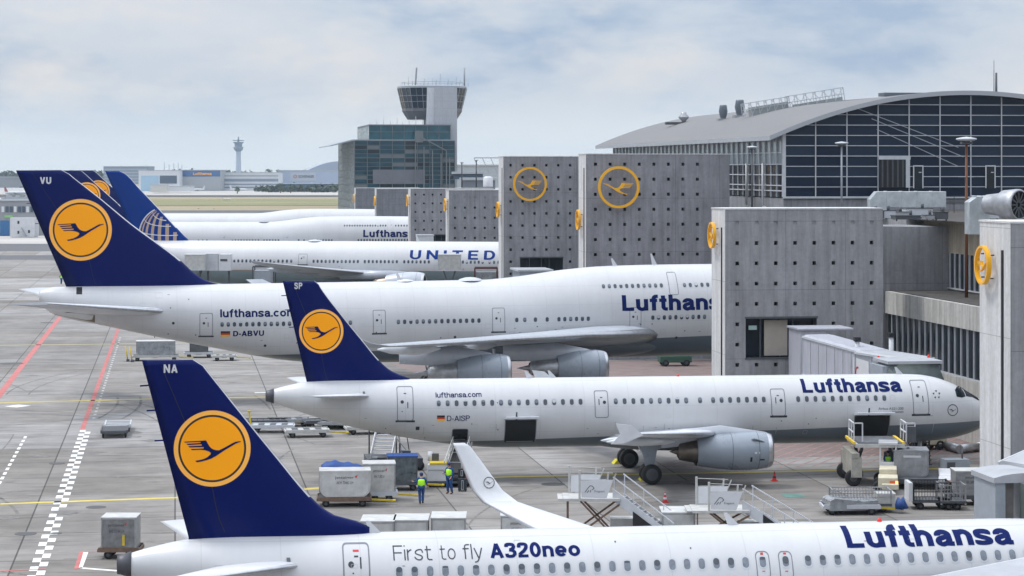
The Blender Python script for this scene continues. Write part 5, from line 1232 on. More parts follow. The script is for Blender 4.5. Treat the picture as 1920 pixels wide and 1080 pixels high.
b.beam((4, 0, .9), (17.3, 0, .9), .5, .12)
o = b.build('roof_walkway', DGREY, None, 'dark railed walkway across the roof below the hall glass', loc=(at(1636, 372, 195).x, at(1700, 372, 195).y, 14.6+.2)); tag(o, cat='walkway')

# lamp posts
def lamp(label, px, ptop, pbase, d, m, r_=.12, head=1.0, zb=None):
    p = at(px, ptop, d); z0 = zb if zb is not None else H-(pbase-HZ)*d/F; h = p.z-z0
    root = empty('lamp_post', (p.x, p.y, z0), 0, label, 'lamp post', 'lamp posts on the terminal roofs')
    b = MB(); b.cyl((0, 0, 0), (0, 0, h), r_, r_*.75, n=12); b.build('pole', m, root)
    b = MB(); b.lathe([(0, .05), (.04, .55), (.14, .75), (.22, .7), (.3, .25), (.33, .02)], (0, 0, h), 'Z', 20); b.box((0, 0, h-.12), (.8, .5, .16), 1); o = b.build('lamp_head', [LGREY, DGREY], root); o.scale = (head, head, head); o.location.z = h*(1-head)
    return root
lp = lamp('tall rust-brown lamp post standing on the terrace at right', 1812, 265, 556, 167, WOOD, .12, 1.0, zb=9.3)
b = MB(); b.bx((-.6, -.05, 0), (.6, .05, .06)); o = b.build('crossbar', LGREY, lp); o.location = (0, 0, (H+(HZ-332)*167/F)-9.3)
lamp('grey lamp post before the dark glass left bay of the hall', 1578, 271, 385, 205, GREYP, .1, .8, zb=14.5); lamp('dark lamp post before the hall corner, left of the other', 1410, 278, 385, 205, DGREY, .1, .65, zb=14.5)
for k, (px, t) in enumerate(((866, 305), (893, 301))): lamp(['thin roof lamp post left of the two beyond the low towers', 'thin roof lamp post right of the two beyond the low towers'][k], px, t, 352, 420, DGREY, .13, .6, zb=15.2)

# ------------------------------------------------------------------ control building and tower
cx = at(665, 300, 600); BX, BY = cx.x, cx.y; S6 = 600/F
ctl = empty('control_building', (BX, BY, 0), 0, 'dark glass control building with a penthouse storey and sloping canopy', 'building')
W1 = (852-665)*S6/CT; D1 = 58; ZR = zat(264, 600)
TEAL = mat('teal_glass', (.02, .075, .105), .16, var=.6, scale=.35, stretch=(.4, .4, 2.2), spec=.4); TEAL2 = mat('penthouse_glass', (.02, .10, .13), .12, var=.4, scale=.4); SIDEG = mat('side_glass', (.60, .66, .65), .2, var=.25, scale=.6, stretch=(1, .3, 3))
b = MB(); b.bx((0, 0, 0), (W1, D1, ZR), 0); b.bx((-.05, .05, 0), (0, D1, ZR-.01), 1); gb = b.build('glass_wall', [TEAL, SIDEG], ctl)
b = MB()
for k in range(9): b.bx((W1*k/8-.07, -.25, 0), (W1*k/8+.07, -.01, ZR))
for k in range(24): b.bx((0, -.18 if k % 4 else -.3, ZR-1.1*k-.04), (W1, -.012, ZR-1.1*k+(.05 if k % 4 else .12)))
for k in range(16): b.bx((-.2, D1*k/15-.1, 0), (-.052, D1*k/15+.1, ZR))
for k in range(14): b.bx((-.15, 0, ZR-1.9*k-.05), (-.053, D1, ZR-1.9*k+.05))
b.build('facade_frame', mat('facade_steel', (.15, .17, .18), .5, .3), gb)
b = MB(); b.bx((W1*.18, -.4, zat(345, 600)), (W1*.7, -.26, zat(318, 600))); b.build('spandrel_panel', mat('spandrel_grey', (.14, .15, .175), .6, var=.15, scale=.5), ctl)
rr = random.Random(4); seen = set(); BL = (mat('blind_grey', (.13, .15, .165), .4), mat('blind_dark', (.012, .02, .03), .2))
for k in range(60):
    i, j = rr.randrange(8), rr.randrange(20)
    if (i, j) in seen: continue
    seen.add((i, j)); b = MB(); b.bx((W1*i/8+.12, -.03, ZR-1.1*j-.98), (W1*(i+1)/8-.12, -.016, ZR-1.1*j-.12)); b.build('blind', BL[k % 2], gb)
b = MB(); b.prism([(-6.3, 0, ZR-1.2), (-.5, 0, ZR+.35), (W1*1.0, 0, ZR+.35), (W1*1.0, 0, ZR+.1), (-.5, 0, ZR-.05), (-6.3, 0, ZR-1.45)], (0, D1*.8, 0)); b.build('canopy', GREYP, ctl)
PX0 = (700-665)*S6; PX1 = (848-665)*S6; ZP = zat(235, 600)
b = MB(); b.bx((PX0-.8, 3, ZR+.36), (PX1, 40, ZP), 0); b.bx((PX0-.84, 3.05, ZR+.36), (PX0-.8, 40, ZP-.05), 1); ph = b.build('penthouse', [TEAL2, SIDEG], ctl)
b = MB()
for k in range(8): x = PX0-.8+(PX1-PX0+.8)*k/7; b.bx((x-.06, 2.75, ZR+.36), (x+.06, 2.99, ZP))
b.bx((PX0-1, 2.7, ZP), (PX1+.2, 40, ZP+.3)); b.bx((PX0-.8, 2.8, ZR+2.3), (PX1, 2.99, ZR+2.42))
for k in range(10): b.bx((PX0-.95, 3+37*k/9-.1, ZR+.36), (PX0-.85, 3+37*k/9+.1, ZP))
b.build('penthouse_frame', mat('facade_steel', (.15, .17, .18)), ph)
b = MB(); b.bx((PX1*.62, -1.2, ZR-.4), (PX1*.62+2.0, .4, ZR+2.6), 0); 
for k in range(5): b.beam((PX1*.62+k*2.2, -1.2, 0), (PX1*.62+k*2.2, -1.2, ZR-.6-k*.9), .28)
b.beam((PX1*.66, -1.2, ZR+1.2), (PX1*.66+7, -1.2, ZR-2.5), .3); b.beam((PX1*.66+7, -1.2, ZR-2.5), (PX1*.66+7, -1.2, 2), .3); b.build('stair_tower', mat('facade_steel', (.15, .17, .18)), ctl)
for k in range(13):
    b = MB(); x = PX0-.5+k*1.75; h = 1.1+((k*7) % 5)*.35; y = 4 if k < 5 else 8; b.cyl((x, y, ZP), (x, y, ZP+h), .06, n=6); b.build('antenna', LGREY, ctl)
# tower
twr = empty('control_tower', tuple(at(826, 300, 612)), 0, 'old control tower with flared dark glass cab and panelled shaft', 'tower'); twr.location.z = 0
k6 = 612/F; ZT = zat(163, 612)
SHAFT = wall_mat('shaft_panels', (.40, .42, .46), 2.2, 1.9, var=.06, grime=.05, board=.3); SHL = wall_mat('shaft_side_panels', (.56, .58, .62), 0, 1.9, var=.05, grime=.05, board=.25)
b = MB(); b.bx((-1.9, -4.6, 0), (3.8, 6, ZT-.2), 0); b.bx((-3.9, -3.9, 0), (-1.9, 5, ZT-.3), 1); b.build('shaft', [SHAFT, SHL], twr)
zc1, zc2, zc3, zc4, zc5 = zat(165, 612), zat(203, 612), zat(208, 612), zat(217, 612), zat(224, 612)
RT_, RM_, RB_ = 66*k6, 57*k6, 50*k6; O = (-1.6, 5.5, 0)
b = MB(); b.lathe([(zc5, RB_*.4), (zc5, RB_*.93, 1), (zc4, RB_*1.03, 1), (zc3, RM_, 1), (zc2, RM_, 0), (zc1, RT_, 2), (zc1+.5, RT_*1.0, 2), (zc1+.7, RT_*.94, 2), (zc1+.7, .1, 2)], O, 'Z', 16)
for f in b.bm.faces: f.smooth = False
cab = b.build('cab', [mat('cab_glass', (.012, .025, .045), .1, spec=.6), mat('cab_apron', (.12, .125, .14), .5), GREYP], twr)
b = MB()
for i in range(16):
    for t in (0, .5):
        a = 2*PI*(i+t)/16; f = 1.005 if t == 0 else .99; b.beam((O[0]+RM_*f*math.cos(a), O[1]+RM_*f*math.sin(a), zc2), (O[0]+RT_*f*math.cos(a), O[1]+RT_*f*math.sin(a), zc1), .10 if t == 0 else .06)
for q in (.33, .62):
    for i in range(16):
        a, e = 2*PI*i/16, 2*PI*(i+1)/16; R_ = RM_+(RT_-RM_)*q+.03; z = zc2+(zc1-zc2)*q; b.beam((O[0]+R_*math.cos(a), O[1]+R_*math.sin(a), z), (O[0]+R_*math.cos(e), O[1]+R_*math.sin(e), z), .1)
b.build('cab_frame', GREYP, cab)
rr = random.Random(9)
for k in range(17):
    b = MB(); x = -9+k*1.05; h = [1.2, 2.4, 1.6, 3.3, 1.2, 2.0][k % 6]+(1.6 if k in (3, 15) else 0); t = .22 if k in (3, 15) else .055
    b.cyl((x, 4+rr.uniform(-1, 4), zc1+.6), (x, 4, zc1+.6+h), t, t*.8 if t < .1 else t, n=6); b.build('antenna', GREYP, twr)
b = MB(); b.lathe([(0, 8.2), (.1, 8.2)], (O[0], O[1], zc1+1.5), 'Z', 16); 
for i in range(16):
    a = 2*PI*i/16; b.beam((O[0]+8.2*math.cos(a), O[1]+8.2*math.sin(a), zc1+.6), (O[0]+8.2*math.cos(a), O[1]+8.2*math.sin(a), zc1+1.55), .06)
b.build('cab_railing', GREYP, twr)

# ------------------------------------------------------------------ far side of the airfield
def block(name, label, x0, x1, yt, yb, d, m, depth=40, cat='building', extra=None):
    p = at(x0, yt, d); w_ = (x1-x0)*d/F; zt = p.z; zb = max(-.2, H-(yb-HZ)*d/F) if yb else -.2
    root = empty(name, (p.x, p.y, 0), -TH, label, cat)
    b = MB(); b.bx((0, 0, zb), (w_, depth, zt)); b.build('wall', m, root)
    b = MB(); b.bx((-.4, -.4, zt), (w_+.4, depth+.4, zt+.5)); b.build('roof', mat('far_roof', (.42, .44, .46), .7), root)
    return root, w_, zt, d/F
def pan(root, name, x0, x1, z0, z1_, m, y=-.25, parent=None):
    b = MB(); b.bx((x0, y, z0), (x1, -.02, z1_)); return b.build(name, m, parent or root)
FW_ = mat('far_white', (.62, .64, .66), .7); FB = mat('far_blue', (.05, .13, .30), .6); FLB = mat('far_pale_blue', (.34, .50, .62), .6); FG = mat('far_grey', (.36, .38, .40), .8); FGB = mat('far_blue_grey', (.22, .27, .33), .8); FD = mat('far_dark', (.06, .09, .13), .6)
r1_, w1, z1_, s1 = block('hangar', 'white and pale blue hangar with dark glazed front', 260, 336, 320, 358, 2000, FW_)
pan(r1_, 'door', 2, 17, -.2, z1_-4.2, FLB); pan(r1_, 'window', 18, w1-2, z1_-11, z1_-4.2, FD)
r1_, w1, z1_, s1 = block('hangar', 'hangar with broad dark blue band and yellow lettering', 336, 413, 319.5, 358, 2020, FG)
pan(r1_, 'sign_band', 0, w1, z1_-5.2, z1_-.2, FB); 
tb = fit_text('Lufthansa', 12, 28, z1_-4, z1_-1.6, .2)
for v in tb.verts: v.co.y -= .4
bm_obj(tb, 'hangar_lettering', ORNGL, r1_)
r1_, w1, z1_, s1 = block('office_building', 'long white and grey office slab right of the blue hangar', 414, 522, 324, 358, 2050, FW_)
for k, (a, c) in enumerate(((2.0, 3.2), (5.2, 7.6), (9.5, 10.6), (12.2, 13.3))): pan(r1_, 'window_band', 0, w1, z1_-c, z1_-a, FGB if k else FG)
r1_, w1, z1_, s1 = block('logistics_hall', 'pale blue-grey logistics hall lettered SCHENKER', 521, 700, 320, 350, 2100, mat('far_hall', (.36, .42, .52), .8))
pan(r1_, 'sign_panel', 11, 34, z1_-9, z1_-1.5, mat('sign_grey', (.44, .47, .52), .7)); b = MB(); b.lathe([(-.6, 1.6), (-.6, 1.0)], (15.5, 0, z1_-5.2), 'Y', 16); b.build('round_logo', MR, r1_)
tb = fit_text('SCHENKER'.replace('C', 'C'), 19, 32, z1_-6.2, z1_-4.2, .18)
tb.free(); tb = plain_text('SCHENKER', 18.5, 32.5, z1_-6.4, z1_-4.0, .01)
for v in tb.verts: v.co.y -= .4
bm_obj(tb, 'hall_lettering', INK, r1_)
r1_, w1, z1_, s1 = block('terminal_block', 'blue-grey gridded building above the far hangars', 194, 278, 312.5, 345, 2300, FGB)
for k in range(5): pan(r1_, 'window_band', 1, w1-1, z1_-2-3*k-1.4, z1_-2-3*k, FG)
block('warehouse', 'long grey warehouse at the far left', -60, 58, 333, 352, 1700, FG); block('low_shed', 'low pale shed before the hangars', 283, 358, 350, 359, 1850, FW_, 20); block('low_shed', 'low cream shed left of the pale blue hangar front', 282, 312, 347, 360, 1830, mat('far_cream', (.55, .54, .50), .8), 12)
block('boundary_building', 'dark blue-grey low building under the logistics hall', 520, 700, 345, 355, 1950, mat('far_navy', (.07, .12, .19), .8), 20)
p = at(604, 318, 2500); b = MB(); P = []
for k in range(17):
    t = k/16; P.append((-40+80*t, 0, 0+13*math.sin(PI*t)**.8))
b.prism([(q[0], 0, q[2]-2) for q in P]+[(40, 0, -20), (-40, 0, -20)], (0, 60, 0)); o = b.build('arched_hangar', mat('arch_roof', (.30, .34, .41), .7), None, 'large arched hangar roof beyond the logistics hall', loc=(at(640, 318, 2500).x, at(640, 318, 2500).y, H-2)); tag(o, cat='building')
# radar tower
p = at(447, 318, 2500); rt = empty('radar_tower', (p.x, p.y, 0), 0, 'slender pale radar tower on the horizon', 'tower'); s = 2500/F
b = MB(); b.lathe([(0, 3.2), (H+(HZ-285)*s, 2.6), (H+(HZ-283)*s, 2.6)], (0, 0, 0), 'Z', 16); b.build('shaft', mat('far_tower', (.40, .45, .52), .7), rt)
b = MB(); z = lambda py: H+(HZ-py)*s; b.lathe([(z(284), 2.6), (z(281), 4.5), (z(276), 5.4), (z(275), 3.8), (z(269), 4.2), (z(267), 6.0), (z(266), 5.8), (z(266), .2)], (0, 0, 0), 'Z', 16); b.bx((-6, -.5, z(264)), (6, .5, z(262.5))); b.cyl((0, 0, z(266)), (0, 0, z(256)), 1.2, .5, n=8); b.build('radar_head', FGB, rt)
# approach masts
for k, (px, h) in enumerate(((308, 304), (317, 308), (326, 306), (334, 305), (341, 309), (275, 309))):
    p = at(px, h, 2350); b = MB(); b.cyl((0, 0, 0), (0, 0, p.z), .45, .25, n=6); tag(b.build('light_mast', FGB, None, ['first', 'second', 'third', 'fourth', 'fifth', 'lone'][k]+(' thin mast from the left above the white hangar' if k < 5 else ' thin mast beside the gridded far building'), loc=(p.x, p.y, 0)), cat='mast', group='masts on the far hangars')
# distant woods
LEAFD = mat('far_foliage', (.045, .065, .04), .95, var=.5, scale=.1)
def wood(name, label, px0, px1, ytop, d, n, seed, hv=4, base=None):
    rr = random.Random(seed); b = MB()
    for k in range(n):
        px = px0+(px1-px0)*rr.random(); dd = d*(1+rr.uniform(0, .06)); p = at(px, ytop, dd); hh = p.z+rr.uniform(-hv, hv*.5); w_ = rr.uniform(3, 7)
        for j in range(7):
            c = Vector((p.x+rr.uniform(-w_, w_), p.y+rr.uniform(-w_, w_), hh*rr.uniform(.25, .97))); sz = rr.uniform(1.2, 3.6)
            for q in range(9):
                u = Vector((rr.gauss(0, 1), rr.gauss(0, 1), rr.gauss(0, 1))).normalized(); v = u.orthogonal().normalized(); w2 = u.cross(v); cc = c+u*sz*rr.random(); e = sz*rr.uniform(.25, .55)
                b.quad([cc+v*e, cc+w2*e, cc-v*e, cc-w2*e])
        if k % 2 == 0 and d > 2500: b.bx((p.x-4, p.y, 0), (p.x+4, p.y+3, hh*.62))
    return tag(b.build(name, LEAFD, None, label), kind='stuff')
wood('wood', 'dark wood along the horizon left of the tails', -60, 420, 321, 3000, 230, 1); wood('wood', 'wood along the horizon behind the hangars', 420, 660, 321, 3100, 130, 2, 5); wood('wood', 'trees before the far offices', 480, 633, 350, 1900, 60, 3, 3)
def far_tree(px, yt, d, label, seed):
    rr = random.Random(seed); p = at(px, yt, d); h = p.z; root = empty('tree', (p.x, p.y, -.1), 0, label, 'tree', 'trees on the far apron edge'); b = MB()
    b.cyl((0, 0, 0), (0, 0, h*.6), .4, .15, n=6); b.build('trunk', WOOD, root); b = MB()
    for k in range(260):
        u = Vector((rr.gauss(0, 1), rr.gauss(0, 1), rr.gauss(0, .9))); u = u.normalized()*(rr.random()**.4); c = Vector((u.x*h*.42, u.y*h*.42, h*.6+u.z*h*.42)); v = u.orthogonal().normalized(); w2 = u.normalized().cross(v); e = h*rr.uniform(.03, .08)
        b.quad([c+v*e, c+w2*e, c-v*e, c-w2*e])
    b.build('crown', mat('tree_green', (.05, .085, .05), .9), root)
far_tree(445, 349, 1800, 'round dark tree below the radar tower', 1); far_tree(526, 342, 1850, 'larger dark tree before the logistics hall', 2); far_tree(372, 393, 1120, 'small bush by the taxiway, left one', 3); far_tree(401, 394, 1110, 'small bush by the taxiway, right one', 4); far_tree(545, 346, 1850, 'dark tree right of the larger one', 5)
# parked aircraft across the field
def mini(px, py, d, rz, m_tail, label, s=1.0):
    p = gnd(px, py); root = empty('parked_airliner', (p.x, p.y, 0), rz, label, 'airliner', 'small airliners parked across the field'); b = MB()
    b.lathe([(-18, .3), (-14, 1.3), (-8, 1.95), (12, 1.95), (16, 1.5), (18, .3)], (0, 0, 3.7), n=14); b.build('fuselage', WHITE, root)
    b = MB(); b.prism([(-17.5, -.15, 5), (-12, -.15, 5.2), (-16, -.15, 11.3), (-18.3, -.15, 11.3)], (0, .3, 0)); b.build('fin', m_tail, root)
    for sd in (-1, 1): b = MB(); b.prism([(4, sd*1.5, 3), (-2, sd*1.5, 3), (-6, sd*16, 4), (-4.5, sd*16, 4)], (0, 0, .3)); b.build('wing', WINGP, root)
    root.scale = (s*.45, s*.45, s*.55)
for a in ((30, 367, 0, .2, MR, 'white airliner with red tail parked far left', 1.0), (100/1+270, 359, 0, 2.9, WHITE, 'small white airliner parked before the hangars', .8), (447, 359.5, 0, .15, WHITE, 'white airliner parked below the radar tower', .9), (505, 358.5, 0, .4, WHITE, 'white airliner parked left of the red-tailed one', .9), (553, 359, 0, .1, MR, 'white airliner with dark red tail before the logistics hall', .9), (605, 358.5, 0, 0, WHITE, 'long white airliner parked beside the glass building', 1.2), (425, 376, 0, .3, WHITE, 'tiny white aircraft rolling across the grass', .35), (715/1-220, 358, 0, 2.8, WHITE, 'white airliner parked behind the tree', .8)): mini(*a)

# near-left service building and its white cabins
r1_, w1, z1_, s1 = block('service_building', 'grey two-storey service building at the left edge', -60, 66, 377, 445, 655, mat('service_grey', (.30, .31, .33), .8, var=.12, scale=.1), 25)
for k in range(9): pan(r1_, 'window', 9.4+k*1.15, 9.4+k*1.15+.75, z1_-3.1, z1_-1.5, FD if k % 3 else FW_)
pan(r1_, 'roller_door', 9, 11.5, 0, 4.2, mat('door_blue', (.03, .14, .32), .5)); pan(r1_, 'green_sign', 10.2, 12.6, z1_-4.6, z1_-3.9, mat('sign_green', (.25, .5, .2), .6))
p = at(19, 405, 640); root = empty('site_cabin', (p.x, p.y, 0), -TH, 'stack of white site cabins with outside stair at left', 'cabin'); b = MB(); b.bx((0, 0, 0), (6.5, 3, 2.6)); b.bx((0, 0, 2.62), (6.5, 3, 5.3)); b.build('cabin_box', WHITE, root)
b = MB()
for x, z in ((2.0, 3.6), (2.0, .9), (4.9, 1.1)): b.bx((x, -.05, z), (x+.5, 0.001, z+.8))
b.build('cabin_window', DARK, root); b = MB(); b.beam((3.2, -.6, 2.6), (4.6, -.6, .2), .9, .12); b.build('outside_stair', GREYP, root)
p = at(56, 402, 642); b = MB(); b.bx((0, 0, 0), (2.2, 3, 4.6)); b.bx((.2, -.08, .3), (.9, 0.001, 2.4), 1); tag(b.build('white_cabin', [WHITE, DARK], None, 'narrow white cabin right of the cabin stack', loc=(p.x, p.y, 0)), cat='cabin')
rr = random.Random(2)
for k in range(6):
    p = at(2+k*9, 376, 660); b = MB(); b.bx((0, 0, 0), (1.2+k % 3*.4, 1.5, .6+.5*(k % 2))); b.cyl((.5, .5, .5), (.5, .5, 1.9), .06, n=6)
    tag(b.build('roof_unit', FG, None, 'roof unit on the grey service building, %s from the left' % ['first', 'second', 'third', 'fourth', 'fifth', 'sixth'][k], loc=(p.x, p.y, z1_+.5)), cat='roof unit', group='units on the service building roof')
# buildings glimpsed between the control building and the emblem towers
block('concourse_block', 'grey box on the concourse roof right of the tower', 865, 928, 338, 356, 470, mat('box_grey', (.20, .22, .25), .8), 8); block('concourse_block', 'dark long box on the concourse roof', 850, 905, 326, 336, 520, FD, 8); block('far_terminal', 'pale terminal roof line glimpsed beside the emblem tower', 855, 980, 311, 352, 900, mat('pale_terminal', (.40, .45, .50), .8), 20)
p = at(889, 296, 480); b = MB(); b.beam((0, 0, 0), (8, 0, 0), .2)
for k in range(5): b.beam((k*1.7, 0, 0), (k*1.7+1.4, 0, -3.2), .14)
tag(b.build('roof_truss', FG, None, 'pale open truss beside the emblem tower', loc=p), cat='truss'); b = MB(); b.lathe([(0, .9), (1.6, .9), (1.9, .5), (1.9, .05)], (0, 0, 0), 'Z', 14); p = at(915, 350, 430); tag(b.build('roof_tank', WHITE, None, 'small white drum on the concourse roof', loc=(p.x, p.y, zat(350, 430))), cat='tank')

# air: thin even haze
b = MB(); b.bx((-4500, -350, -1.5), (4500, 6000, 75)); hz_m = bpy.data.materials.new('haze_air'); hz_m.use_nodes = True; t = hz_m.node_tree; t.nodes.clear()
o_ = t.nodes.new('ShaderNodeOutputMaterial'); v_ = t.nodes.new('ShaderNodeVolumePrincipled'); v_.inputs['Color'].default_value = (.70, .86, 1.0, 1); v_.inputs['Density'].default_value = HAZE
v_.inputs['Anisotropy'].default_value = .2; t.links.new(v_.outputs[0], o_.inputs['Volume']); tag(b.build('haze', hz_m), kind='stuff')
# ------------------------------------------------------------------ ground equipment
CREAM = mat('cream_paint', (.60, .55, .42), .45, var=.2, scale=2); RUST = mat('rusty_frame', (.16, .10, .07), .7, var=.4, scale=3); ALU = mat('container_aluminium', (.34, .35, .36), .42, .5, var=.3, scale=1.6, stretch=(1, 1, 2)); PLAST = mat('white_container_skin', (.50, .50, .49), .5, var=.25, scale=1.4)
LAMPY = mat('lamp_lens', (.8, .5, .1), .2, emit=((1, .55, .2), 1.2)); SHEET = mat('clear_plastic_sheet', (.27, .285, .30), .3, var=.4, scale=2, bump=.5)
def put_wheels(root, xs, ys, r=.2, w_=.14, name='wheel'):
    for x in xs:
        for y in ys:
            b = MB(); b.lathe([(-w_/2, r*.45, 0), (-w_/2, r*.9, 0), (-w_/2+.03, r, 0), (w_/2-.03, r, 0), (w_/2, r*.9, 0), (w_/2, r*.45, 0)], (x, y, r), 'Y', 16); b.cyl((x, y-w_*.42, r), (x, y+w_*.42, r), r*.5, n=10, mi=1); b.build(name, [BLACK, DGREY], root)
def dolly(label, p, rz, L_=3.2, W_=1.6, m=OFFW, slats='striped', bar=YELLOW, group='flat container dollies', barup=False):
    root = empty('container_dolly', (p.x, p.y, 0), rz, label, 'dolly', group); z = .46
    b = MB(); 
    for y in (-W_/2, W_/2): b.bx((-L_/2, y-.05, z-.12), (L_/2, y+.05, z+.1))
    for x in (-L_/2, 0, L_/2): b.bx((x-.05, -W_/2, z-.12), (x+.05, W_/2, z+.02))
    b.bx((-.25, -.2, .25), (.25, .2, z-.12)); b.build('frame', m, root)
    b = MB(); n = 7
    for k in range(n):
        x0 = -L_/2+.08+(L_-.16)*k/n; x1 = x0+(L_-.16)/n*.92
        b.bx((x0, -W_/2+.06, z+.02), (x1, W_/2-.06, z+.05), (k % 2) if slats == 'striped' else 1)
    b.build('roller_deck', [m, DGREY], root)
    put_wheels(root, (-L_/2+.45, L_/2-.45), (-W_/2+.12, W_/2-.12), .2)
    b = MB()
    if barup: b.beam((L_/2, 0, .3), (L_/2+.15, 0, 1.5), .1, .12); b.bx((L_/2+.05, -.12, 1.4), (L_/2+.25, .12, 1.5))
    else: b.beam((L_/2, 0, .3), (L_/2+1.3, 0, .22), .1); b.cyl((L_/2+1.3, 0, .16), (L_/2+1.3, 0, .28), .09, n=10)
    b.build('tow_bar', bar, root); return root
def container(label, p, rz, w_=2.4, dp=1.5, h=1.15, cut=.45, m=ALU, face=PLAST, text='jettainer', num='AKH 70463 LH', top=PLAST, z=0.0, cat='container', group='luggage containers', round_=True, textx=.3):
    """lower corners cut back; aluminium shell, white printed front"""
    root = empty('luggage_container', (p.x, p.y, z), rz, label, cat, group)
    o = [(-w_/2, h), (-w_/2, cut)]
    if cut > 0:
        for k in range(1, 6): a = PI/2*k/5; o.append((-w_/2+cut*(1-math.cos(a)) , cut*(1-math.sin(a))))
        for k in range(0, 6): a = PI/2*(1-k/5); o.append((w_/2-cut*(1-math.cos(a)), cut*(1-math.sin(a))))
    else: o += [(w_/2, 0)]; o[1] = (-w_/2, 0)
    o += [(w_/2, h)]
    if o[1] == o[2]: o.pop(1)
    b = MB(); b.prism([(x, 0, zz) for x, zz in o], (0, dp, 0)); b.build('shell', m, root)
    b = MB(); b.bx((-w_/2-.03, -.03, h), (w_/2+.03, dp+.03, h+.05)); b.build('lid', top, root)
    b = MB(); q = .93; b.prism([(x*q, -.015, h/2+(zz-h/2)*q) for x, zz in o], (0, .014, 0)); fc = b.build('front_panel', face, root)
    b = MB()
    for x in (-w_/2+.02, w_/2-.02): b.bx((x-.03, -.03, cut), (x+.03, .0, h))
    b.bx((-w_/2, -.03, h-.06), (w_/2, .0, h)); b.build('edge_frame', m, root)
    if text:
        for t_, x0, x1, z0, z1_, mm in ((text, w_*(textx-.5), w_*.18, h*.70, h*.82, INK), (num, w_*(textx-.47), w_*.16, h*.52, h*.63, INK)):
            tb = plain_text(t_, x0, x1, z0, z1_, .0)
            for v in tb.verts: v.co.y -= .02
            bm_obj(tb, 'printed_text', mm, fc)
        b = MB(); b.prism([(w_*.19, -.018, h*.80), (w_*.25, -.018, h*.88), (w_*.22, -.018, h*.74)], (0, -.002, 0)); b.build('red_logo_stroke', REDP, fc)
    return root

# near-left covered trolley behind the NA tail
p = gnd(222, 1049); c = container('silver box container with white lid on a trolley beside the NA tail cone', p, -TH, 1.62, 1.5, 1.42, 0, ALU, mat('dull_silver_panel', (.22, .225, .23), .4, .4, var=.35, scale=3), 'jettainer', 'AKE 53164 LH', z=.52, textx=.2); 
dolly('short trolley carrying the silver box beside the NA tail cone', p+Vector((.1, .75, 0)), -TH, 1.9, 1.5, RUST, 'plain')
b = MB(); b.bx((-.06, -.09, 0), (.06, -.04, .5)); o = b.build('yellow_marker', YELLOW, None, 'yellow upright drawbar on the trolley beside the NA tail cone', loc=(p.x+.25, p.y, .75)); o.parent = c; o.location = (.25, 0, .15); del o['label']
p = gnd(214, 822); d1 = dolly('pair-width slatted dolly seen end-on left of the NA fin top', p+Vector((0, 1.6, 0)), PI/2, 3.2, 1.75, DGREY, 'striped', barup=False)
d1b = dolly('second slatted dolly just behind the one left of the NA fin', p+Vector((.15, 5.2, 0)), PI/2, 3.2, 1.75, LGREY, 'striped')
# group beside and behind the SP tail
for k, (px, py, rz, m, lab) in enumerate(((577, 821, .02, OFFW, 'white and dark striped dolly nearest, left of the boarding stair'), (690, 815, .05, OFFW, 'white dolly partly under the D-AISP hull'), (512, 812, -.1, LGREY, 'grey dolly with raised yellow bar right of the NA fin'), (500, 803, -.05, DGREY, 'dark slatted dolly behind the grey one, right of the NA fin'),
                                        (610, 803, .12, DGREY, 'dark dolly behind the striped one under the D-AISP tail'), (640, 806, -.2, DULL, 'dull metal dolly with yellow bar under the D-AISP tail'), (655, 799, .1, DGREY, 'farthest dark dolly under the D-AISP tail'), (542, 801, 0, DULL, 'dull metal dolly between the dark ones'))):
    q = gnd(px, py); dolly(lab, q+Vector((0, .8, 0)), rz+(PI if k in (2,) else 0), 3.0 if k else 3.0, 1.7, m, 'striped', barup=k in (2, 5))
# equipment under the jumbo tail
p = gnd(292, 677); dolly('long dolly under the jumbo tail carrying a wide container', p+Vector((0, .8, 0)), 0, 4.4, 1.7, OFFW, 'plain', barup=False); container('wide grey container wrapped in clear sheet under the jumbo tail', p, 0, 3.7, 1.6, 1.35, .35, ALU, SHEET, None, z=.52)
p = gnd(373, 671); dolly('dolly under the jumbo tail with a dark container', p+Vector((0, .8, 0)), 0, 2.8, 1.7, LGREY, 'plain'); container('dark grey container under the jumbo tail, right of the wrapped one', p, 0, 1.8, 1.6, 1.2, 0, DGREY, mat('dark_cover', (.10, .105, .11), .6, var=.4, scale=2), None, z=.52)
p = gnd(421, 677); dolly('empty low dolly right of the containers under the jumbo tail', p+Vector((0, .8, 0)), 0, 2.3, 1.6, OFFW, 'striped')
for k, (px, py) in enumerate(((240, 678), (248, 679))):
    p = gnd(px, py); b = MB(); b.cyl((0, 0, 0), (-.25, 0, 1.5), .06, n=8); b.box((0, 0, .12), (.3, .3, .24), 1); tag(b.build('drawbar', [YELLOW, DGREY], None, ['raised yellow drawbar, left one, under the jumbo tail', 'raised yellow drawbar, right one, under the jumbo tail'][k], loc=(p.x, p.y, 0)), cat='drawbar')
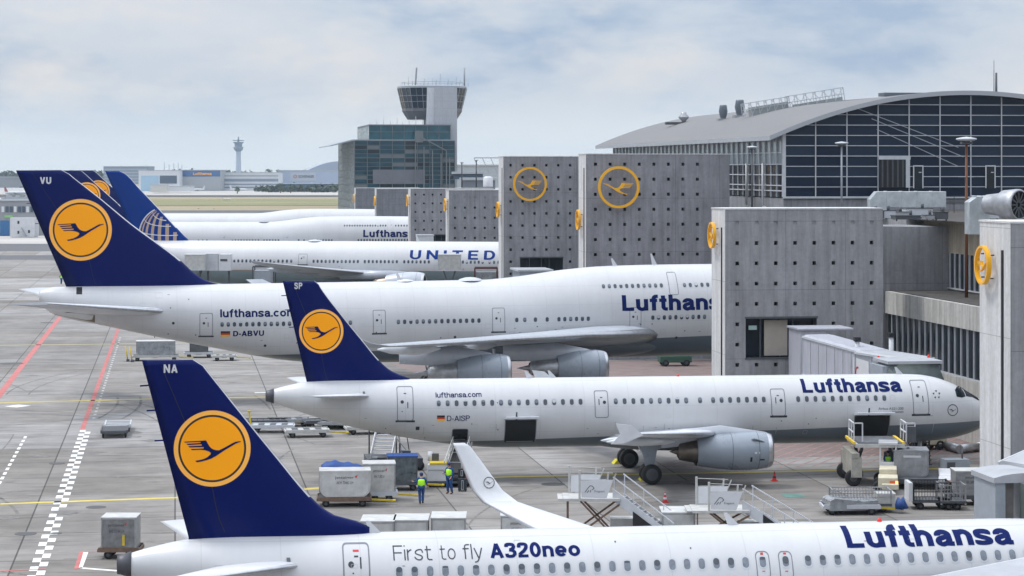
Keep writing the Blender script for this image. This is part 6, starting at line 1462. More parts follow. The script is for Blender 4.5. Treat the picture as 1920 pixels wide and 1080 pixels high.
# containers by the loader
p = gnd(647, 951); container('white round-bottomed luggage container nearest the NA fin', p, -.06, 2.75, 1.55, 1.42, .55, OFFW, PLAST, 'jettainer', 'AKH 70463 LH', z=.52); dolly('rusty dolly under the white round-bottomed container', p+Vector((0, .8, 0)), -.06, 2.9, 1.6, RUST, 'plain')
p = gnd(711, 941); container('square luggage container with white upper panel, right of the round-bottomed one', p, -.06, 1.78, 1.6, 1.55, 0, ALU, OFFW, 'jettainer', 'AKH 71380 LH', z=.52); dolly('grey dolly under the square container', p+Vector((0, .8, 0)), -.06, 2.1, 1.6, LGREY, 'plain')
p = gnd(745, 921); container('open dark container lined with blue, behind the square one', p+Vector((.3, 0, 0)), -.06, 1.7, 1.5, 1.45, .3, DGREY, mat('scuffed_clear', (.10, .12, .13), .3, var=.6, scale=3), None, z=.5, top=BLUEC); dolly('dark dolly under the blue-lined container', p+Vector((.3, .8, 0)), -.06, 2.2, 1.6, DGREY, 'plain')
p = gnd(650, 936); b = MB(); rr = random.Random(3); R = []
for k in range(13):
    t = k/12; hh = .28+.34*math.exp(-((t-.3)/.26)**2)+.08*math.sin(13*t)+.05*math.sin(29*t); R.append([(t*3.0, -.6+1.2*u, z) for u, z in ((0, 0), (.02, hh*.5), (.25, hh*.95), (.5, hh), (.75, hh*.9), (.98, hh*.5), (1, 0))])
b.loft(R); tag(b.build('tarpaulin', BLUEC, None, 'crumpled blue tarpaulin behind the round-bottomed container', loc=(p.x-1.4, p.y, 1.58)), cat='tarpaulin')
b = MB(); b.bx((-.1, -.7, 0), (3.1, .7, 1.55)); tag(b.build('covered_trailer', DGREY, None, 'low dark trailer under the blue tarpaulin', loc=(p.x-1.4, p.y, .0)), cat='trailer')
# mobile stair behind the containers, under the D-AISP hull
p = gnd(722, 878); st = empty('mobile_stair', (p.x, p.y, 0), 0, 'mobile stair with white side panel leading up under the D-AISP hull', 'stair'); zt = 3.0
def flight(root, a, b_, wdt, n, m_step, m_side, panels=(True, True), side_h=.5, rail=True):
    """straight stair from a (foot) to b_ (head), width along the horizontal normal"""
    a, b_ = Vector(a), Vector(b_); hdir = Vector((b_.x-a.x, b_.y-a.y, 0)).normalized(); nrm = Vector((-hdir.y, hdir.x, 0))
    s_ = MB()
    for k in range(n):
        c = a.lerp(b_, (k+.5)/n); s_.box(c, (.28, wdt, .05), 0, rot=Matrix(((hdir.x, nrm.x, 0), (hdir.y, nrm.y, 0), (0, 0, 1))))
    s_.build('steps', m_step, root)
    for i, sg in enumerate((-1, 1)):
        q = MB(); o = nrm*sg*(wdt/2+.05); 
        q.prism([a+o+Vector((0, 0, -.12)), b_+o+Vector((0, 0, -.12)), b_+o+Vector((0, 0, side_h if panels[i] else .06)), a+o+Vector((0, 0, side_h if panels[i] else .06))], nrm*sg*.05)
        if rail:
            for t in (0.02, .33, .66, .98): c = a.lerp(b_, t)+o; q.beam(c, c+Vector((0, 0, 1.0)), .05)
            q.beam(a+o+Vector((0, 0, 1.0)), b_+o+Vector((0, 0, 1.0)), .05)
        q.build('side_rail', m_side, root)
flight(st, (-.35, -1.2, .7), (.55, 2.4, 3.05), 1.15, 12, LGREY, WHITE, (True, True) if False else (True, True), .38, rail=False)
b = MB(); b.bx((-1.2, -1.4, .35), (2.2, 1.4, .75)); b.bx((-.6, -1.5, .65), (.8, -1.2, .85)); b.bx((1.0, -.9, .65), (1.5, -.3, 1.15)); b.bx((-1.2, -1.42, .2), (-.9, 1.42, .4)); b.build('chassis', DGREY, st); put_wheels(st, (-.8, 2.0), (-1.25, 1.25), .3, .2)
b = MB(); 
for x, y in ((-.8, 2.2), (.9, 2.2), (.85, -.6)): b.beam((x, y, .6), (x, y, 2.9 if y > 0 else 1.6), .09)
b.beam((.9, -1, 1.1), (.9, 2.2, 2.9), .08); b.build('support_leg', DGREY, st); b = MB(); b.cyl((1.6, .4, .6), (1.25, .6, 2.9), .03, n=6); b.cyl((1.25, .6, 2.2), (1.25, .6, 2.95), .05, n=6); b.build('prop_pole', DGREY, st)
# belt loader at the rear hold
p = gnd(822, 913); bl = empty('belt_loader', (p.x, p.y, 0), -TH, 'white belt loader raised to the rear hold door', 'belt loader')
b = MB(); b.bx((-.65, -.2, .35), (.75, 2.4, 1.0)); b.bx((-.62, -.25, 1.0), (.5, .35, 1.32)); b.build('body', WHITE, bl, bevel=.03); b = MB(); b.bx((-.5, -.28, 1.33), (.5, .9, 1.42)); b.build('engine_cover', YELLOW, bl)
tb = plain_text('BELT LOADER', -.5, .4, 1.1, 1.22); 
for v in tb.verts: v.co.y = -.27
tb.free()
b = MB(); b.bx((.85, .1, .38), (1.75, 1.6, .5)); b.bx((-.7, -.3, .25), (1.8, 2.5, .36)); b.build('chassis', DGREY, bl); put_wheels(bl, (-.45, 1.6), (0.1, 2.1), .28, .2)
b = MB(); b.box((-.2, .9, 1.6), (.4, .4, .45)); b.cyl((-.5, .8, 1.42), (-.5, .8, 1.95), .14, n=10, mi=1); b.build('operator_seat', [DGREY, WHITE], bl)
A_, B_ = Vector((.85, -.3, .75)), Vector((1.55, 4.1, 2.55)); 
b = MB(); dr = (B_-A_); side = Vector((dr.y, -dr.x, 0)).normalized(); b.prism([A_-side*.42, A_+side*.42, B_+side*.42, B_-side*.42], (0, 0, .12)); b.build('belt', BLACK, bl)
for sg, nm in ((-1, 'left'), (1, 'right')):
    b = MB(); o = side*sg*.5; b.prism([A_+o, B_+o, B_+o+Vector((0, 0, .22)), A_+o+Vector((0, 0, .22))], side*sg*.06)
    for k in range(6): c = A_.lerp(B_, k/5)+o; b.beam(c, c+Vector((0, 0, .75)), .045); 
    b.beam(A_+o+Vector((0, 0, .75)), B_+o+Vector((0, 0, .75)), .05); b.beam(A_+o+Vector((0, 0, .48)), B_+o+Vector((0, 0, .48)), .035); b.build('guard_rail', OFFW, bl)
b = MB(); 
for t in (.25, .5, .75): c = A_.lerp(B_, t)+Vector((0, 0, .13)); b = MB(); b.beam(c-side*.42, c+side*.42, .05, .03); b.build('belt_bar', LGREY, bl)
b = MB(); b.box((1.6, -.3, .6), (.16, .1, .16)); b.build('tail_light', REDP, bl)
# luggage pieces
for k, (px, py, w_, h, z, m, lab) in enumerate(((867, 922, .50, .74, 0, mat('suitcase_shell', (.02, .03, .04), .4), 'black suitcase standing by the belt loader'), (866, 918, .42, .52, .76, BLACK, 'black case with pale handle on top of the suitcase'))):
    p = gnd(px, py if not k else 921); r = empty('suitcase', (p.x, p.y+.05*k, z), -TH, lab, 'suitcase'); b = MB(); b.bx((-w_/2, 0, .05 if not k else 0), (w_/2, .3, h)); b.build('case', m, r, bevel=.03)
    b = MB(); b.bx((-.06, -.02, .12), (-.035, -.003, h-.1)); b.bx((.035, -.02, .12), (.06, -.003, h-.1)); b.bx((-.06, -.02, h-.12), (.06, -.003, h-.09)); b.bx((-.06, -.02, .1), (.06, -.003, .12)); b.build('handle', LGREY, r)
    if not k: put_wheels(r, (-.18, .18), (.06, .24), .035, .02)
# chocks and cones
for px, py, lab in ((1208, 900, 'yellow chock at the near main wheel'), (1158, 869, 'yellow chock at the far main wheel')):
    p = gnd(px, py); b = MB(); b.prism([(-.32, -.4, 0), (.3, -.4, 0), (.12, -.4, .26), (-.1, -.4, .26)], (0, .8, 0)); tag(b.build('wheel_chock', mat('chock_yellow', (.7, .62, .03), .6), None, lab, loc=(p.x, p.y, 0)), cat='chock', group='yellow wheel chocks')
for px, py, lab, m2 in ((1247, 942, 'red and white traffic cone left of the second boarding stair', WHITE), (1452, 902, 'red and dark traffic cone right of the engine', INK)):
    p = gnd(px, py); r = empty('traffic_cone', (p.x, p.y, 0), 0, lab, 'traffic cone', 'traffic cones by the engine'); b = MB(); b.box((0, 0, .025), (.36, .36, .05)); b.build('base', REDP, r)
    b = MB(); b.lathe([(.05, .14, 0), (.18, .11, 1), (.3, .085, 0), (.42, .06, 1), (.52, .04, 0), (.58, .03, 0), (.58, .002, 0)], (0, 0, 0), 'Z', 16); b.build('cone', [REDP, m2], r)

# ------------------------------------------------------------------ boarding stairs with railed platforms
def boarding_stair(label, px, d, zp):
    q = at(px, 0, d); root = empty('boarding_stair', (q.x, q.y, 0), -TH, label, 'boarding stair', 'boarding stairs with railed platforms')
    b = MB(); b.bx((-1.35, -.95, zp-.14), (1.4, 1.1, zp)); b.bx((-1.6, -.85, zp-.1), (-1.35, 1.0, zp-.02)); b.build('platform', OFFW, root, bevel=.02)
    flight(root, (4.2, -1.4, .5), (1.35, -.05, zp), 1.2, 13, DULL, LGREY, (False, True), .45)
    for y, nm in ((-.9, 0), (1.05, 1)):
        b = MB(); x0 = -.55 if y < 0 else -1.0; x1 = .75 if y < 0 else .25
        b.beam((x0, y, zp), (x0, y, zp+1.35), .11); b.beam((x1, y, zp+.3), (x1+.08, y, zp+1.25), .08); b.beam((x1+.2, y, zp+.6), (x1+.45, y, zp+1.2), .05); b.beam((x0, y, zp+1.28), (x1+.3, y, zp+1.22), .035); b.beam((x0, y, zp+.88), (x1, y, zp+.9), .05)
        b.build('railing', OFFW, root)
        b = MB(); b.prism([(x0+.08, y-.02, zp+.05), (x1-.0, y-.02, zp+.02), (x1+.3, y-.02, zp+.9), (x0+.08, y-.02, zp+.86)], (0, -.03, 0)); pn = b.build('side_panel', WHITE, root)
        if y < 0:
            b = MB(); pts = [(x0+.25, zp+.3), (x0+.4, zp+.5), (x0+.5, zp+.62), (x0+.62, zp+.6), (x0+.7, zp+.5), (x0+.6, zp+.42)]
            for a, c in zip(pts[:-1], pts[1:]): b.beam((a[0], y-.055, a[1]), (c[0], y-.055, c[1]), .006, .03)
            b.beam((x0+.35, y-.055, zp+.28), (x0+.45, y-.055, zp+.4), .006, .03); b.beam((x0+.5, y-.055, zp+.3), (x0+.55, y-.055, zp+.42), .006, .03); b.build('horse_logo', INK, pn)
            tb = plain_text('Fraport', x0+.72, x0+1.2, zp+.3, zp+.4)
            for v in tb.verts: v.co.y = y-.055
            bm_obj(tb, 'printed_text', INK, pn)
    b = MB()
    for y in (-.8, .95): b.beam((-.9, y, .6), (1.6, y, zp-.15), .09); b.beam((1.2, y, .6), (-.5, y, zp-.15), .09); b.beam((-1.1, y, .4), (-1.1, y, zp-.1), .07)
    b.build('lift_frame', RUST, root); b = MB(); b.bx((-1.5, -1.0, .35), (4.4, 1.1, .6)); b.bx((3.1, .2, .6), (4.6, 1.3, 1.25)); b.bx((1.0, .25, .6), (2.2, 1.2, 1.4)); b.build('chassis', OFFW, root); put_wheels(root, (-.9, 3.6), (-.9, 1.0), .36, .24)
    b = MB(); b.prism([(2.0, -1.15, 1.05), (3.0, -1.62, .55), (3.0, -1.62, 1.25), (2.0, -1.15, 1.95)], (.03, -.04, 0)); b.build('black_panel', BLACK, root); return root
boarding_stair('boarding stair with railed platform nearest the winglet of the A320neo', 1107, 114.0, 2.55); boarding_stair('boarding stair with railed platform right of the red and white cone', 1348, 113.0, 2.12)
# white container roofs lined up behind the near aircraft
for k, (px, yt, w_, lab) in enumerate(((704, 965, 1.55, 'leftmost white-topped container behind the near hull'), (766, 963, 1.6, 'second white-topped container behind the near hull'), (836, 959, 1.62, 'third white-topped container behind the near hull'), (963, 955, 1.5, 'white-topped container partly behind the winglet root'), (1264, 949, 1.55, 'white-topped container left of the second boarding stair'))):
    d = (H-1.92)*F/(yt-HZ+6); p = at(px, yt, d); container(lab, Vector((p.x, p.y-1, 0)), -TH, w_, 2.1, 1.4, .0, ALU, PLAST, 'jettainer' if k == 3 else None, 'AKE 41207 LH', z=.47); dolly('dolly under the '+lab.replace(' behind the near hull', ' of the row').replace('white-topped container', 'white-topped box'), Vector((p.x, p.y, 0)), -TH, 1.9, 1.8, LGREY, 'plain')

# ------------------------------------------------------------------ forward cargo loader and container transporter
p = gnd(1652, 912); hl = empty('cargo_loader', (p.x, p.y, 0), -TH, 'white high loader raised to the open forward hold', 'cargo loader'); ZP2 = 2.55
b = MB(); b.bx((-1.5, -.2, ZP2-.28), (1.35, 3.4, ZP2-.06)); b.build('platform', OFFW, hl); b = MB(); b.bx((-1.35, -.1, ZP2-.058), (1.2, 3.3, ZP2-.01), 0)
for k in range(9): b.bx((-1.3, .05+k*.37, ZP2-.01), (1.15, .2+k*.37, ZP2+.02), 1)
b.build('roller_deck', [DGREY, DULL], hl); b = MB(); b.bx((-1.62, -.1, ZP2-.1), (-1.5, 3.3, ZP2+.04)); b.bx((1.2, -.1, ZP2-.1), (1.36, 3.3, ZP2+.04)); b.build('edge_stripe', mat('edge_yellow', (.75, .5, .03), .5), hl)
for x in (-1.55, 1.5):
    b = MB()
    for y in (0.2, 1.2, 2.2): b.beam((x, y, ZP2), (x, y, ZP2+1.1), .07)
    for z in (ZP2+.55, ZP2+1.1): b.beam((x, .2, z), (x, 2.2, z), .07)
    b.beam((x, .2, ZP2+1.1), (x+.5, .2, ZP2+1.1), .07); b.beam((x+.5, .2, ZP2), (x+.5, .2, ZP2+1.1), .07); b.build('guard_rail', WHITE, hl)
b = MB()
for x in (-1.1, .9, 1.6):
    b.beam((x, .1, .6), (x, 3.0, ZP2-.35), .16); b.beam((x, 3.0, .6), (x, .1, ZP2-.35), .16)
for k in range(3): b.bx((1.3, .3, .8+k*.55), (2.1, 1.6, 1.05+k*.55))
b.build('scissor_lift', DGREY, hl)
b = MB(); b.bx((-1.75, -.3, .55), (-1.15, 4.2, 1.7)); b.bx((1.3, .4, .4), (2.2, 4.0, .95)); b.bx((-1.75, -.35, 1.7), (-1.3, 3.5, 1.95)); b.build('side_frame', mat('grimy_cream', (.36, .35, .31), .5, var=.35, scale=2), hl); put_wheels(hl, (-1.6, 1.9), (.1, 3.6), .48, .3)
b = MB(); b.box((1.8, .3, ZP2+.45), (.5, .4, .9)); b.build('control_stand', DGREY, hl)
p = gnd(1665, 927); tr = empty('container_transporter', (p.x, p.y, 0), -TH-.16, 'cream container transporter with a cab and two lit front arms', 'transporter')
b = MB(); b.bx((-.55, 0, .35), (.55, 1.5, .95)); b.bx((-.5, 1.5, .35), (.5, 3.2, 1.25)); b.bx((-.5, 3.2, .35), (.5, 5.2, .9)); b.bx((-.35, -.35, .3), (.6, 0, .62)); b.build('left_arm', CREAM, tr, bevel=.05)
b = MB(); b.bx((2.85, .6, .35), (3.7, 2.0, .85)); b.bx((2.9, 2.0, .35), (3.6, 5.2, .9)); b.build('right_arm', WHITE, tr, bevel=.05)
b = MB(); 
for x in (-.45, .45):
    for y in (3.25, 4.6): b.beam((x, y, .9), (x, y, 2.45), .09)
b.bx((-.55, 3.1, 2.45), (.55, 4.75, 2.57)); b.bx((-.5, 3.2, .9), (.5, 3.26, 1.45)); cb = b.build('cab', WHITE, tr); b = MB(); b.bx((-.25, 4.1, .9), (.25, 4.5, 1.9)); b.build('cab_seat', DGREY, cb)
b = MB(); b.bx((.5, 2.2, .35), (2.9, 5.2, .6)); b.build('bed', DGREY, tr); put_wheels(tr, (-.5, 3.6), (.7, 2.4, 4.5), .34, .22)
for x, y in ((.25, -.02), (3.45, .58)):
    b = MB(); b.box((x, y, .68), (.3, .05, .18), 1); b.box((x+.24, y, .68), (.16, .05, .16), 0); b.build('headlight', [LAMPY, mat('indicator_orange', (.7, .12, .02), .3)], tr)
container('large silver container on the transporter bed', p+Vector((2.15, 2.9, 0)), -TH-.1, 1.98, 1.9, 1.5, .35, ALU, DULL, 'jettainer', '', z=.6, top=DULL, textx=.35) if False else None
cc = container('large dented silver container on the transporter bed', p+Vector((2.2, 2.6, 0)), -TH-.1, 1.98, 1.9, 1.5, .3, ALU, DULL, None, z=.61, top=DULL)
b = MB(); b.bx((-.45, -.03, 1.12), (.55, -.018, 1.24)); b.build('printed_strip', WHITE, cc)
# wire cages and further containers by the tower foot
def cage(label, px, py, L_, m, sheet=False, rz=-TH, h=1.0):
    p = gnd(px, py); r = empty('cage_trolley', (p.x, p.y, 0), rz, label, 'trolley', 'wire-sided trolleys'); b = MB(); n = int(L_/.16)
    for y in (0, 1.4):
        for k in range(n+1): b.beam((L_*k/n, y, .5), (L_*k/n, y, .5+h), .025)
        for z in (.5, .5+h*.5, .5+h): b.beam((0, y, z), (L_, y, z), .05)
    for x in (0, L_): 
        for y in (0, 1.4): b.beam((x, y, .3), (x, y, .55+h), .09)
        b.beam((x, 0, .5+h), (x, 1.4, .5+h), .06)
    b.build('wire_sides', m, r); b = MB(); b.bx((-.05, -.05, .38), (L_+.05, 1.45, .5)); b.build('deck', DGREY, r); put_wheels(r, (.4, L_-.4), (.15, 1.25), .19)
    if sheet: b = MB(); b.bx((-.25, -.03, .45), (-.05, 1.45, .5+h)); b.build('end_gate', WHITE, r)
    return r
cage('long low wire trolley, leftmost, behind the near hull', 1562, 962, 3.1, DULL, False, h=.7); cage('dark-barred wire trolley with white end gate', 1713, 956, 2.0, BLACK, True, h=.95); cage('light wire trolley right of the dark-barred one', 1765, 957, 1.3, DULL, False, h=.85)
p = gnd(1612, 966); b = MB(); b.prism([(-1.9, 0, 0), (1.2, 0, 0), (1.2, 0, .8), (.3, 0, .72), (-1.6, 0, 1.0), (-1.9, 0, .8)], (0, 1.6, 0)); o = b.build('sheeted_pallet', SHEET, None, 'pallet under grey sheet before the long wire trolley', loc=(p.x, p.y, .25)); o.scale = (.85, 1, .65); tag(o, cat='pallet'); dolly('dolly under the grey sheeted pallet', p+Vector((-.3, .8, 0)), -TH, 3.0, 1.6, LGREY, 'plain')
p = gnd(1662, 962); container('pale container with blue cloth spilling out, left of the dark-barred trolley', p, -TH, .95, 1.3, .8, 0, OFFW, OFFW, None, z=.2); b = MB(); b.loft([[(x_, -.35*w2, 0), (x_, -.3*w2, h2*.6), (x_, -.05, h2), (x_, .2*w2, h2*.8), (x_, .35*w2, 0)] for x_, w2, h2 in ((-.3, .3, .25), (-.15, .9, .62), (.0, 1.0, .5), (.15, .8, .66), (.3, .5, .3), (.42, .2, .08))]); tag(b.build('blue_cloth', BLUEC, None, 'blue cloth bundle left of the wire trolleys', loc=(p.x+.75, p.y-.1, .25)), cat='cloth')
p = gnd(1822, 948); container('silver container with white label band against the near tower', p, -TH, 1.75, 1.5, 1.35, .3, ALU, ALU, 'jettainer', 'AKE 26095 LH', z=.5); dolly('dolly under the container against the near tower', p+Vector((0, .8, 0)), -TH, 2.0, 1.6, DGREY, 'plain')
# small tug under the jumbo forward hull and steps beneath
def tug(label, px, py, m, rz=0.0):
    p = gnd(px, py); r = empty('tow_tractor', (p.x, p.y, 0), rz, label, 'tow tractor'); b = MB(); b.bx((-1.5, 0, .35), (1.5, 1.4, .95)); b.bx((-1.5, .1, .95), (-.6, 1.3, 1.25)); b.build('body', m, r, bevel=.06)
    b = MB(); 
    for x in (-.2, 1.2):
        for y in (.1, 1.3): b.beam((x, y, .95), (x, y, 1.9), .07)
    b.bx((-.3, 0, 1.9), (1.3, 1.4, 1.98)); b.build('cab', DGREY, r); put_wheels(r, (-1.0, 1.0), (.1, 1.3), .33, .22); b = MB(); b.bx((.2, .4, .95), (.7, 1.0, 1.5)); b.build('seat', REDP, r)
tug('dark green tow tractor under the jumbo belly', 1268, 687, mat('tug_green', (.03, .09, .06), .5)); tug('small white tow tractor under the nose of D-AISP', 1738, 845, CREAM, .2)
# catering and cargo lifts at the two-engine airliner
def lift_truck(label, px0, px1, yt, yb, d, m=OFFW, tone=None):
    p = at(px0, yt, d); w_ = (px1-px0)*d/F; h = (yb-yt)*d/F; r = empty('lift_truck', (p.x, p.y, 0), -TH, label, 'lift truck', 'lift trucks at the two-engine airliner'); z = p.z
    b = MB(); b.bx((0, 0, z-h), (w_, 2.4, z)); bxo = b.build('box_body', m, r); b = MB()
    for x in (.02, w_*.5, w_-.08): b.bx((x, -.05, z-h), (x+.06, -.003, z))
    b.bx((0, -.06, z-.12), (w_, -.003, z)); b.bx((0, -.06, z-h), (w_, -.003, z-h+.1)); b.build('door_frame', LGREY, bxo)
    b = MB(); b.beam((w_*.25, .3, .9), (w_*.75, .3, z-h), .18); b.beam((w_*.75, .5, .9), (w_*.25, .5, z-h), .18); b.beam((w_*.25, 2, .9), (w_*.75, 2, z-h), .18); b.build('scissor_lift', DGREY, r)
    b = MB(); b.bx((-.3, .1, .5), (w_+.8, 2.3, .95)); b.build('chassis', DGREY, r); put_wheels(r, (.4, w_), (.2, 2.2), .45, .3); return r
lift_truck('raised white catering lift by the tail of the UNITED aircraft', 346, 384, 477, 507, 300); lift_truck('raised white catering lift in front of the UNITED lettering', 821, 864, 477, 508, 296)
p = at(384, 474, 302); b = MB(); b.bx((0, 0, 0), (1.7, 2.2, 2.2), 0); b.bx((1.75, .05, 0), (3.3, 2.2, 2.1), 1); b.bx((2.0, .03, 1.2), (2.9, .049, 1.5), 2)
o = b.build('bridge_cabin', [LGREY, WHITE, DGREY], None, 'pale cabin beside the left catering lift of the UNITED aircraft', loc=(p.x, p.y, p.z-2.3)); tag(o, cat='cabin'); o.rotation_euler = (0, 0, -TH); 
b = MB(); 
for x in (.3, 3.0): b.beam((x, 1, 0), (x, 1, -(p.z-2.3)), .25)
q = b.build('support_leg', DGREY, o)
for k, (x0, x1, yt, m, lab) in enumerate(((474, 513, 500, DGREY, 'dark cargo lift frame left under the UNITED wing'), (890, 932, 503, mat('maroon_frame', (.10, .03, .03), .5), 'maroon cargo lift with wrapped load near the pier tower'))):
    p = at(x0, yt, 298); w_ = (x1-x0)*298/F; zt = p.z; r = empty('cargo_lift', (p.x, p.y, 0), -TH, lab, 'cargo lift'); b = MB()
    for x in (0, w_): 
        for y in (0, 2.4): b.beam((x, y, 0), (x, y, zt), .16)
    for y in (0, 2.4): b.beam((0, y, zt), (w_, y, zt), .2); b.beam((0, y, zt-2.1), (w_, y, zt-2.1), .2)
    b.build('frame', m, r); b = MB(); b.bx((.15, .2, zt-2.0), (w_-.15, 2.2, zt-.5)); b.build('load', SHEET if k else GREYP, r)

# ------------------------------------------------------------------ passenger bridges
def tunnel(root, name, a, b_, w_, h, m, ribs=0, rib_m=None):
    a, b_ = Vector(a), Vector(b_); hd = Vector((b_.x-a.x, b_.y-a.y, 0)).normalized(); n = Vector((-hd.y, hd.x, 0)); q = MB(); R = []
    for c in (a, b_): R.append([c-n*w_/2, c+n*w_/2, c+n*w_/2+Vector((0, 0, h)), c+n*(w_/2-.25)+Vector((0, 0, h+.14)), c-n*(w_/2-.25)+Vector((0, 0, h+.14)), c-n*w_/2+Vector((0, 0, h))])
    q.loft(R)
    for f in q.bm.faces: f.smooth = False
    o = q.build(name, m, root)
    q = MB()
    for z in (0, h): 
        for s_ in (-1, 1): q.beam(a+n*s_*(w_/2+.03)+Vector((0, 0, z)), b_+n*s_*(w_/2+.03)+Vector((0, 0, z)), .1, .14)
    for k in range(ribs+1):
        c = a.lerp(b_, k/max(1, ribs)) 
        for s_ in (-1, 1): q.beam(c+n*s_*(w_/2+.02), c+n*s_*(w_/2+.02)+Vector((0, 0, h)), .05, .05)
    q.build('tunnel_frame', rib_m or LGREY, o); return o
BW = mat('bridge_panel', (.40, .41, .46), .45, var=.15, scale=1.2, stretch=(3, 3, .4)); BR = mat('bridge_roof', (.37, .385, .41), .5, var=.15, scale=.8)
jb = empty('passenger_bridge', (0, 0, 0), 0, 'white passenger bridge from the near holed tower to D-AISP', 'passenger bridge')
a = at(1516, 618, 164); c1 = at(1560, 628, 160.5); c2 = at(1640, 660, 154.5); c3 = at(1668, 672, 151.5)
rot_ = MB(); rot_.bx((a.x-.85, a.y-1.0, 2.2), (a.x+1.0, a.y+2.2, a.z)); rot_.bx((a.x-1.0, a.y-1.15, a.z), (a.x+2.9, a.y+2.2, a.z+.16)); rot_.build('rotunda', BW, jb, bevel=.04)
rb = MB(); rb.cyl((a.x+.1, a.y+.5, 0), (a.x+.1, a.y+.5, 2.2), .6, n=20); rb.build('rotunda_column', LGREY, jb)
tunnel(jb, 'outer_tunnel', (c1.x-.8, c1.y+.9, c1.z-2.75), (c2.x, c2.y, c2.z-2.6), 2.3, 2.6, BW, 7); tunnel(jb, 'inner_tunnel', (c2.x-.3, c2.y+.2, c2.z-2.85), (c3.x+1.8, c3.y-.7, c3.z-2.9), 2.7, 2.85, BR, 3)
q = at(1600, 681, 157.5); 
q = MB(); p0 = Vector((c1.x+.6, c1.y-.9, c1.z-1.9)); hd = Vector((c2.x-c1.x, c2.y-c1.y, 0)).normalized(); n_ = Vector((hd.y, -hd.x, 0))
m0 = Vector((c2.x-.1, c2.y+.1, c2.z-2.75)); f0 = m0+n_*1.4
dz_ = Vector((0, 0, 1)); q.prism([f0+dz_*.4-hd*.0, f0+hd*2.2+dz_*.25, f0+hd*2.2+dz_*2.3, f0+dz_*2.45], n_*.02); pn = q.build('advert_panel', WHITE, jb)
q = MB(); g = f0+hd*.65+n_*.04+dz_*1.5; 
for k in range(7): 
    a0, a1 = 1.2+k*.5, 1.2+(k+1)*.5; q.beam(g+hd*.28*math.cos(a0)+dz_*.34*math.sin(a0), g+hd*.28*math.cos(a1)+dz_*.34*math.sin(a1), .02, .09)
q.build('red_swirl_logo', REDP, pn); q = MB(); q.beam(f0+hd*1.0+n_*.04+dz_*1.15, f0+hd*1.8+n_*.04+dz_*1.05, .02, .10); q.build('red_lettering', REDP, pn)
cb = at(1697, 673, 148.5); q = MB(); q.bx((cb.x-1.85, cb.y-1.2, cb.z-2.9), (cb.x+1.9, cb.y+1.6, cb.z-.35), 0)
R = []; q.loft([[(cb.x-1.9, cb.y-1.3, cb.z-1.9), (cb.x-1.4, cb.y-1.35, cb.z-.2), (cb.x-1.2, cb.y+1.6, cb.z-.15), (cb.x-1.9, cb.y+1.6, cb.z-1.9)], [(cb.x+2.4, cb.y-1.3, cb.z-1.9), (cb.x+1.7, cb.y-1.35, cb.z-.2), (cb.x+1.6, cb.y+1.6, cb.z-.15), (cb.x+2.4, cb.y+1.6, cb.z-1.9)]], 1)
q.build('bridge_cab', [GREYP, mat('cab_bellows', (.13, .16, .16), .6, var=.3, scale=2)], jb); q = MB(); q.bx((cb.x-1.6, cb.y-1.5, cb.z-.2), (cb.x+2.0, cb.y+1.7, cb.z-.02)); q.build('cab_roof', BR, jb)
for px, py, d in ((1607, 640, 156), (1671, 632, 158)):
    t = at(px, py, d); q = MB(); q.cyl((t.x, t.y, 0), (t.x, t.y, t.z), .17, n=12); q.bx((t.x-.2, t.y-.2, t.z-.0), (t.x+.2, t.y+.2, t.z+.28), 1); q.build('lift_column', [LGREY, BLACK], jb)
for px, py, d in ((1647, 671, 151), (1741, 669, 147)): t = at(px, py, d); q = MB(); q.lathe([(0, .1), (.12, .09), (.2, .02)], tuple(t-Vector((0, 0, .05))), 'Z', 10); q.build('beacon', mat('red_beacon', (.7, .02, .01), .3), jb)
# bridge at the near right tower, and the one reaching toward the camera
jb2 = empty('passenger_bridge', (0, 0, 0), 0, 'grey and white passenger bridge head at the near right tower', 'passenger bridge'); e = at(1886, 893, 98)
tunnel(jb2, 'tunnel', (e.x+.9, e.y+1.2, e.z-1.9), (e.x+8, e.y+3.6, e.z+.3), 2.3, 2.15, BR, 5)
q = MB(); R = []
for k in range(9): t = k/8; R.append((e.x-.95+t*3.2, .26*math.sin(PI*min(1, t*1.1+.05))**.7))
q.prism([(x, e.y-1.2, e.z+.02+z) for x, z in R]+[(R[-1][0], e.y-1.2, e.z-.12), (R[0][0], e.y-1.2, e.z-.12)], (0, 2.8, 0)); q.build('canopy_roof', BR, jb2)
q = MB(); q.bx((e.x-.85, e.y-1.1, 1.2), (e.x-.42, e.y+1.5, e.z-.12), 1); q.bx((e.x-.42, e.y-.6, 1.2), (e.x+.12, e.y+1.2, e.z-.125), 2); q.bx((e.x+.12, e.y-2.3, 1.6), (e.x+3.6, e.y-1.3, e.z-.1), 0); q.build('bridge_cab', [mat('cab_green_grey', (.09, .11, .105), .5, var=.2, scale=2), GREYP, mat('bellows_tan', (.30, .28, .27), .8, var=.2, scale=3)], jb2)
q = MB()
for k in range(3): q.bx((e.x+.28+k*.22, e.y-2.36-.0*k, 1.7), (e.x+.36+k*.22, e.y-2.305, e.z-.1-k*.16))
for k in range(3): q.bx((e.x+.28+k*.22, e.y-2.36, e.z-.2-k*.16), (e.x+3.4, e.y-2.305, e.z-.1-k*.16))
q.bx((e.x+1.05, e.y-2.35, 1.7), (e.x+3.2, e.y-2.305, e.z-1.0), 1); q.build('cab_door_frame', [LGREY, DARK], jb2); q = MB(); q.lathe([(0, .1), (.22, .1), (.3, .02)], (e.x+.45, e.y-1.5, e.z+.1), 'Z', 12); q.build('beacon', mat('red_beacon', (.7, .02, .01), .3), jb2)
q = MB(); q.cyl((e.x+2.4, e.y, 0), (e.x+2.4, e.y, e.z-2), .3, n=14); q.build('lift_column', LGREY, jb2); q = MB()
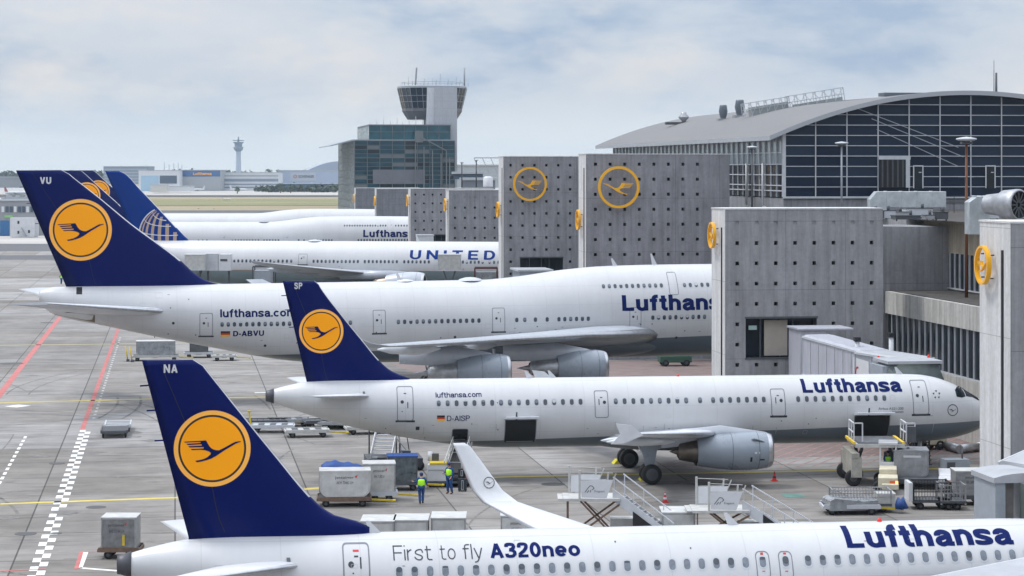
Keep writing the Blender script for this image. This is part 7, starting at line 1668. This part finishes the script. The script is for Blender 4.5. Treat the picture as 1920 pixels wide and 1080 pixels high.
for k in range(9): q.bx((e.x+1.3+k*.32, e.y+3.0, e.z-1.0+k*.33), (e.x+2.5+k*.32, e.y+4.0, e.z-.94+k*.33))
q.beam((e.x+1.3, e.y+3, e.z-.1), (e.x+4.2, e.y+3, e.z+2.9), .06); q.build('service_stair', GREYP, jb2)
jb3 = empty('passenger_bridge', (0, 0, 0), 0, 'nearest passenger bridge roof rising out of the lower right corner', 'passenger bridge'); e1, e2 = at(1815, 1096, 76.5), at(2030, 1046, 80)
tunnel(jb3, 'tunnel', (e1.x, e1.y+1.0, e1.z-2.75), (e2.x+1, e2.y+1.3, e2.z-2.75), 2.4, 2.6, BR, 4); q = MB(); q.bx((e1.x-1.2, e1.y-.2, .8), (e1.x+.1, e1.y+2.3, e1.z-.2)); q.build('bridge_cab', GREYP, jb3); q = MB(); q.cyl((e2.x-1, e2.y+1, 0), (e2.x-1, e2.y+1, e2.z-2.7), .4, n=14); q.build('lift_column', LGREY, jb3)
# bridge head seen above the jumbo, in the tall tower's gate
p = at(975, 500, 272); r = empty('passenger_bridge', (p.x, p.y, 0), 0, 'small bridge head at the gate of the tall emblem tower', 'passenger bridge'); b = MB(); b.bx((0, 0, 3.2), (3.6, 6, 6.6), 0); b.bx((-.3, -.2, 6.6), (3.9, 6.2, 6.8), 1); b.bx((.5, -.04, 3.6), (3.1, 0.001, 6.0), 2); b.build('bridge_cab', [GREYP, LGREY, DARK], r); b = MB(); b.cyl((1.8, 2, 0), (1.8, 2, 3.2), .35, n=12); b.build('lift_column', LGREY, r)
p = at(782, 446, 388); b = MB(); b.bx((0, 0, 0), (2.6, 3, 1.0)); b.bx((-.1, -.1, 1.0), (2.7, 3, 1.15)); tag(b.build('bridge_roof', LGREY, None, 'pale bridge roof in the low four-column tower', loc=(p.x, p.y-1.5, p.z-.6)), cat='passenger bridge')

# ------------------------------------------------------------------ people
def skinned(name, V_, E_, R_, m, parent, sub=1, root=0):
    me = bpy.data.meshes.new(name); me.from_pydata(V_, E_, []); o = bpy.data.objects.new(name, me); COL.objects.link(o)
    sk = o.modifiers.new('s', 'SKIN'); 
    for i, v in enumerate(me.skin_vertices[0].data if me.skin_vertices else []): pass
    if not me.skin_vertices:
        bm = bmesh.new(); bm.from_mesh(me); bm.verts.layers.skin.verify(); bm.to_mesh(me); bm.free()
    for i, v in enumerate(me.skin_vertices[0].data):
        r_ = R_[i]; v.radius = r_ if isinstance(r_, tuple) else (r_, r_); v.use_root = (i == root)
    ss = o.modifiers.new('u', 'SUBSURF'); ss.levels = sub; ss.render_levels = sub
    dg = bpy.context.evaluated_depsgraph_get(); dg.update(); nm = bpy.data.meshes.new_from_object(o.evaluated_get(dg))
    bpy.data.objects.remove(o); bpy.data.meshes.remove(me)
    for f in nm.polygons: f.use_smooth = True
    nm.materials.clear(); nm.materials.append(m); q = bpy.data.objects.new(name, nm); COL.objects.link(q); q.parent = parent; return q
def person(label, p, rz, pose, h=1.78, cap=None, vest=HIVIS, tall_hand=None, z=0.0):
    root = empty('person', (p.x, p.y, z), rz, label, 'person'); k = h/1.78
    J = dict(pel=(0, 0, .95), wa=(0, 0, 1.08), ch=(0, 0, 1.30), ne=(0, -.01, 1.49), hd=(0, -.03, 1.60), ht=(0, -.03, 1.72))
    for s_, n in ((-1, 'l'), (1, 'r')):
        J['sh'+n] = (s_*.19, 0, 1.43); J['hp'+n] = (s_*.10, 0, .93)
    J.update(pose)
    body_o = ['pel', 'wa', 'ch', 'ne', 'hd', 'ht']; V_, E_, R_, ix = [], [], [], {}
    RAD = dict(pel=(.14, .11), wa=(.13, .10), ch=(.155, .105), ne=.055, hd=(.078, .095), ht=.06)
    def add(n, pos, r_): ix[n] = len(V_); V_.append(tuple(c*k for c in pos)); R_.append(tuple(c*k for c in r_) if isinstance(r_, tuple) else r_*k)
    for n in body_o: add(n, J[n], RAD[n])
    for a, c in zip(body_o[:-1], body_o[1:]): E_.append((ix[a], ix[c]))
    for n in 'lr':
        s_ = -1 if n == 'l' else 1
        for nm, r_ in (('sh', .062), ('el', .045), ('wr', .028)): add(nm+n, J[nm+n], r_)
        E_ += [(ix['ch'], ix['sh'+n]), (ix['sh'+n], ix['el'+n]), (ix['el'+n], ix['wr'+n])]
        w_ = Vector(J['wr'+n]); dr = (w_-Vector(J['el'+n])).normalized(); sd = dr.cross(Vector((0, 1, 0))).normalized(); pm = w_+dr*.07; add('pm'+n, pm, (.036, .018)); E_.append((ix['wr'+n], ix['pm'+n]))
        for f_, (off, ln) in enumerate(((-.028, .07), (-.009, .085), (.010, .08), (.028, .062))):
            q1 = pm+sd*off+dr*.035; q2 = q1+dr*ln*.5+Vector((0, -.012, 0)); q3 = q2+dr*ln*.4+Vector((0, -.022, 0))
            for i_, qq in enumerate((q1, q2, q3)): add('f%d%d%s' % (f_, i_, n), qq, (.0095, .0085, .007)[i_])
            E_ += [(ix['pm'+n], ix['f%d0%s' % (f_, n)]), (ix['f%d0%s' % (f_, n)], ix['f%d1%s' % (f_, n)]), (ix['f%d1%s' % (f_, n)], ix['f%d2%s' % (f_, n)])]
        t1 = w_+dr*.03-sd*s_*.035; t2 = t1+dr*.045-sd*s_*.018; add('t1'+n, t1, .011); add('t2'+n, t2, .009); E_ += [(ix['wr'+n], ix['t1'+n]), (ix['t1'+n], ix['t2'+n])]
        for nm, r_ in (('hp', .095), ('kn', .058), ('an', .04)): add(nm+n, J[nm+n], r_)
        a = Vector(J['an'+n]); to = a+Vector(pose.get('toe'+n, (0, -.17, -.05))); add('to'+n, to, (.045, .03)); E_ += [(ix['pel'], ix['hp'+n]), (ix['hp'+n], ix['kn'+n]), (ix['kn'+n], ix['an'+n]), (ix['an'+n], ix['to'+n])]
    bd = skinned('body', V_, E_, R_, SKIN, root)
    def part(name, names, edges, rad, m):
        VV = [tuple(c*k for c in J[n]) for n in names]; skinned(name, VV, [(names.index(a), names.index(c)) for a, c in edges], [tuple(c*k for c in r_) if isinstance(r_, tuple) else r_*k for r_ in rad], m, root)
    part('trousers', ['pel', 'hpl', 'knl', 'anl', 'hpr', 'knr', 'anr'], [('pel', 'hpl'), ('hpl', 'knl'), ('knl', 'anl'), ('pel', 'hpr'), ('hpr', 'knr'), ('knr', 'anr')], [(.16, .13), .115, .085, .072, .115, .085, .072], WBLUE)
    part('jacket', ['wa', 'ch', 'shl', 'ell', 'wrl', 'shr', 'elr', 'wrr'], [('wa', 'ch'), ('ch', 'shl'), ('shl', 'ell'), ('ell', 'wrl'), ('ch', 'shr'), ('shr', 'elr'), ('elr', 'wrr')], [(.14, .11), (.16, .11), .075, .06, .045, .075, .06, .045], WBLUE)
    J['vb'] = tuple(Vector(J['pel'])+Vector((0, 0, .0))); J['vt'] = tuple(Vector(J['ch'])+Vector((0, 0, .10)))
    part('hi_vis_vest', ['vb', 'wa', 'ch', 'vt'], [('vb', 'wa'), ('wa', 'ch'), ('ch', 'vt')], [(.215, .19), (.225, .19), (.25, .19), (.21, .15)], vest)
    b = MB(); z0 = 1.13*k; b.lathe([(z0, .200), (z0+.05, .203)], (J['wa'][0]*k, J['wa'][1]*k, 0), 'Z', 20, sy=1, sz=.80); b.build('reflective_band', mat('reflective_silver', (.7, .72, .7), .3), root)
    hd = Vector(J['hd'])*k; b = MB(); b.lathe([(.03*k, .105*k), (.07*k, .108*k), (.115*k, .085*k), (.14*k, .03*k), (.142*k, .001)], tuple(hd), 'Z', 16, sz=1.12); b.box(hd+Vector((0, -.14*k, .045*k)), (.13*k, .10*k, .012)); b.build('cap', mat('cap_blue', (.01, .03, .14), .8), root)
    b = MB(); b.lathe([(-.05*k, .07*k), (.0, .098*k), (.05*k, .10*k)], tuple(hd+Vector((0, .018*k, 0))), 'Z', 14, sz=.95); b.build('hair', mat('dark_hair', (.02, .013, .01), .8), root)
    b = MB(); b.prism([(hd.x-.012, hd.y-.112*k, hd.z-.03*k), (hd.x+.012, hd.y-.112*k, hd.z-.03*k), (hd.x, hd.y-.105*k, hd.z+.02*k)], (0, .03, 0)); b.box(hd+Vector((0, -.093*k, -.055*k)), (.045*k, .012, .008), 1)
    for s_ in (-1, 1): b.box(hd+Vector((s_*.033*k, -.093*k, .012*k)), (.02*k, .012, .01), 2); b.box(hd+Vector((s_*.088*k, .0, -.005*k)), (.018, .03, .05))
    b.build('face', [SKIN, mat('lip', (.3, .09, .07), .6), INK], root)
    for n in 'lr':
        a = Vector(J['an'+n])*k; to = (Vector(J['an'+n])+Vector(pose.get('toe'+n, (0, -.17, -.05))))*k; skinned('boot', [tuple(a+Vector((0, .03, .06))), tuple(a+Vector((0, .02, -.02))), tuple(to)], [(0, 1), (1, 2)], [.06, .058, (.055, .042)], BLACK, root, 1)
    return root
walk = dict(ell=(-.27, .02, 1.20), wrl=(-.40, -.12, 1.14), elr=(.29, .05, 1.20), wrr=(.30, -.08, 1.00), knl=(-.09, -.10, .52), anl=(-.08, .02, .12), knr=(.09, -.02, .50), anr=(.07, .10, .10), toer=(0, -.16, -.05), toel=(0, -.15, -.07))
p = gnd(790, 945); person('person in blue work clothes and hi-vis vest walking away on the open apron', p, PI-.1, dict(walk, wrl=(-.34, .02, 1.0), ell=(-.27, .05, 1.19), elr=(.29, .06, 1.20), wrr=(.42, -.1, 1.22)))
p = gnd(843, 926); person('person in hi-vis vest standing at the foot of the belt loader', p, -.9, dict(ell=(-.28, -.05, 1.20), wrl=(-.2, -.25, 1.16), elr=(.27, .02, 1.18), wrr=(.25, -.12, .98), knl=(-.12, -.05, .51), anl=(-.15, .03, .09), knr=(.12, -.03, .51), anr=(.16, .04, .09)), 1.84)
# driver seated in the transporter cab
p = tr.matrix_basis @ Vector((0, 4.1, 0)); person('driver in hi-vis vest seated in the transporter cab', p, -TH-.16, dict(ell=(-.25, -.12, 1.20), wrl=(-.15, -.36, 1.10), elr=(.25, -.12, 1.20), wrr=(.15, -.36, 1.10), knl=(-.12, -.42, .95), anl=(-.12, -.45, .55), knr=(.12, -.42, .95), anr=(.12, -.45, .55)), 1.7, z=.35)
p = gnd(115, 533); person('tiny distant person in hi-vis vest beside the fin marked VU', p, .4, dict(walk), 1.75)
# things attached to hulls that rest on the ground nearby: air hose duct at the nose of D-AISP
b = MB(); P = [gnd(1775, 835, .3)+Vector((0, 0, 0)), gnd(1800, 842, .3), gnd(1833, 838, .3), gnd(1870, 830, .3)]
for a, c in zip(P[:-1], P[1:]): b.cyl(tuple(a), tuple(c), .28, n=14)
tag(b.build('ground_hose', DULL, None, 'thick grey ground-air hose under the nose of D-AISP'), cat='hose')

p = gnd(1712, 872); sv = empty('service_steps', (p.x, p.y, 0), -TH, 'dark service steps and hoist frame under the nose of D-AISP behind the silver container', 'steps'); b = MB()
for x, y in ((0, 0), (1.0, 0), (0, 1.6), (1.0, 1.6)): b.beam((x, y, 0), (x, y, 3.1), .1)
for z in (1.0, 2.0, 3.05): b.beam((0, 0, z), (1.0, 0, z), .08); b.beam((0, 1.6, z), (1.0, 1.6, z), .08); b.beam((0, 0, z), (0, 1.6, z), .08); b.beam((1, 0, z), (1, 1.6, z), .08)
for k in range(8): b.bx((.1, -1.6+k*.2, .2+k*.25), (.9, -1.35+k*.2, .25+k*.25))
b.beam((0, 0, 0), (1, 0, 2), .06); b.beam((1, 0, 1), (0, 0, 3), .06); b.build('frame', DGREY, sv); b = MB(); b.bx((.15, .2, .3), (.85, 1.4, 1.9)); b.build('cabinet', BLACK, sv); put_wheels(sv, (.1, .9), (.1, 1.5), .2)
p = gnd(1765, 905); b = MB(); b.bx((0, 0, .3), (1.5, 1.0, 1.05)); b.bx((.1, -.02, .5), (.6, -.001, .9), 1); b.cyl((1.2, .5, 1.05), (1.2, .5, 1.5), .05, n=8, mi=1); tag(b.build('power_unit', [GREYP, DGREY], None, 'small grey power unit right of the silver container', loc=(p.x+1.0, p.y+2.2, 0)), cat='power unit')
